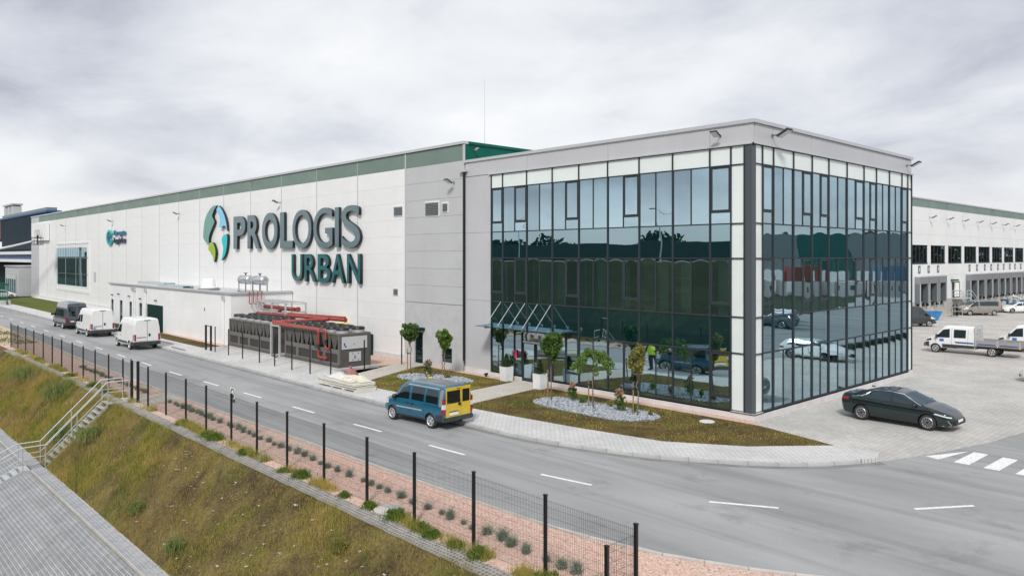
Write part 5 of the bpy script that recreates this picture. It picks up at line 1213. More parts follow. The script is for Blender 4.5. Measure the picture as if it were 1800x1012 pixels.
# vans and cars in the dock yard
van('beige_minibus', 'beige grey minibus standing across the dock yard', (-13.7,82.7,-0.5), R(226.8), MT['van_beige'], 5.1, 1.98, side_glass=((-2.1,0.35),), wb=3.2, hw=0.98, lower_col=MT['van_beige'], cat='minibus')
van('dark_van', 'dark grey van nosing out from behind the glass office block', (-14.2,59.5,-0.5), R(46.8), MT['van_grey'], 5.3, 2.25, wb=3.3)
sedan('estate_car', 'white car with dark windows half hidden behind the beige minibus', (-11.2,91.5,-0.5), R(226), MT['car_white'], True)
# ================================================================== COOLING PLANT beside the annex
MT['unit'] = mat('unit', (0.085,0.079,0.072), 0.55, 0.1, col2=(0.105,0.098,0.09), vscale=2); MT['unit_lt'] = mat('unit_lt', (0.16,0.15,0.137), 0.55, 0.15)
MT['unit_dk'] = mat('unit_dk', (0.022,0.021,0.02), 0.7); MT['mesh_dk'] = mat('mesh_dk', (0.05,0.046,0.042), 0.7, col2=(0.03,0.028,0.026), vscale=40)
MT['red_pipe'] = mat('red_pipe', (0.27,0.032,0.022), 0.4, col2=(0.34,0.05,0.032), vscale=3, coat=0.2)
def chiller(label, x0, x1, y0=-5.75, y1=-3.4, zb=0.32, zt=2.35, panel=True):
    t = thing('chiller', label, 'chiller', ((x0+x1)/2,(y0+y1)/2,0.12), 0, 'air chillers beside the annex')
    def bx(name, m, *a, parent=t): return box(name, m, parent, *a)
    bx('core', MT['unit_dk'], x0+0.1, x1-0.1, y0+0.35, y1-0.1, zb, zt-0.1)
    bx('base_frame', MT['unit'], x0, x1, y0, y1, zb-0.12, zb+0.10)
    for k in range(5): bx('foot', MT['black'], x0+0.2+(x1-x0-0.6)*k/4, x0+0.4+(x1-x0-0.6)*k/4, y0+0.05, y0+0.3, 0.2, zb-0.12)
    zm = zb+0.95
    bx('mid_rail', MT['unit_lt'], x0, x1, y0, y0+0.12, zm-0.09, zm+0.09); bx('top_rail', MT['unit_lt'], x0, x1, y0, y1, zt-0.08, zt)
    n = 6; w = (x1-x0)/n
    for k in range(n+1):
        c = x0+k*w; c = min(max(c, x0+0.05), x1-0.05); bx('post', MT['unit_lt'], c-0.05, c+0.05, y0+0.01, y0+0.13, zm+0.09, zt-0.08)
    for k in range(n):
        a = x0+k*w+0.05; b = x0+(k+1)*w-0.05; c = (a+b)/2
        wpart(MB().prism([(a+0.06,zt-0.08),(b-0.06,zt-0.08),(c+0.1,zm+0.09),(c-0.1,zm+0.09)], y0+0.06, y0+0.12, 'y'), 'coil_panel', MT['unit'], t)
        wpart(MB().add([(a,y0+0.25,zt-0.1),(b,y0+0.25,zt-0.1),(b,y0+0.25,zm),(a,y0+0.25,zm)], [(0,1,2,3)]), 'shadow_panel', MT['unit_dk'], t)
    q = 4; w = (x1-x0)/q
    for k in range(q):
        a, b = x0+k*w, x0+(k+1)*w
        f = wpart(MB().box(a,a+0.14,y0+0.01,y0+0.1,zb+0.10,zm-0.09).box(b-0.14,b,y0+0.01,y0+0.1,zb+0.10,zm-0.09).box(a+0.14,b-0.14,y0+0.01,y0+0.1,zb+0.10,zb+0.2).box(a+0.14,b-0.14,y0+0.01,y0+0.1,zm-0.19,zm-0.09), 'lower_frame', MT['unit_lt'], t)
        bx('mesh_panel', MT['mesh_dk'], a+0.14, b-0.14, y0+0.06, y0+0.09, zb+0.2, zm-0.19, parent=f)
    for xx, s in ((x1,1),(x0,-1)):
        e_ = bx('end_panel', MT['unit'], min(xx,xx-s*0.1), max(xx,xx-s*0.1), y0+0.131, y1, zb+0.10, zt-0.08)
        if s > 0 and panel:
            bx('control_cabinet', MT['wall_grey'], xx+0.002, xx+0.05, y0+0.22, y1-0.3, zm+0.1, zt-0.2, parent=e_); bx('lower_cabinet', MT['wall_grey'], xx+0.002, xx+0.04, y0+0.75, y1-0.75, zb+0.25, zm-0.1, parent=e_)
            bx('warning_mark', mat('mark_blue', (0.03,0.08,0.4), 0.5), xx+0.051, xx+0.055, y0+0.35, y0+0.45, zm+0.32, zm+0.5, parent=e_); bx('switch', MT['black'], xx+0.051, xx+0.08, y0+0.42, y0+0.52, zm+0.25, zm+0.31, parent=e_)
            bx('warning_mark', mat('mark_red', (0.5,0.1,0.1), 0.5), xx+0.051, xx+0.055, y0+1.05, y0+1.13, zm+0.35, zm+0.43, parent=e_); bx('mark', mat('mark_blue2', (0.03,0.06,0.2), 0.5), xx+0.041, xx+0.045, y0+1.12, y0+1.2, zb+0.4, zb+0.62, parent=e_)
            for dy in (0.95,1.35):
                for dz in (0.32,0.72): bx('label', MT['joint'], xx+0.041, xx+0.044, y0+dy, y0+dy+0.1, zb+dz-0.02, zb+dz+0.06, parent=e_)
            bx('edge_post', MT['unit_lt'], xx-0.001, xx+0.02, y0, y0+0.13, zb+0.1, zt-0.08)
    fan = MB().lathe([(0.40,0),(0.42,0.20),(0.36,0.21),(0.34,0.02)],18).mesh('fan_ring', MT['galv']); gr = MB().lathe([(0.43,0.17),(0.43,0.31),(0.35,0.35),(0.12,0.36),(0.0,0.36)],18).mesh('fan_guard', MT['black'], smooth=True)
    nf = 6
    for j in range(2):
        for k in range(nf):
            p = (x0+0.55+(x1-x0-1.1)*k/(nf-1), y0+0.6+1.15*j, zt)
            o = wlink('fan', fan, t, p); link('fan_guard', gr, o)
    return t
slab = thing('plant_slab', 'pale concrete plinth under the two grey chillers', 'slab', (-33.5,-4.5,0))
box('slab_block', MT['concrete'], slab, -42.2, -34.0, -6.15, -3.0, 0.05, 0.22, 0.02); box('slab_block', MT['concrete'], slab, -32.7, -24.6, -6.15, -3.0, 0.05, 0.22, 0.02)
chiller('left grey chiller with black fans next to the white annex', -41.7, -34.5, panel=False)
chiller('right grey chiller with white control cabinet on its end', -32.3, -25.05)
# red pipework
def pipe(label, pts, r, group='red pipes over the chillers', flanges=()):
    t = thing('red_pipe', label, 'pipe', pts[0], 0, group)
    P = [Vector(p) for p in pts]; out = [P[0]]
    for i in range(1, len(P)-1):
        a, b, c = P[i-1], P[i], P[i+1]; d0 = (a-b).normalized(); d1 = (c-b).normalized(); q = min(r*2.2, (a-b).length*0.45, (c-b).length*0.45)
        for k in range(6):
            u = k/5; out.append((b+d0*q)*(1-u)**2+b*2*u*(1-u)+(b+d1*q)*u**2)
    out.append(P[-1])
    wpart(MB().tube(out, r, 12), 'pipe', MT['red_pipe'], t, smooth=True, auto=50)
    for k in flanges:
        i = int(k); p = P[i]; d = (P[min(i+1,len(P)-1)]-P[max(i-1,0)]).normalized()
        wpart(MB().cyl(p-d*0.04, p+d*0.04, r*1.35, r*1.35, 14), 'flange', MT['red_pipe'], t)
    return t
pipe('thick red pipe running lengthwise over the rear chiller fans', [(-41.9,-3.3,2.62),(-35,-3.2,2.75),(-28.7,-3.1,2.85)], 0.12, flanges=(0,2))
pipe('second thick red pipe beside the first over the rear fans', [(-40.4,-2.9,2.72),(-35,-2.8,2.85),(-29.4,-2.7,2.95)], 0.10)
pipe('thick red pipe crossing between the two chillers above the gap', [(-34.3,-5.6,2.52),(-33.6,-5.0,2.55),(-32.0,-3.9,2.7),(-30.6,-3.3,2.8)], 0.13, flanges=(0,1))
pipe('thin red pipe along the front edge of the right chiller dropping to its valve', [(-33.6,-5.95,2.48),(-27.2,-5.95,2.48),(-27.2,-5.95,0.75),(-26.4,-5.80,0.75)], 0.075, flanges=(3,))
pipe('thin red pipe just behind, dropping beside the right chiller front', [(-33.4,-5.72,2.56),(-26.45,-5.86,2.52),(-26.45,-5.86,1.35),(-26.1,-5.78,1.35)], 0.075)
pipe('thin red pipe standing upright in the gap between the chillers', [(-33.1,-4.9,2.6),(-33.1,-4.9,0.5),(-32.4,-4.9,0.5)], 0.07)
pipe('red pipe on the steel rack at the annex wall', [(-42.3,-2.5,3.12),(-37.0,-2.3,3.12)], 0.15, flanges=(1,))
pipe('red branch pipe curving down from the rack', [(-37.0,-2.8,3.14),(-38.8,-2.8,3.14),(-39.3,-2.85,2.62)], 0.13)
for x in (-27.2,-26.45):
    t = thing('pipe_valve', 'dark valve on the red drop pipe in front of the right chiller', 'valve', (x,-5.95 if x < -27 else -5.86,1.4 if x < -27 else 1.75), 0, 'valves on the red drop pipes')
    MB().lathe([(0,-0.16),(0.11,-0.16),(0.11,-0.1),(0.085,-0.08),(0.085,0.08),(0.11,0.1),(0.11,0.16),(0,0.16)],12).build('valve_body', MT['frame'], t); MB().cyl((0,-0.08,0),(0,-0.22,0),0.02,0.02,6).build('stem', MT['frame'], t); MB().lathe([(0.07,-0.235),(0.09,-0.235),(0.09,-0.21),(0.07,-0.21)],12,(0,0,0),'y').build('hand_wheel', MT['frame'], t)
rk = thing('pipe_rack', 'galvanised steel rack carrying pipes beside the annex end wall', 'rack', (-39,-2.4,0))
for x in (-41.8,-39.4,-37.1):
    for y in (-3.3,-1.6): box('upright', MT['galv'], rk, x-0.05, x+0.05, y-0.05, y+0.05, 0.1, 3.6)
    for z in (2.4,2.9,3.5): box('cross_bar', MT['galv'], rk, x-0.045, x+0.045, -3.25, -1.65, z, z+0.07)
for y in (-3.3,-1.6):
    for z in (2.82,3.58): box('long_bar', MT['galv'], rk, -42.0, -36.9, y-0.04, y+0.04, z, z+0.06)
for k in range(6): box('cable_tray', MT['galv'], rk, -42.2, -37.0, -3.2+k*0.27, -3.14+k*0.27, 3.64, 3.68)
for k in range(4):
    x = -42.05+0.5*k
    pipe('thin copper red riser from the annex roof tanks to the rack, one of four', [(x,-3.0,4.4),(x,-3.0,5.1)] if False else [(-42.15,-3.9+0.35*k,4.42),(-42.15,-3.9+0.35*k,3.4),(-41.6,-3.9+0.35*k,3.4)], 0.035, 'thin risers at the annex wall')
for x0, lb in ((-33.95,'pale steel portal standing between the two chillers'),):
    t = thing('steel_portal', lb, 'frame', (-33.35,-5.9,0.1)); box('upright', MT['galv'], t, -34.0,-33.88,-6.0,-5.88,0.1,2.42); box('upright', MT['galv'], t, -32.72,-32.6,-6.0,-5.88,0.1,2.42); box('lintel', MT['galv'], t, -33.88,-32.72,-6.0,-5.88,2.3,2.42)
t = thing('green_cabinet', 'dark green doors of a cabinet against the white wall behind the right chiller', 'cabinet', (-30.6,-0.3,0.07)); box('door_leaf', MT['door_green'], t, -30.95,-29.9,-0.55,-0.48,0.12,1.75); box('casing', MT['door_green'], t, -31.6,-29.95,-0.46,-0.08,0.12,1.6); box('handle', MT['steel'], t, -30.1,-30.05,-0.6,-0.555,0.9,1.1)
t = thing('yellow_hose_box', 'yellow box on the wall behind the chiller fans', 'box', (-34.0,-0.6,1.7)); box('casing', mat('yellow_box', (0.62,0.48,0.02), 0.5), t, -34.9,-33.3,-0.8,-0.06,1.75,2.1, 0.03); box('lid', mat('yellow_lid', (0.7,0.6,0.2), 0.5), t, -34.95,-33.25,-0.85,-0.05,2.105,2.18)
box('wall_ledge', MT['plinth'], wh, -26.3,-25.15,-0.28,-0.06,0.0,0.5)
# thin black posts of an unfinished fence round the plant
pf = thing('plant_fence_posts', 'row of thin black bare fence posts round the chillers', 'fence', (-33,-7.8,0.1))
pm = MB().box(-0.03,0.03,-0.03,0.03,0,1.9).mesh('post', MT['post'])
for x, y in ((-39.3,-7.8),(-36.75,-7.85),(-34.3,-7.88),(-31.6,-7.9),(-29.4,-7.88),(-27.1,-7.85),(-24.9,-7.78),(-22.5,-7.75),(-23.9,-4.6),(-24.6,-1.3)): wlink('post', pm, pf, (x,y,0.1))
box('gate_post', MT['post'], pf, -41.15,-41.03,-7.85,-7.73,0.1,2.0); box('gate_post', MT['post'], pf, -40.18,-40.06,-7.85,-7.73,0.1,2.0); box('gate_bar', MT['post'], pf, -41.03,-40.18,-7.81,-7.77,1.93,1.98)
tag(MB().tube([(-44.4,-9.15,0.16),(-41.5,-9.2,0.16)],0.05,8).build('steel_tube', MT['joint']), 'grey steel tube lying on the pavement right of the white van', 'tube')
tag(MB().box(-49.2,-46.2,-8.4,-7.9,0.12,0.18).build('timber_board', MT['plinth']), 'pale board lying on the pavement behind the right white van', 'board')

# insulation sheets stacked on the pavement
st = thing('sheet_stack', 'stack of cream insulation boards wrapped in torn film on the pavement', 'boards', (-19.35,-8.6,0.12), R(0))
cream = mat('cream_board', (0.62,0.57,0.44), 0.8, col2=(0.70,0.66,0.54), vscale=4); film = mat('film', (0.72,0.71,0.68), 0.35, col2=(0.60,0.58,0.52), vscale=3)
for k in range(4): MB().box(-1.85+k*1.2,-1.6+k*1.2,-0.6,0.6,0,0.08).build('bearer', cream, st)
for k in range(5):
    o = MB().box(-1.95,1.95,-0.62,0.62,0,0.062).build('board', [film, cream][k%2] if k < 4 else film, st, bevel=0.008); o.location = (random.uniform(-.05,.05), random.uniform(-.05,.05), 0.08+k*0.066+(0.03 if k > 2 else 0)); o.rotation_euler = (0,0,R(random.uniform(-2,2)))
MB().box(-1.95,1.9,-0.64,-0.60,0.27,0.30).build('dark_edge', MT['frame_lt'], st)
def crumple(name, m, x0, x1, y0, y1, z, amp, seed):
    rn = random.Random(seed); n = 14; P = []
    for j in range(n+1):
        row = []
        for i in range(n+1):
            u, v = i/n, j/n; edge = min(u,1-u,v,1-v)*4; e_ = min(1, edge)
            row.append((x0+(x1-x0)*u+rn.uniform(-.05,.05), y0+(y1-y0)*v+rn.uniform(-.04,.04), z+e_*amp*(0.5+0.5*math.sin(u*7+seed)*math.cos(v*5+seed*2))+rn.uniform(0,.06)*e_))
        P.append(row)
    return MB().grid(P).build(name, m, st, smooth=True, recalc=False)
crumple('crumpled_film', film, -1.7,0.6,-0.45,0.55,0.46,0.28,1); crumple('crumpled_film', cream, -0.5,1.8,-0.2,0.6,0.46,0.30,2); crumple('torn_board', cream, 0.3,1.5,-0.55,0.0,0.46,0.22,4)
sk = thing('rubbish_sack', 'reddish brown tied sack slumped behind the board stack', 'sack', (-21.6,-6.95,0.12))
MB().lathe([(0,0.0),(0.36,0.02),(0.44,0.14),(0.38,0.34),(0.22,0.5),(0.07,0.60),(0.05,0.66),(0.10,0.74),(0,0.72)],18).build('sack', mat('sack_red', (0.26,0.10,0.09), 0.8, col2=(0.40,0.18,0.16), vscale=6, bump=0.6, bscale=9), sk, smooth=True); MB().lathe([(0.055,0.60),(0.07,0.62),(0.055,0.65)],10).build('tie', MT['black'], sk)

# ================================================================== FENCE along the road
fn = thing('mesh_fence', 'black posts of a wire mesh fence along the bank beside the road', 'fence', (-24,-18.1,0))
FX = [-54.3,-51.6,-48.8,-46.1,-43.2,-40.6,-38.1,-35.5,-33.0,-30.5,-27.9,-25.4,-23.95,-23.0,-21.5,-19.05,-16.6,-14.35,-11.85,-9.6,-7.25,-4.75,-2.25,0.1,2.57,5.03,7.53]
pme = MB().box(-0.035,0.035,-0.03,0.03,-0.1,1.9).box(-0.042,0.042,-0.037,0.037,1.9,1.93).mesh('post', MT['post'])
MT['wire'] = mat('wire', (0.03,0.034,0.036), 0.4, 0.3)
def wires(Ln):
    mb = MB(); n = int(Ln/0.05); r = 0.0030
    def bar(p, q):
        d = (Vector(q)-Vector(p)).normalized(); a = d.orthogonal().normalized()*r; b = d.cross(a).normalized()*r
        vs = []
        for c in (Vector(p), Vector(q)):
            for k in range(3): vs.append(c+a*math.cos(k*2.094)+b*math.sin(k*2.094))
        mb.add(vs, [(0,1,4,3),(1,2,5,4),(2,0,3,5)])
    for k in range(1, n): bar((Ln*k/n,0,0.04),(Ln*k/n,0,1.83))
    for z in (0.06,0.26,0.46,0.66,0.86,1.06,1.26,1.46,1.66,1.80): bar((0,-0.006,z),(Ln,-0.006,z))
    return mb.mesh('wire_panel', MT['wire'], recalc=False)
WC = {}
def wire_panel(p, q, parent, z=0.0):
    d = Vector(q)-Vector(p); Ln = round(d.length-0.07, 1)
    if Ln not in WC: WC[Ln] = wires(Ln)
    u = d.normalized()*0.035; o = wlink('wire_panel', WC[Ln], parent, (p[0]+u.x, p[1]+u.y, z), (0,0,math.atan2(d.y,d.x))); o.scale = ((d.length-0.07)/Ln,1,1)
for i, x in enumerate(FX):
    if i in (12,13): continue
    wlink('post', pme, fn, (x,-18.1,0.0))
for i, (a, b) in enumerate(zip(FX, FX[1:])):
    if i == 12: continue
    wire_panel((a,-18.1,0),(b,-18.1,0), fn)
for x in FX[12:14]: box('gate_post', MT['post'], fn, x-0.055,x+0.055,-18.155,-18.045,-0.1,2.05)
box('gate_bar', MT['galv'], fn, FX[12]+0.055,FX[13]-0.055,-18.13,-18.07,2.0,2.05)
for yy, zb in ((-19.0,-0.2),(-21.2,-2.1),(-23.4,-3.1)):
    wlink('post', pme, fn, (7.53,yy,zb))
wire_panel((7.53,-18.1,0),(7.53,-19.0,0), fn, -0.1); wire_panel((7.53,-19.0,0),(7.53,-21.2,0), fn, -1.1)
# sign plate on a fence post
t = thing('post_sign', 'small white plate with black ring on a fence post', 'sign', (-11.85,-18.05,1.55))
MB().box(-0.23,0.23,0.0,0.02,0,0.62).build('plate', MT['paint'], t, bevel=0.01)
ring(MB(), 0, 0.40, 0.12, 0.17, 0, 360, -0.006, -0.001, 28).build('ring', MT['black'], t)
MB().box(-0.20,-0.06,-0.006,-0.001,0.05,0.17).build('mark', MT['black'], t); MB().box(0.06,0.2,-0.006,-0.001,0.05,0.17).build('mark', MT['black'], t)
tag(MB().lathe([(0,0),(0.38,0),(0.42,0.03),(0.42,0.07),(0.30,0.09),(0,0.10)],26,(-1.2,-18.05,0.01)).build('manhole_cover', MT['concrete'], smooth=True, auto=30), 'pale round concrete cover in the pink gravel by the fence', 'manhole')
tag(MB().lathe([(0,0),(0.30,0),(0.33,0.02),(0.30,0.05),(0,0.06)],22,(-1.2,-1.75,0.085)).build('manhole_cover', MT['plinth'], smooth=True, auto=30), 'pale round cover in the brown lawn near the glass corner', 'manhole')

# ================================================================== STEEL STAIR down the bank
ss = thing('bank_stair', 'galvanised steel stair with double handrails going down the grassy bank', 'stair', (-24.2,-19,0))
xa, xb = -24.75, -23.72
def srun(p): return p
box('platform', MT['galv'], ss, xa, xb, -19.25, -18.25, -0.06, 0.0)
N1 = 13
for k in range(N1):
    y = -19.30-k*0.205; z = -0.20*(k+1)
    wpart(MB().box(xa+0.03, xb-0.03, y-0.25, y, z-0.035, z), 'tread', MT['galv'], ss)
yl, zl = -19.25-N1*0.205, -0.20*N1
box('platform', MT['galv'], ss, xa, xb, yl-0.95, yl-0.02, zl-0.06, zl)
N2 = 11
for k in range(N2):
    y = yl-1.0-k*0.30; z = zl-0.14*(k+1)
    wpart(MB().box(xa+0.03, xb-0.03, y-0.27, y, z-0.035, z), 'tread', MT['galv'], ss)
ye, zee = yl-0.95-N2*0.30, zl-0.14*N2
for x in (xa, xb):
    wpart(MB().add([(x-0.02,-19.25,0.0),(x-0.02,yl,zl),(x-0.02,yl-0.95,zl),(x-0.02,ye,zee),(x-0.02,-19.25,-0.2),(x-0.02,yl,zl-0.2),(x-0.02,yl-0.95,zl-0.2),(x-0.02,ye,zee-0.2),(x+0.02,-19.25,0.0),(x+0.02,yl,zl),(x+0.02,yl-0.95,zl),(x+0.02,ye,zee),(x+0.02,-19.25,-0.2),(x+0.02,yl,zl-0.2),(x+0.02,yl-0.95,zl-0.2),(x+0.02,ye,zee-0.2)],
        [(0,1,5,4),(1,2,6,5),(2,3,7,6),(8,12,13,9),(9,13,14,10),(10,14,15,11),(0,8,9,1),(1,9,10,2),(2,10,11,3),(4,5,13,12),(5,6,14,13),(6,7,15,14),(0,4,12,8),(3,11,15,7)]), 'stringer', MT['galv'], ss)
    line_ = lambda h: [(x,-18.3,h),(x,-19.3,h),(x,yl,zl+h),(x,yl-0.95,zl+h),(x,ye,zee+h)]
    wpart(MB().tube(line_(1.05), 0.027, 8), 'handrail', MT['galv'], ss, smooth=True, auto=60); wpart(MB().tube(line_(0.55), 0.018, 6), 'mid_rail', MT['galv'], ss)
    for y, z in ((-18.3,0),(-19.25,0),(-20.6,-1.35),(yl,zl),(yl-0.9,zl),(yl-2.4,zl-0.70),(ye+0.1,zee+0.05)):
        wpart(MB().cyl((x,y,z-0.1),(x,y,z+1.05),0.022,0.022,8), 'baluster', MT['galv'], ss)
box('stair_footing', MT['concrete'], ss, xa-0.15, xb+0.15, -18.3, -18.16, -0.2, 0.02)
# ================================================================== VEGETATION
def leaf_cloud(mb, centers, n, size, seed, mi=0, droop=0.3, aspect=1.6):
    """n leaf quads spread over ellipsoids [(x,y,z,rx,ry,rz)]"""
    rn = np.random.default_rng(seed); k = len(centers)
    for c in centers:
        m = max(3, n//k)
        d = rn.normal(size=(m,3)); d /= np.linalg.norm(d,axis=1)[:,None]; r = rn.uniform(0.35,1.0,(m,1))**0.5
        p = np.array(c[:3])+d*r*np.array(c[3:6])
        nrm = d*0.25+rn.normal(size=(m,3))*0.7; nrm[:,2] += 0.45; nrm /= np.linalg.norm(nrm,axis=1)[:,None]
        u = np.cross(nrm, rn.normal(size=(m,3))); u /= np.linalg.norm(u,axis=1)[:,None]; v = np.cross(nrm,u)
        u[:,2] -= droop; s = size*rn.uniform(0.6,1.3,(m,1))
        a = p-u*s*aspect/2; b = p+v*s*0.5; cc = p+u*s*aspect/2-nrm*s*0.15; dd = p-v*s*0.5
        o = len(mb.v); V = np.stack([a,b,cc,dd],1).reshape(-1,3); mb.v += [tuple(q) for q in V]
        mb.f += [(o+4*i,o+4*i+1,o+4*i+2,o+4*i+3) for i in range(m)]; mb.m += [mi]*m
    return mb
def blades(name, pts, hs, ws, m, seed, lean=0.35, par=None):
    rn = np.random.default_rng(seed); n = len(pts); pts = np.asarray(pts); hs = np.asarray(hs)
    a = rn.uniform(0,2*np.pi,n); dx = np.stack([np.cos(a),np.sin(a),np.zeros(n)],1)*np.asarray(ws)[:,None]
    b = rn.uniform(0,2*np.pi,n); ln = rn.uniform(0,lean,n)*hs
    mid = pts+np.stack([np.cos(b)*ln*0.35,np.sin(b)*ln*0.35,hs*0.6],1); tip = pts+np.stack([np.cos(b)*ln,np.sin(b)*ln,hs],1)
    V = np.stack([pts-dx,pts+dx,mid+dx*0.7,mid-dx*0.7,tip],1).reshape(-1,3)
    F = []
    for i in range(n): o = 5*i; F.append((o,o+1,o+2,o+3)); F.append((o+3,o+2,o+4))
    me = bpy.data.meshes.new(name); me.from_pydata(V.tolist(), [], F); me.materials.append(m)
    o = bpy.data.objects.new(name, me); COL.objects.link(o); return o
rn = np.random.default_rng(3)
def bank_pts(n, x0, x1, y0, y1, clump=None, seed=0):
    r = np.random.default_rng(seed); x = r.uniform(x0,x1,n); y = r.uniform(y0,y1,n)
    # clumpy density by rejection on a few sines
    f = 0.5+0.25*np.sin(x*1.3+y*2.1+seed)+0.25*np.sin(x*0.6-y*1.7+2*seed)+0.2*np.sin(x*3.7+y*4.1)
    k = r.uniform(0,1,n) < np.clip(f,0.1,1); x, y = x[k], y[k]
    return np.stack([x,y,[terrain_z(a,b)-0.01 for a,b in zip(x,y)]],1)
def stuffobj(o, label, cat): o['kind'] = 'stuff'; o['label'] = label; o['category'] = cat; return o
p = bank_pts(190000,-50,8,-21.95,-18.9,seed=1); q = np.random.default_rng(11)
def hx(p, lo, hi): return lo+(hi-lo)*np.clip((-12-p[:,0])/14,0,1)
cl = np.sin(p[:,0]*0.9+p[:,1]*1.4)+np.sin(p[:,0]*2.3-p[:,1]*2.0+1.0)+np.sin(p[:,0]*0.37+2.0)*0.8
k = (cl > -0.2)|(q.uniform(0,1,len(p)) < 0.30)|(p[:,0] < -19); p = p[k]; cl = cl[k]
stuffobj(blades('bank_grass', p, q.uniform(0.3,1.0,len(p))*hx(p,0.15,0.34)*np.where(cl > 1.2,1.5,1.0), q.uniform(0.0030,0.0075,len(p)), MT['grass'], 1, 0.8), 'short patchy grass and weeds covering the bank below the fence', 'grass')
p = bank_pts(60000,-46,8,-21.95,-19.0,seed=5); q = np.random.default_rng(12)
k = (np.sin(p[:,0]*0.5+1.0)+np.sin(p[:,0]*0.23+p[:,1]))*0.5+(p[:,0] < -19)*0.75 > 0.35; p = p[k]
stuffobj(blades('dry_grass', p, q.uniform(0.15,0.55,len(p))*hx(p,0.75,1.15), q.uniform(0.002,0.0045,len(p)), MT['straw'], 2, 0.6), 'straw coloured tall dry grass on the bank', 'grass')
p = bank_pts(42000,-52,7,-18.5,-18.05,seed=9); q = np.random.default_rng(13)
k = (np.sin(p[:,0]*1.1)+np.sin(p[:,0]*2.7+1)+0.8*np.sin(p[:,0]*0.4)) > -0.3; p = p[k]; p[:,2] = 0.0
stuffobj(blades('verge_weeds', p, q.uniform(0.08,0.34,len(p)), q.uniform(0.004,0.008,len(p)), MT['grass'], 3, 0.9), 'strip of weeds and grass growing at the foot of the fence', 'grass')
p = bank_pts(9000,-75,-56,-22,-15.8,seed=4); q = np.random.default_rng(14); p[:,2] = [terrain_z(a,b) if b < -18.4 else 0 for a, b in p[:,:2]]
stuffobj(blades('far_grass', p, q.uniform(0.05,0.14,len(p)), q.uniform(0.015,0.03,len(p)), MT['weed'], 4, 0.6), 'green lawn grass beyond the end of the fence', 'grass')
p = bank_pts(40000,-40,7,-21.95,-19.0,seed=15); q = np.random.default_rng(15)
k = (np.sin(p[:,0]*0.8+p[:,1]*0.9+0.6)+np.sin(p[:,0]*1.9-p[:,1]*1.3)+np.where((p[:,0] > -24)&(p[:,0] < -14),0.9,-0.3)) > 0.75; p = p[k]
stuffobj(blades('fresh_grass', p, q.uniform(0.08,0.32,len(p))*hx(p,0.7,1.2), q.uniform(0.003,0.007,len(p)), MT['weed'], 16, 0.8), 'patches of fresh green weeds on the bank', 'grass')
# bare litter and clods on the bank
mb = MB(); r = random.Random(5)
for i in range(170):
    x, y = r.uniform(-14,7.5), r.uniform(-21.6,-19.1); z = terrain_z(x,y); s = r.uniform(0.015,0.05)
    mb.add([(x+r.uniform(-1,1)*s*2,y+r.uniform(-1,1)*s*2,z+r.uniform(0.0,1)*s) for _ in range(6)], [(0,1,2),(0,2,3),(0,3,4),(0,4,5),(1,2,5)])
stuffobj(mb.build('litter', mat('litter', (0.55,0.52,0.46), 0.9), recalc=False), 'scattered pale scraps and stones on the bank', 'litter')
# green tufts at the fence foot, each its own plant
def tuft(label, x, y, h, w, m, seed, n=420, group='green weed tufts at the fence foot', z=None, name='weed_tuft'):
    t = thing(name, label, 'plant', (x,y,terrain_z(x,y) if z is None else z), 0, group)
    r_ = np.random.default_rng(seed); a = r_.normal(size=(n,2))*w*0.42; pts = np.stack([a[:,0],a[:,1],np.zeros(n)],1)
    o = blades('blades', pts, r_.uniform(0.5,1.0,n)*h*(1-0.4*np.hypot(a[:,0],a[:,1])/w), r_.uniform(0.004,0.010,n), m, seed, 0.8); o.parent = t; o['kind'] = 'stuff'
    rr_ = random.Random(seed); lf = leaf_cloud(MB(), [(rr_.uniform(-.5,.5)*w,rr_.uniform(-.5,.5)*w,h*rr_.uniform(.15,.5),w*0.25,w*0.25,h*0.22) for _ in range(6)], n//2, 0.05, seed+1).build('leaves', m, t, recalc=False)
    return t
for i, (x,y,h,w) in enumerate([(-0.55,-18.25,0.50,0.55),(-5.9,-18.3,0.55,0.5),(-1.75,-18.3,0.4,0.35),(0.6,-18.25,0.35,0.45),(1.2,-18.35,0.38,0.4),(3.0,-18.3,0.45,0.5),(5.2,-18.2,0.5,0.6),(-12.9,-18.3,0.5,0.7),(-13.6,-18.3,0.45,0.6),(-6.9,-18.4,0.3,0.4),(-9.9,-18.45,0.4,0.4),(-16.5,-18.3,0.4,0.5),(-29.5,-18.4,0.5,0.7),(-27.0,-18.5,0.55,0.6),(-34.5,-18.5,0.4,0.6),(2.1,-18.3,0.3,0.35),(-3.2,-18.3,0.3,0.3)]):
    tuft('leafy green weed tuft at the foot of the mesh fence', x, y, h*0.8, w*0.72, MT['weed'], 40+i, z=0.0)
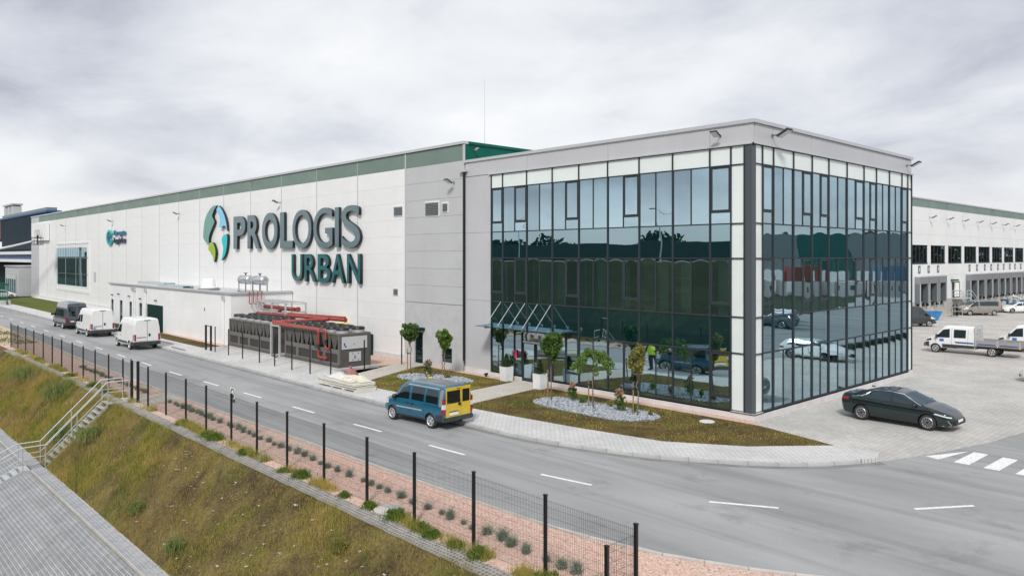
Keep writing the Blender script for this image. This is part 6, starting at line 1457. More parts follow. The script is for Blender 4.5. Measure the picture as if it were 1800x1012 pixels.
for i, (x,y,h,w,lb) in enumerate([(-31.5,-19.6,1.15,1.7,'large rounded grey green bush high on the bank left of the stair'),(-25.6,-20.8,0.9,1.2,'rounded bush right beside the upper stair flight on the bank'),(-40.5,-19.5,0.9,2.0,'broad green bush on the bank near the left picture edge'),(-22.3,-20.3,0.7,1.2,'feathery light green tuft on the bank right of the stair'),(-8.3,-21.4,0.5,0.5,'broad leaved weed low on the bank at the picture bottom'),(-1.2,-19.6,0.35,0.4,'yellowish weed clump just below the slab course'),(3.4,-19.3,0.6,0.9,'yellow green weed clump at the bottom of the picture by the slabs'),(-12.6,-21.2,0.45,0.5,'leafy weed low on the bank beside the basin lining')]):
    t = thing('bank_bush', lb, 'bush', (x,y,terrain_z(x,y)-0.05), 0, 'bushes on the bank')
    cs = []; r = random.Random(i)
    for k in range(12): cs.append((r.uniform(-.6,.6)*w,r.uniform(-.5,.5)*w*0.7,h*r.uniform(.15,.6),w*0.18,w*0.17,h*0.25))
    leaf_cloud(MB(), cs, int(700*min(1.6,w)), 0.06, 300+i).build('foliage', MT['bush'] if i not in (5,6) else MT['leaf_yellow'], t, recalc=False)
    o = blades('stems', np.array([(r.gauss(0,.32)*w,r.gauss(0,.25)*w,0) for _ in range(700)]), np.array([r.uniform(.35,1.05)*h for _ in range(700)]), np.full(700,0.010), MT['bush'] if i not in (5,6) else MT['leaf_yellow'], 70+i, 0.8); o.parent = t
# row of small grey green shrubs in the pink gravel
lv = []
for s in range(5):
    q = np.random.default_rng(60+s); n = 170; a = q.normal(size=(n,2))*0.10
    d = a/0.16
    P_ = np.stack([a[:,0]*0.5,a[:,1]*0.5,np.zeros(n)],1); me = None
    o = blades('shrub', P_, q.uniform(0.14,0.34,n), q.uniform(0.004,0.009,n), MT['lavender'], 60+s, 1.3); lv.append(o.data); bpy.data.objects.remove(o)
lf = [leaf_cloud(MB(), [(0.06,0,0.10,0.10,0.10,0.08),(-0.08,0.04,0.12,0.08,0.09,0.09),(0.0,-0.09,0.08,0.09,0.07,0.07)], 60, 0.035, 80+s).mesh('leaves', MT['lavender'], recalc=False) for s in range(3)]
r = random.Random(8); x = -38.0
while x < 6.6:
    y = lin(x, [(-38,-17.0),(-23,-16.95),(-10,-16.95),(0,-17.15),(6,-17.35)])+r.uniform(-.06,.06)
    if not (-25.2 < x < -22.1):
        t = thing('gravel_shrub', 'small grey green shrub in the row through the pink gravel', 'shrub', (x,y,0), r.uniform(0,6), 'row of small shrubs in the pink gravel')
        s_ = r.uniform(0.6,1.05); t.scale = (s_,s_,s_*r.uniform(.8,1.2)); link('stems', r.choice(lv), t); link('leaves', r.choice(lf), t)
    x += r.uniform(0.38,0.80)
# loose stones lying on the gravel verge and in the two stone beds
def stones(name, pts, size, m, seed, label, cat='stones'):
    q = np.random.default_rng(seed); n = len(pts); base = np.array([(1,0,0),(-1,0,0),(0,1,0),(0,-1,0),(0,0,0.8),(0,0,-0.5)],float)
    s = q.uniform(0.55,1.35,(n,1,1))*size; V = base[None]*q.uniform(0.6,1.25,(n,6,1))*s
    a = q.uniform(0,6.28,n); c, sn = np.cos(a), np.sin(a); X = V[:,:,0]*c[:,None]-V[:,:,1]*sn[:,None]; Y = V[:,:,0]*sn[:,None]+V[:,:,1]*c[:,None]
    tl = q.uniform(-.5,.5,(n,1)); V = np.stack([X,Y,V[:,:,2]+X*tl],2)+np.asarray(pts)[:,None]
    f0 = [(0,2,4),(2,1,4),(1,3,4),(3,0,4),(2,0,5),(1,2,5),(3,1,5),(0,3,5)]; F = [tuple(6*i+k for k in f) for i in range(n) for f in f0]
    me = bpy.data.meshes.new(name); me.from_pydata(V.reshape(-1,3).tolist(), [], F); me.materials.append(m)
    o = bpy.data.objects.new(name, me); COL.objects.link(o); return stuffobj(o, label, cat)
q = np.random.default_rng(21); n = 26000
gx = q.uniform(-9,9.5,n)**1; gy = q.uniform(-18.4,-15.3,n); keep = [(lin(a, [(-11,-15.95),(-2,-15.8),(2.8,-15.68),(5.3,-15.25),(6.6,-14.85),(8.9,-13.8),(12,-11.4)])-0.03 > b) for a, b in zip(gx,gy)]
stones('gravel_stones', np.stack([gx,gy,np.full(n,0.006)],1)[keep], 0.019, MT['pink_stone'], 22, 'loose pink gravel stones on the verge by the fence', 'gravel')
def bed(label, outline, seed, n):
    pts = dens(outline+[outline[0]], 8)[:-1]; c = np.mean(pts,0)
    b = struct(MB().prism(pts, 0.05, 0.105, 'z').build('stone_bed', MT['stone_base']))
    q = np.random.default_rng(seed); P_ = []
    k = len(pts)
    while len(P_) < n:
        x, y = q.uniform(min(p[0] for p in pts),max(p[0] for p in pts)), q.uniform(min(p[1] for p in pts),max(p[1] for p in pts)); ins = False
        for i in range(k):
            (xa,ya),(xb,yb) = pts[i], pts[(i+1)%k]
            if (ya > y) != (yb > y) and x < (xb-xa)*(y-ya)/(yb-ya)+xa: ins = not ins
        if ins: P_.append((x,y,0.115+abs(q.normal())*0.018))
    stones('bed_stones', P_, 0.062, MT['stone'], seed, label)
bed('grey white stones filling the left planting bed behind the blue van', [(-20.7,-4.3),(-19.6,-4.85),(-17.6,-4.4),(-16.2,-3.2),(-15.95,-2.4),(-17.3,-2.0),(-19.2,-2.4),(-20.6,-3.3)], 31, 2300)
bed('grey white stones filling the long planting bed before the glass front', [(-9.65,-3.9),(-8.7,-4.45),(-6.2,-4.55),(-3.9,-4.4),(-3.05,-3.4),(-3.1,-2.5),(-4.2,-2.05),(-6.6,-2.1),(-8.9,-2.25),(-9.7,-3.0)], 32, 3600)

# thin young grass over the two front lawns
q = np.random.default_rng(77); lp = []
def inpoly(x, y, pts):
    ins = np.zeros(len(x), bool); k = len(pts)
    for i in range(k):
        (xa,ya),(xb,yb) = pts[i], pts[(i+1)%k]; c = ((ya > y) != (yb > y)) & (x < (xb-xa)*(y-ya)/((yb-ya) if yb != ya else 1e-9)+xa); ins ^= c
    return ins
for poly in ([(-23.0,-0.75),(-14.55,-0.75),(-13.55,-7.46),(-18.4,-7.57),(-19.9,-7.57),(-23.0,-1.2)],[(-12.15,-0.75),(0.75,-0.75),(4.4,-1.78),(2.2,-4.42),(-0.44,-6.07),(-4.5,-6.77),(-8.1,-7.17),(-10.9,-7.37),(-11.05,-7.38)]):
    x = q.uniform(min(p[0] for p in poly),max(p[0] for p in poly),30000); y = q.uniform(-7.6,-0.7,30000); k = inpoly(x,y,poly)
    f = 0.45+0.3*np.sin(x*0.9+y*1.1)+0.3*np.sin(x*2.1-y*1.7); k &= q.uniform(0,1,30000) < np.clip(f,0.08,0.9); lp.append(np.stack([x[k],y[k],np.full(k.sum(),0.083)],1))
lp = np.concatenate(lp)
stuffobj(blades('lawn_grass', lp, q.uniform(0.02,0.07,len(lp)), q.uniform(0.006,0.014,len(lp)), MT['grass'], 78, 0.9), 'thin young grass sprouting over the brown front lawns', 'grass')
# young trees with stakes
def tree(label, x, y, h, trunk_h, cr, m, seed, n=900, size=0.13, weep=False, stake_dx=-0.25, stake_h=1.5, z=0.1):
    t = thing('young_tree', label, 'tree', (x,y,z), 0, 'young trees in the planting beds'); r = random.Random(seed)
    mb = MB(); pts = [(0,0,0)]; k = 5
    for i in range(1,k+1): pts.append((r.uniform(-.03,.03)*i*0.5, r.uniform(-.03,.03)*i*0.5, trunk_h*i/k))
    top = Vector(pts[-1]); mb.tube(pts, [0.034,0.032,0.029,0.027,0.025,0.022], 7); cs = []
    for i in range(9):
        a = i*2.4+r.uniform(-.4,.4); L_ = cr[0]*r.uniform(.6,1.0); up = (h-trunk_h)*r.uniform(.25,.95)
        if weep:
            e1 = top+Vector((math.cos(a)*L_*0.6, math.sin(a)*L_*0.6, 0.25+0.3*r.random())); e2 = top+Vector((math.cos(a)*L_*1.25, math.sin(a)*L_*1.25, -0.35*r.random()-0.1))
            mb.tube([top-Vector((0,0,.1)), e1, e2], [0.016,0.010,0.005], 5)
            for u in (0.15,0.4,0.65,0.9,1.1):
                p = e1*(1-u)+e2*u; cs.append((p.x,p.y,p.z-0.05,0.13,0.13,0.14))
            p = top*(0.5)+e1*0.5; cs.append((p.x,p.y,p.z,0.14,0.14,0.12))
        else:
            base = top*(0.82+0.18*r.random()); e = Vector((math.cos(a)*L_*0.75, math.sin(a)*L_*0.75, trunk_h+up)); mb.tube([base, base*0.5+e*0.5+Vector((0,0,.05)), e], [0.016,0.011,0.005], 5)
            s1 = r.uniform(.30,.48); cs.append((e.x,e.y,e.z,cr[0]*s1,cr[0]*s1,cr[1]*s1*0.9)); m_ = base*0.4+e*0.6; cs.append((m_.x,m_.y,m_.z,cr[0]*0.28,cr[0]*0.28,cr[1]*0.25))
    if not weep: cs.append((top.x,top.y,h-cr[1]*0.35,cr[0]*0.5,cr[0]*0.5,cr[1]*0.4))
    mb.build('trunk', MT['bark'], t, smooth=True)
    leaf_cloud(MB(), cs, int(n*2.2), size*0.68, seed+500, droop=0.5).build('crown', m, t, recalc=False)
    s = MB().cyl((stake_dx,0.02,-0.05),(stake_dx,0.02,stake_h),0.03,0.028,8).build('stake', MT['stake'], t); MB().box(stake_dx,0.03,-0.02,0.02,stake_h*0.8,stake_h*0.8+0.05).build('tie', MT['black'], t)
    return t
tree('young tree with dark round crown beside the green wall door', -20.8,-3.3,3.0,1.95,(0.60,0.55),MT['leaf'],1,900,0.12,stake_dx=-0.35,stake_h=1.5)
tree('young tree with fresh green crown before the small low window', -18.75,-2.3,2.75,1.45,(0.50,0.72),MT['leaf_lime'],2,850,0.16,stake_dx=-0.25)
tree('young tree with large leaved green crown by the right white planter', -9.05,-3.25,3.3,2.0,(0.50,0.68),MT['leaf'],3,800,0.17)
tree('thin weeping young tree in the middle of the long stone bed', -6.38,-3.2,3.05,2.35,(0.80,0.5),MT['leaf_lime'],4,1500,0.085,True,-0.3,1.35)
tree('young tree with yellowish crown at the right end of the stone bed', -3.85,-3.15,3.1,1.75,(0.42,0.72),MT['leaf_yellow'],5,900,0.12)
# small shrubs and flowers in the beds
def shrub(label, x, y, h, w, m, seed, n=220, flower=None, z=0.11):
    t = thing('bed_shrub', label, 'shrub', (x,y,z), 0, 'shrubs in the stone beds')
    r = random.Random(seed); cs = [(r.uniform(-.25,.25)*w,r.uniform(-.25,.25)*w,h*r.uniform(.35,.6),w*0.36,w*0.36,h*0.33) for _ in range(4)]
    leaf_cloud(MB(), cs, n, 0.075, seed+900).build('leaves', m, t, recalc=False)
    if flower: leaf_cloud(MB(), [(r.uniform(-.2,.2)*w,r.uniform(-.2,.2)*w,h*0.85,w*0.26,w*0.26,h*0.17) for _ in range(3)], 160, 0.06, seed+950).build('flowers', flower, t, recalc=False)
    mb = MB()
    for k in range(5): a = k*1.3; mb.tube([(0,0,-0.02),(math.cos(a)*w*0.15,math.sin(a)*w*0.15,h*0.5)],0.008,5)
    mb.build('stems', MT['bark'], t)
shrub('shrub with faded pink flower heads at the left of the long stone bed', -8.25,-2.6,0.95,0.55,MT['leaf'],1,260,MT['flower'])
shrub('shrub with faded pink flower heads in the right half of the long bed', -5.1,-2.9,1.05,0.6,MT['leaf'],2,260,MT['flower'])
shrub('brownish round shrub in the left stone bed', -18.85,-3.5,1.05,0.65,MT['leaf'],3,260,MT['leaf_bronze'])
shrub('small green plant between the flowering shrubs', -7.35,-2.75,0.5,0.35,MT['leaf_lime'],4,120)
shrub('small wispy plant left of the weeping tree stake', -6.0,-2.45,0.45,0.3,MT['leaf_yellow'],5,90)
shrub('small upright plant left of the yellowish tree', -4.35,-2.75,0.6,0.25,MT['leaf_lime'],6,90)
shrub('small plant right of the yellowish tree', -3.5,-2.6,0.4,0.25,MT['leaf_yellow'],7,80)
shrub('low plant at the right of the left stone bed', -17.9,-2.8,0.5,0.5,MT['leaf_yellow'],8,140)
tuft('patch of bright green grass at the left edge of the long stone bed', -9.5,-4.3,0.12,1.6,MT['weed'],90,500,'green grass patches',0.085,'grass_patch')
tuft('patch of bright green grass at the front of the left stone bed', -19.2,-5.0,0.12,1.6,MT['weed'],91,500,'green grass patches',0.085,'grass_patch')
# white planters with little conifers at the door
for i, (x, y, lb) in enumerate(((-15.0,-0.75,'left'),(-11.85,-1.2,'right'))):
    t = thing('planter', f'tall white square planter {lb} of the entrance door', 'planter', (x,y,0.1), 0, 'white planters at the entrance')
    w = 0.29; MB().add([(-w*.9,-w*.9,0),(w*.9,-w*.9,0),(w*.9,w*.9,0),(-w*.9,w*.9,0),(-w,-w,0.82),(w,-w,0.82),(w,w,0.82),(-w,w,0.82),(-w+.04,-w+.04,0.82),(w-.04,-w+.04,0.82),(w-.04,w-.04,0.82),(-w+.04,w-.04,0.82),(-w+.04,-w+.04,0.72),(w-.04,-w+.04,0.72),(w-.04,w-.04,0.72),(-w+.04,w-.04,0.72)],
        [(0,1,5,4),(1,2,6,5),(2,3,7,6),(3,0,4,7),(4,5,9,8),(5,6,10,9),(6,7,11,10),(7,4,8,11),(8,9,13,12),(9,10,14,13),(10,11,15,14),(11,8,12,15),(12,13,14,15),(3,2,1,0)]).build('pot', MT['car_white'], t); MB().box(-w+.05,w-.05,-w+.05,w-.05,0.70,0.76).build('soil', MT['bark'], t)
    c = thing('potted_conifer', f'little conifer in the {lb} white planter at the door', 'conifer', (x,y,0.86), 0, 'conifers in the planters')
    MB().cyl((0,0,0),(0,0,0.8),0.018,0.006,6).build('trunk', MT['bark'], c)
    mb = MB(); q = np.random.default_rng(i+5)
    cs = []
    for k in range(9):
        zz = 0.06+k*0.085; rr = 0.30*(1-k/9.5)
        for a in range(6): cs.append((math.cos(a*1.05+k)*rr*0.65,math.sin(a*1.05+k)*rr*0.65,zz,rr*0.42+0.02,rr*0.42+0.02,0.035))
    leaf_cloud(mb, cs, 900, 0.045, 700+i, droop=0.1, aspect=2.2).build('crown', MT['conifer'], c, recalc=False)
# low path lamps beside the plinth
for x, y, lb in ((-17.0,-0.55,'small black spotlight on the ground below the grey office wall'),(-9.9,-0.6,'small black spotlight on the ground right of the entrance'),(0.75,10.5,'small black spotlight on the paving at the long glass side')):
    t = thing('ground_spot', lb, 'spotlight', (x,y,0.08 if x < 0 else 0.012), 0, 'ground spotlights'); MB().box(-0.05,0.05,-0.04,0.04,0,0.1).build('stem', MT['black'], t); MB().cyl((-0.12,0,0.13),(0.12,0,0.17),0.06,0.07,12).build('lamp_head', MT['black'], t)
# ================================================================== PEOPLE
def person(label, loc, rz, joints, radii, edges, vest=None, shirt=(0.02,0.022,0.03), trousers=(0.03,0.035,0.05), hair=(0.10,0.05,0.025), head=None, hl=0.0):
    t = thing('person', label, 'person', loc, rz)
    names = list(joints); me = bpy.data.meshes.new('body'); me.from_pydata([joints[n] for n in names], [(names.index(a),names.index(b)) for a,b in edges], [])
    o = bpy.data.objects.new('tmp_person', me); COL.objects.link(o)
    md = o.modifiers.new('s','SKIN'); md.use_smooth_shade = True
    for i, n in enumerate(names):
        r_ = radii[n]; me.skin_vertices[0].data[i].radius = (r_, r_) if not isinstance(r_, tuple) else r_
    me.skin_vertices[0].data[names.index('pelvis')].use_root = True
    o.modifiers.new('d','SUBSURF').levels = 2
    bpy.context.view_layer.update()
    bm_ = bpy.data.meshes.new_from_object(o.evaluated_get(bpy.context.evaluated_depsgraph_get())); bpy.data.objects.remove(o)
    skin = mat('skin', (0.52,0.30,0.21), 0.6); ms = [mat('jacket', shirt, 0.8), mat('trousers', trousers, 0.85), skin, mat('hair', hair, 0.8), mat('boots', (0.03,0.025,0.02), 0.7)]
    for m_ in ms: bm_.materials.append(m_)
    hd = Vector(joints['head']); nk = Vector(joints['neck']); pv = Vector(joints['pelvis'])
    hands = [Vector(joints[n]) for n in names if n.startswith('hand')]
    for p in bm_.polygons:
        c = Vector(p.center); k = 0
        if (c-hd).length < 0.17 or (c-nk).length < 0.05:
            k = 2
            fwd = Vector(joints['face'])-hd if 'face' in joints else Vector((0,-1,0))
            if (c-hd).normalized().dot(fwd.normalized()) < 0.25 and c.z > hd.z-0.06: k = 3
            if c.z > hd.z+0.07: k = 3
        elif min((c-h_).length for h_ in hands) < 0.11: k = 2
        elif c.z < 0.10: k = 4
        elif c.z < pv.z+0.02: k = 1
        p.material_index = k
    bm_.polygons.foreach_set('use_smooth', [True]*len(bm_.polygons)); b = link('body', bm_, t)
    # ears and eyes
    fwd = (Vector(joints['face'])-hd).normalized(); side = fwd.cross(Vector((0,0,1))).normalized()
    for s in (-1,1):
        MB().lathe([(0,-.012),(.028,-.008),(.032,0),(.022,.01),(0,.012)],10,tuple(hd+side*s*0.082),'x').build('ear', skin, t, smooth=True)
        MB().lathe([(0,-.008),(.012,0),(0,.008)],8,tuple(hd+fwd*0.098+side*s*0.033+Vector((0,0,0.01))),'z').build('eye', MT['black'], t)
    if vest:
        vm = mat('vest', vest, 0.7); sh = Vector(joints['chest']); P = []
        ax_ = (Vector(joints['neck'])-pv).normalized(); u = side; w = ax_.cross(u)
        for j in range(7):
            row = []
            for i in range(21):
                a = 2*math.pi*i/20; hgt = j/6; cen = pv*(1-hgt)+Vector(joints['neck'])*hgt*0.93+pv*hgt*0.07; ru = 0.20+0.02*math.sin(hgt*3); rw = 0.155
                if j == 6: ru, rw = 0.15, 0.11
                row.append(tuple(cen+u*math.cos(a)*ru+w*math.sin(a)*rw))
            P.append(row)
        MB().grid(P).build('vest', vm, t, smooth=True, recalc=False)
    return t
def figure(lean=0.0):
    s = math.sin(lean); c = math.cos(lean); U = lambda h: (0.0, -h*s, 0.92+h*c)
    J = {'pelvis':(0,0,0.92),'waist':U(0.15),'chest':U(0.36),'neck':U(0.56),'head':tuple(np.array(U(0.70))+np.array((0,-0.03,0))),'crown':tuple(np.array(U(0.80))+np.array((0,-0.03,0))),'face':tuple(np.array(U(0.69))+np.array((0,-0.10,-0.01)))}
    R_ = {'pelvis':0.135,'waist':0.125,'chest':(0.15,0.13),'neck':0.055,'head':0.095,'crown':0.06,'face':0.045}
    E_ = [('pelvis','waist'),('waist','chest'),('chest','neck'),('neck','head'),('head','crown'),('head','face')]
    for sg_, nm in ((-1,'l'),(1,'r')):
        ch = np.array(U(0.48))
        J['sh'+nm] = tuple(ch+np.array((sg_*0.19,0,0))); J['el'+nm] = tuple(ch+np.array((sg_*0.25,-0.06,-0.28))); J['wr'+nm] = tuple(ch+np.array((sg_*0.20,-0.27,-0.42))); J['hand'+nm] = tuple(ch+np.array((sg_*0.19,-0.34,-0.45)))
        R_['sh'+nm] = 0.07; R_['el'+nm] = 0.05; R_['wr'+nm] = 0.035; R_['hand'+nm] = 0.036
        for q in range(4):
            k = f'hf{nm}{q}'; J[k] = tuple(np.array(J['hand'+nm])+np.array(((q-1.5)*0.02,-0.07+0.005*abs(q-1.5),-0.03))); R_[k] = 0.009; E_.append(('hand'+nm,k))
        k = f'ht{nm}'; J[k] = tuple(np.array(J['hand'+nm])+np.array((-sg_*0.045,-0.035,-0.01))); R_[k] = 0.010; E_.append(('hand'+nm,k))
        J['hip'+nm] = (sg_*0.10,0.0,0.86); J['kn'+nm] = (sg_*0.11,-0.03,0.49); J['an'+nm] = (sg_*0.11,0.03,0.09); J['toe'+nm] = (sg_*0.12,-0.15,0.04)
        R_['hip'+nm] = 0.10; R_['kn'+nm] = 0.065; R_['an'+nm] = 0.048; R_['toe'+nm] = 0.045
        E_ += [('chest','sh'+nm),('sh'+nm,'el'+nm),('el'+nm,'wr'+nm),('wr'+nm,'hand'+nm),('pelvis','hip'+nm),('hip'+nm,'kn'+nm),('kn'+nm,'an'+nm),('an'+nm,'toe'+nm)]
    return J, R_, E_
J, R_, E_ = figure(0.2)
person('person in a yellow high visibility vest bending behind the blue van', (-11.75,-8.6,0.115), R(-60), J, R_, E_, vest=(0.55,0.75,0.03))
# ================================================================== FAR LEFT: dark hall, boom lift, low building, fence
dh = thing('dark_hall', 'dark slate industrial hall with blue roof edge beyond the warehouse end', 'building', (-200,30,0))
slate = mat('slate_wall', (0.016,0.028,0.040), 0.7, col2=(0.020,0.034,0.047), vscale=0.2, spec=0.15)
for k in range(9): box('wall_panel', slate, dh, -261+9*k, -252.05+9*k, 10.0, 10.3, 9.0, 17.3)
box('hall_core', slate, dh, -262, -180.1, 10.3, 13, -0.1, 17.3)
box('roof_edge', mat('roof_blue', (0.03,0.09,0.28), 0.5), dh, -262.2, -179.9, 9.8, 13, 17.3, 17.75); box('roof_parapet', MT['band_green'], dh, -235, -182, 10.4, 12.5, 17.75, 18.5)
box('canopy_band', MT['wall_white'], dh, -262, -178, 6.5, 9.99, 7.7, 8.4); box('canopy_band', mat('band_blue', (0.03,0.07,0.2), 0.5), dh, -262, -178, 7.0, 9.99, 6.6, 7.69); box('canopy_band', MT['wall_white'], dh, -262, -178, 6.3, 9.99, 5.9, 6.59)
box('orange_strip', mat('rust_strip', (0.35,0.14,0.06), 0.6), dh, -240, -235, 9.9, 9.99, 12, 17.5); box('window', MT['milky'], dh, -236, -233, 9.9, 9.99, 9.6, 11.3)
for k in range(3):
    t = thing('roof_duct', f'{["left","middle","right"][k]} of three pale square ducts on the dark hall roof', 'duct', (-232+5*k,11.5,18.5), 0, 'ducts on the dark hall'); MB().box(-1.1,1.1,-1,1,0,2.2).build('shaft', MT['wall_grey'], t); MB().box(-1.4,1.4,-1.3,1.3,2.5,2.9).build('cap', MT['galv'], t); MB().box(-0.9,0.9,-0.8,0.8,2.2,2.5).build('neck', MT['frame'], t)
lb_ = thing('low_pavilion', 'low grey flat building with glazed front left of the warehouse corner', 'building', (-152,-1,0))
box('body', MT['wall_grey'], lb_, -158, -145.5, -1.5, 12, -0.1, 5.3); box('roof_edge', MT['cap'], lb_, -158.2, -145.4, -1.7, 12, 5.3, 5.5); f = box('glazing', MT['spandrel'], lb_, -157, -147.5, -1.56, -1.51, 0.3, 3.9)
for k in range(6): box('mullion', MT['galv'], f, -157+1.9*k-0.06, -157+1.9*k+0.06, -1.64, -1.565, 0.3, 3.9)
box('blind', MT['milky'], f, -156.9, -147.6, -1.60, -1.565, 3.0, 3.85)
# boom lift
bl = thing('boom_lift', 'white boom lift with raised arm reaching the pale square sign', 'boom lift', (-143,-8,0))
MB().box(-1.6,1.6,-1.1,1.1,0.5,1.3).build('chassis', mat('lift_blue', (0.03,0.12,0.3), 0.4), bl, bevel=0.08)
for sx in (-1.1,1.1):
    for sy in (-1.0,1.0): MB().lathe([(0,-.18),(.4,-.18),(.45,-.1),(.45,.1),(.4,.18),(0,.18)],16,(sx,sy,0.45),'y').build('wheel', MT['rubber'], bl)
MB().tube([(0,0,1.3),(3,0.8,5.0),(6.5,1.6,8.4)],[0.28,0.24,0.2],8).build('lower_arm', MT['car_white'], bl); MB().tube([(6.5,1.6,8.4),(12,3.0,8.9),(20,5.0,9.8)],[0.2,0.18,0.15],8).build('upper_arm', MT['car_white'], bl)
bk = MB()
for z in (0,0.55,1.1): bk.tube([(20,4.3,9.1+z),(22.0,4.3,9.1+z),(22.0,5.5,9.1+z),(20,5.5,9.1+z),(20,4.3,9.1+z)],0.04,6)
for x in (20,21,22):
    for y in (4.3,5.5): bk.cyl((x,y,9.1),(x,y,10.2),0.03,0.03,6)
bk.box(20,22,4.3,5.5,9.05,9.12); bk.build('basket', MT['frame'], bl)
J, R_, E_ = figure(0.05)
person('person in dark clothes standing in the boom lift basket at the wall', (-122.0,-3.1,9.13), R(180), J, R_, E_)
gf = thing('green_fence', 'dark green slat fence with pale feet at the far left', 'fence', (-118,-9.2,0))
for k in range(9): box('slat', MT['dark_green'], gf, -127+1.6*k-0.12, -127+1.6*k+0.12, -8.5, -8.4, 0.1, 3.3)
for z in (0.35,3.0): box('rail', MT['dark_green'], gf, -127.3, -113.9, -8.4, -8.34, z, z+0.2)
for x in (-126,-116): box('foot', MT['concrete'], gf, x-0.6, x+0.6, -9.0, -7.8, 0.1, 0.7)
sedan('parked_car', 'dark car parked before the low grey building at far left', (-146,-5,0), R(80), MT['car_black'], True, None, False)
sedan('parked_car', 'silver car parked behind the green fence at the left edge', (-139,-5.2,0), R(85), MT['car_white'], True, None, False)

# ================================================================== DOCK YARD small things
skp = mat('skip_blue', (0.02,0.16,0.38), 0.5, col2=(0.03,0.20,0.45), vscale=3)
def skip(label, loc, rz, sacks=False):
    t = thing('skip', label, 'skip', loc, rz, 'blue skips in the dock yard')
    sec = [(-1.3,0.1),(1.3,0.1),(2.1,1.35),(1.98,1.35),(1.22,0.22),(-1.22,0.22),(-1.98,1.35),(-2.1,1.35)]
    MB().prism(sec, -0.85, 0.85, 'y').build('trough', skp, t); MB().prism([(-1.3,0.12),(1.3,0.12),(2.08,1.33),(-2.08,1.33)], -0.9, -0.851, 'y').build('side', skp, t); MB().prism([(-1.3,0.12),(1.3,0.12),(2.08,1.33),(-2.08,1.33)], 0.851, 0.9, 'y').build('side', skp, t)
    for x in (-0.8,0,0.8): MB().box(x-0.06,x+0.06,-0.96,-0.901,0.2,1.3).build('rib', skp, t)
    if sacks: leaf_cloud(MB(), [(-0.6,0,1.4,0.8,0.6,0.35),(0.7,0,1.35,0.9,0.6,0.3)], 260, 0.4, 4).build('rubbish', film, t, recalc=False)
    return t
_s = skip('blue open skip behind the dark van nose by the docks', (-15.6,69.6,-0.5), R(48)); _s.scale = (0.72,0.72,0.78); skip('blue skip heaped with white sheets beside the far truck', (-13.6,101.5,-0.5), R(48), True)
t = thing('gas_cage', 'small wire cage with dark bottles standing left of the beige minibus', 'cage', (-14.9,77.6,-0.5), R(45))
for sx in (-0.6,0.6):
    for sy in (-0.5,0.5): MB().box(sx-.03,sx+.03,sy-.03,sy+.03,0,1.3).build('cage_post', MT['galv'], t)
for z in (0.1,0.7,1.25): MB().box(-.6,.6,-.53,-.49,z,z+.05).box(-.6,.6,.49,.53,z,z+.05).build('cage_rail', MT['galv'], t)
for x in (-0.25,0.2): MB().lathe([(0,0),(.16,0),(.16,1.2),(.1,1.4),(.05,1.45),(.05,1.6),(0,1.6)],14,(x,0,0.05)).build('bottle', slate, t, smooth=True)
t = thing('sand_heap', 'low heap of yellowish sand at the dock wall foot', 'heap', (-15.6,83.5,-0.5)); mb = MB(); r = random.Random(3); P = []
for j in range(9):
    P.append([(2.4*(i/12-.5)*2*(1)*0.9, 1.2*(j/8-.5)*2, max(0,0.9*(1-((i/12-.5)*2)**2)*(1-((j/8-.5)*2)**2)+r.uniform(-.05,.05))) for i in range(13)])
mb.grid(P).build('heap', mat('sand', (0.42,0.33,0.19), 0.95), t, smooth=True, recalc=False)
# ================================================================== SURROUNDINGS that the glass mirrors
nb = thing('noise_barrier', 'long dark green barrier wall across the road opposite the glass front', 'barrier', (-150,-76,6.3))
for k in range(30): box('barrier_panel', mat('barrier', (0.010,0.028,0.026), 0.6) if k == 0 else bpy.data.materials['barrier'], nb, -420+18*k, -402.1+18*k, -76.2, -76, 6.2, 9.6)
for i, x in enumerate((-14,-44,-74,-104,-134)):
    t = thing('street_lamp', 'tall twin armed street lamp on the embankment opposite', 'street lamp', (x-5,-61.5,6.2), 0, 'street lamps on the embankment'); MB().cyl((0,0,0),(0,0,7.6),0.09,0.05,8).build('pole', MT['galv'], t)
    for s in (-1,1): MB().tube([(0,0,7.4),(s*0.9,0,7.9),(s*1.7,0,8.0)],0.035,6).build('arm', MT['galv'], t); MB().box(s*1.7-.35,s*1.7+.35,-.12,.12,7.95,8.08).build('lamp_head', MT['frame'], t)
for i in range(16):
    r = random.Random(i); x = -330+22*i+r.uniform(-6,6); h = r.uniform(3.6,5.2)
    t = thing('far_tree', 'dark tree behind the barrier mirrored in the glass', 'tree', (x,-86+r.uniform(-4,4),6.2), 0, 'trees behind the barrier')
    cs = [(r.uniform(-3,3),r.uniform(-2,2),h*r.uniform(.4,.85),2.2,2.2,1.4) for _ in range(8)]; leaf_cloud(MB(), cs, 700, 0.6, i+40).build('crown', MT['dark_wood'], t, recalc=False); MB().cyl((0,0,0),(0,0,h*.6),0.25,0.12,6).build('trunk', MT['bark'], t)
cs = []; r = random.Random(99)
for k in range(70): cs.append((10+150*k/70+r.uniform(-3,3), 300+r.uniform(-8,8)-0.25*150*k/70, r.uniform(3,13), 5.0, 4.0, 4.0))
stuffobj(leaf_cloud(MB(), cs, 70*110, 1.3, 98).build('far_wood', leafmat('wood_leaf', (0.03,0.04,0.015), (0.10,0.075,0.03), 0.15), recalc=False), 'far wood mirrored in the dock wall windows', 'wood')
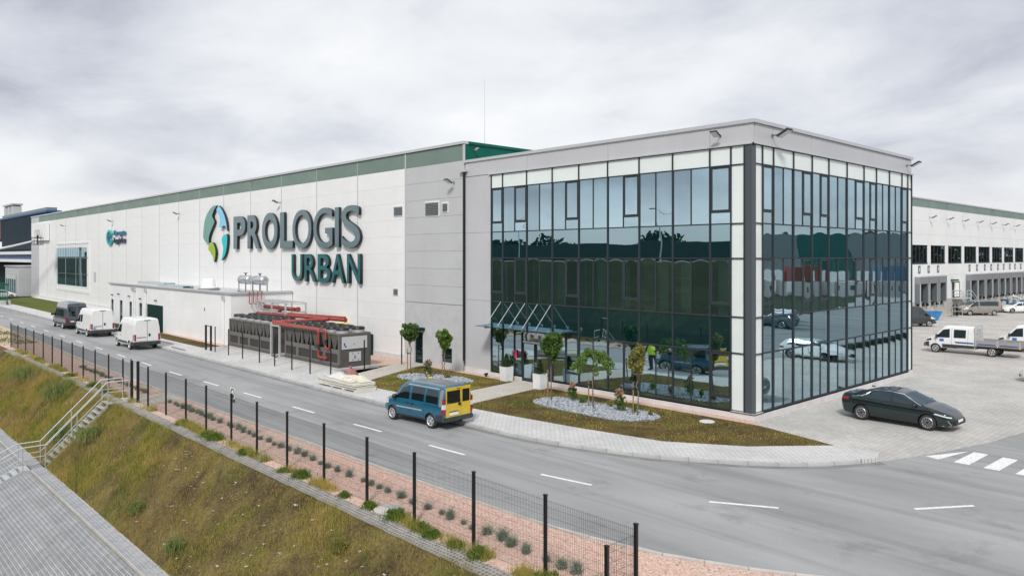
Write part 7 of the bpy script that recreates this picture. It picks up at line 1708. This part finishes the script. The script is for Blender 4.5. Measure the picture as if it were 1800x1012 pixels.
oh = thing('opposite_hall', 'grey hall with dark green middle section facing the glass side', 'building', (62,145,0), R(-48))
g1 = mat('hall_grey', (0.22,0.24,0.25), 0.6); g2 = mat('hall_green', (0.01,0.10,0.085), 0.6)
for k in range(9):
    m_ = g2 if k == 4 else g1
    MB().box(-54+12*k+0.1,-42+12*k-0.1,-0.2,0,1.5,12.2).build('wall_panel', m_, oh); MB().box(-54+12*k+1,-42+12*k-1,-0.3,-0.21,1.2,3.6).build('dock_band', MT['wall_white'], oh)
MB().box(-54,54,0.01,40,-0.6,12.2).build('hall_core', g1, oh)
cols = [(0.22,0.06,0.045),(0.55,0.56,0.54),(0.62,0.62,0.60),(0.33,0.34,0.33),(0.6,0.6,0.58),(0.62,0.62,0.6),(0.30,0.31,0.30),(0.50,0.50,0.48)]
for k in range(16):
    c = cols[(k*3)%8]; x, y = 66-3.9*k*0.7, 92+4.4*k*0.7
    t = thing('container', 'freight container or cabin in the yard opposite mirrored in the glass side', 'container', (x-4*(k%2),y-3*(k%2),0), R(-48), 'containers in the yard opposite'); MB().box(-3,3,-1.2,1.2,0,2.6).build('box_body', mat('cont%d' % k, c, 0.6), t, bevel=0.04); MB().box(-0.5,0.5,-1.24,-1.205,1.1,1.9).build('window', MT['dark_glass'], t)
    if k%5 == 0: MB().box(-3,3,-1.2,1.2,2.62,5.2).build('upper_body', mat('contu%d' % k, (0.20,0.055,0.04) if k != 10 else (0.07,0.15,0.25), 0.6), t, bevel=0.04)
sheet('verge', [(19,30),(24,26),(60,80),(52,112),(40,118)], 0.03, MT['field'], 0.3)
for (x, y, m_, lb) in ((20.5,42.0,MT['van_slate'],'dark grey car, first of three parked opposite the glass side'),(22.2,45.2,MT['car_white'],'white car, second of three parked opposite the glass side'),(23.8,48.6,MT['car_white'],'white car, third of three parked opposite the glass side')):
    sedan('parked_car', lb, (x,y,0), R(20), m_, True, None, False)
sedan('estate_car', 'white estate car parked on the apron beside the glass side', (7.35,21.6,0.012), R(180), MT['car_white'], True)
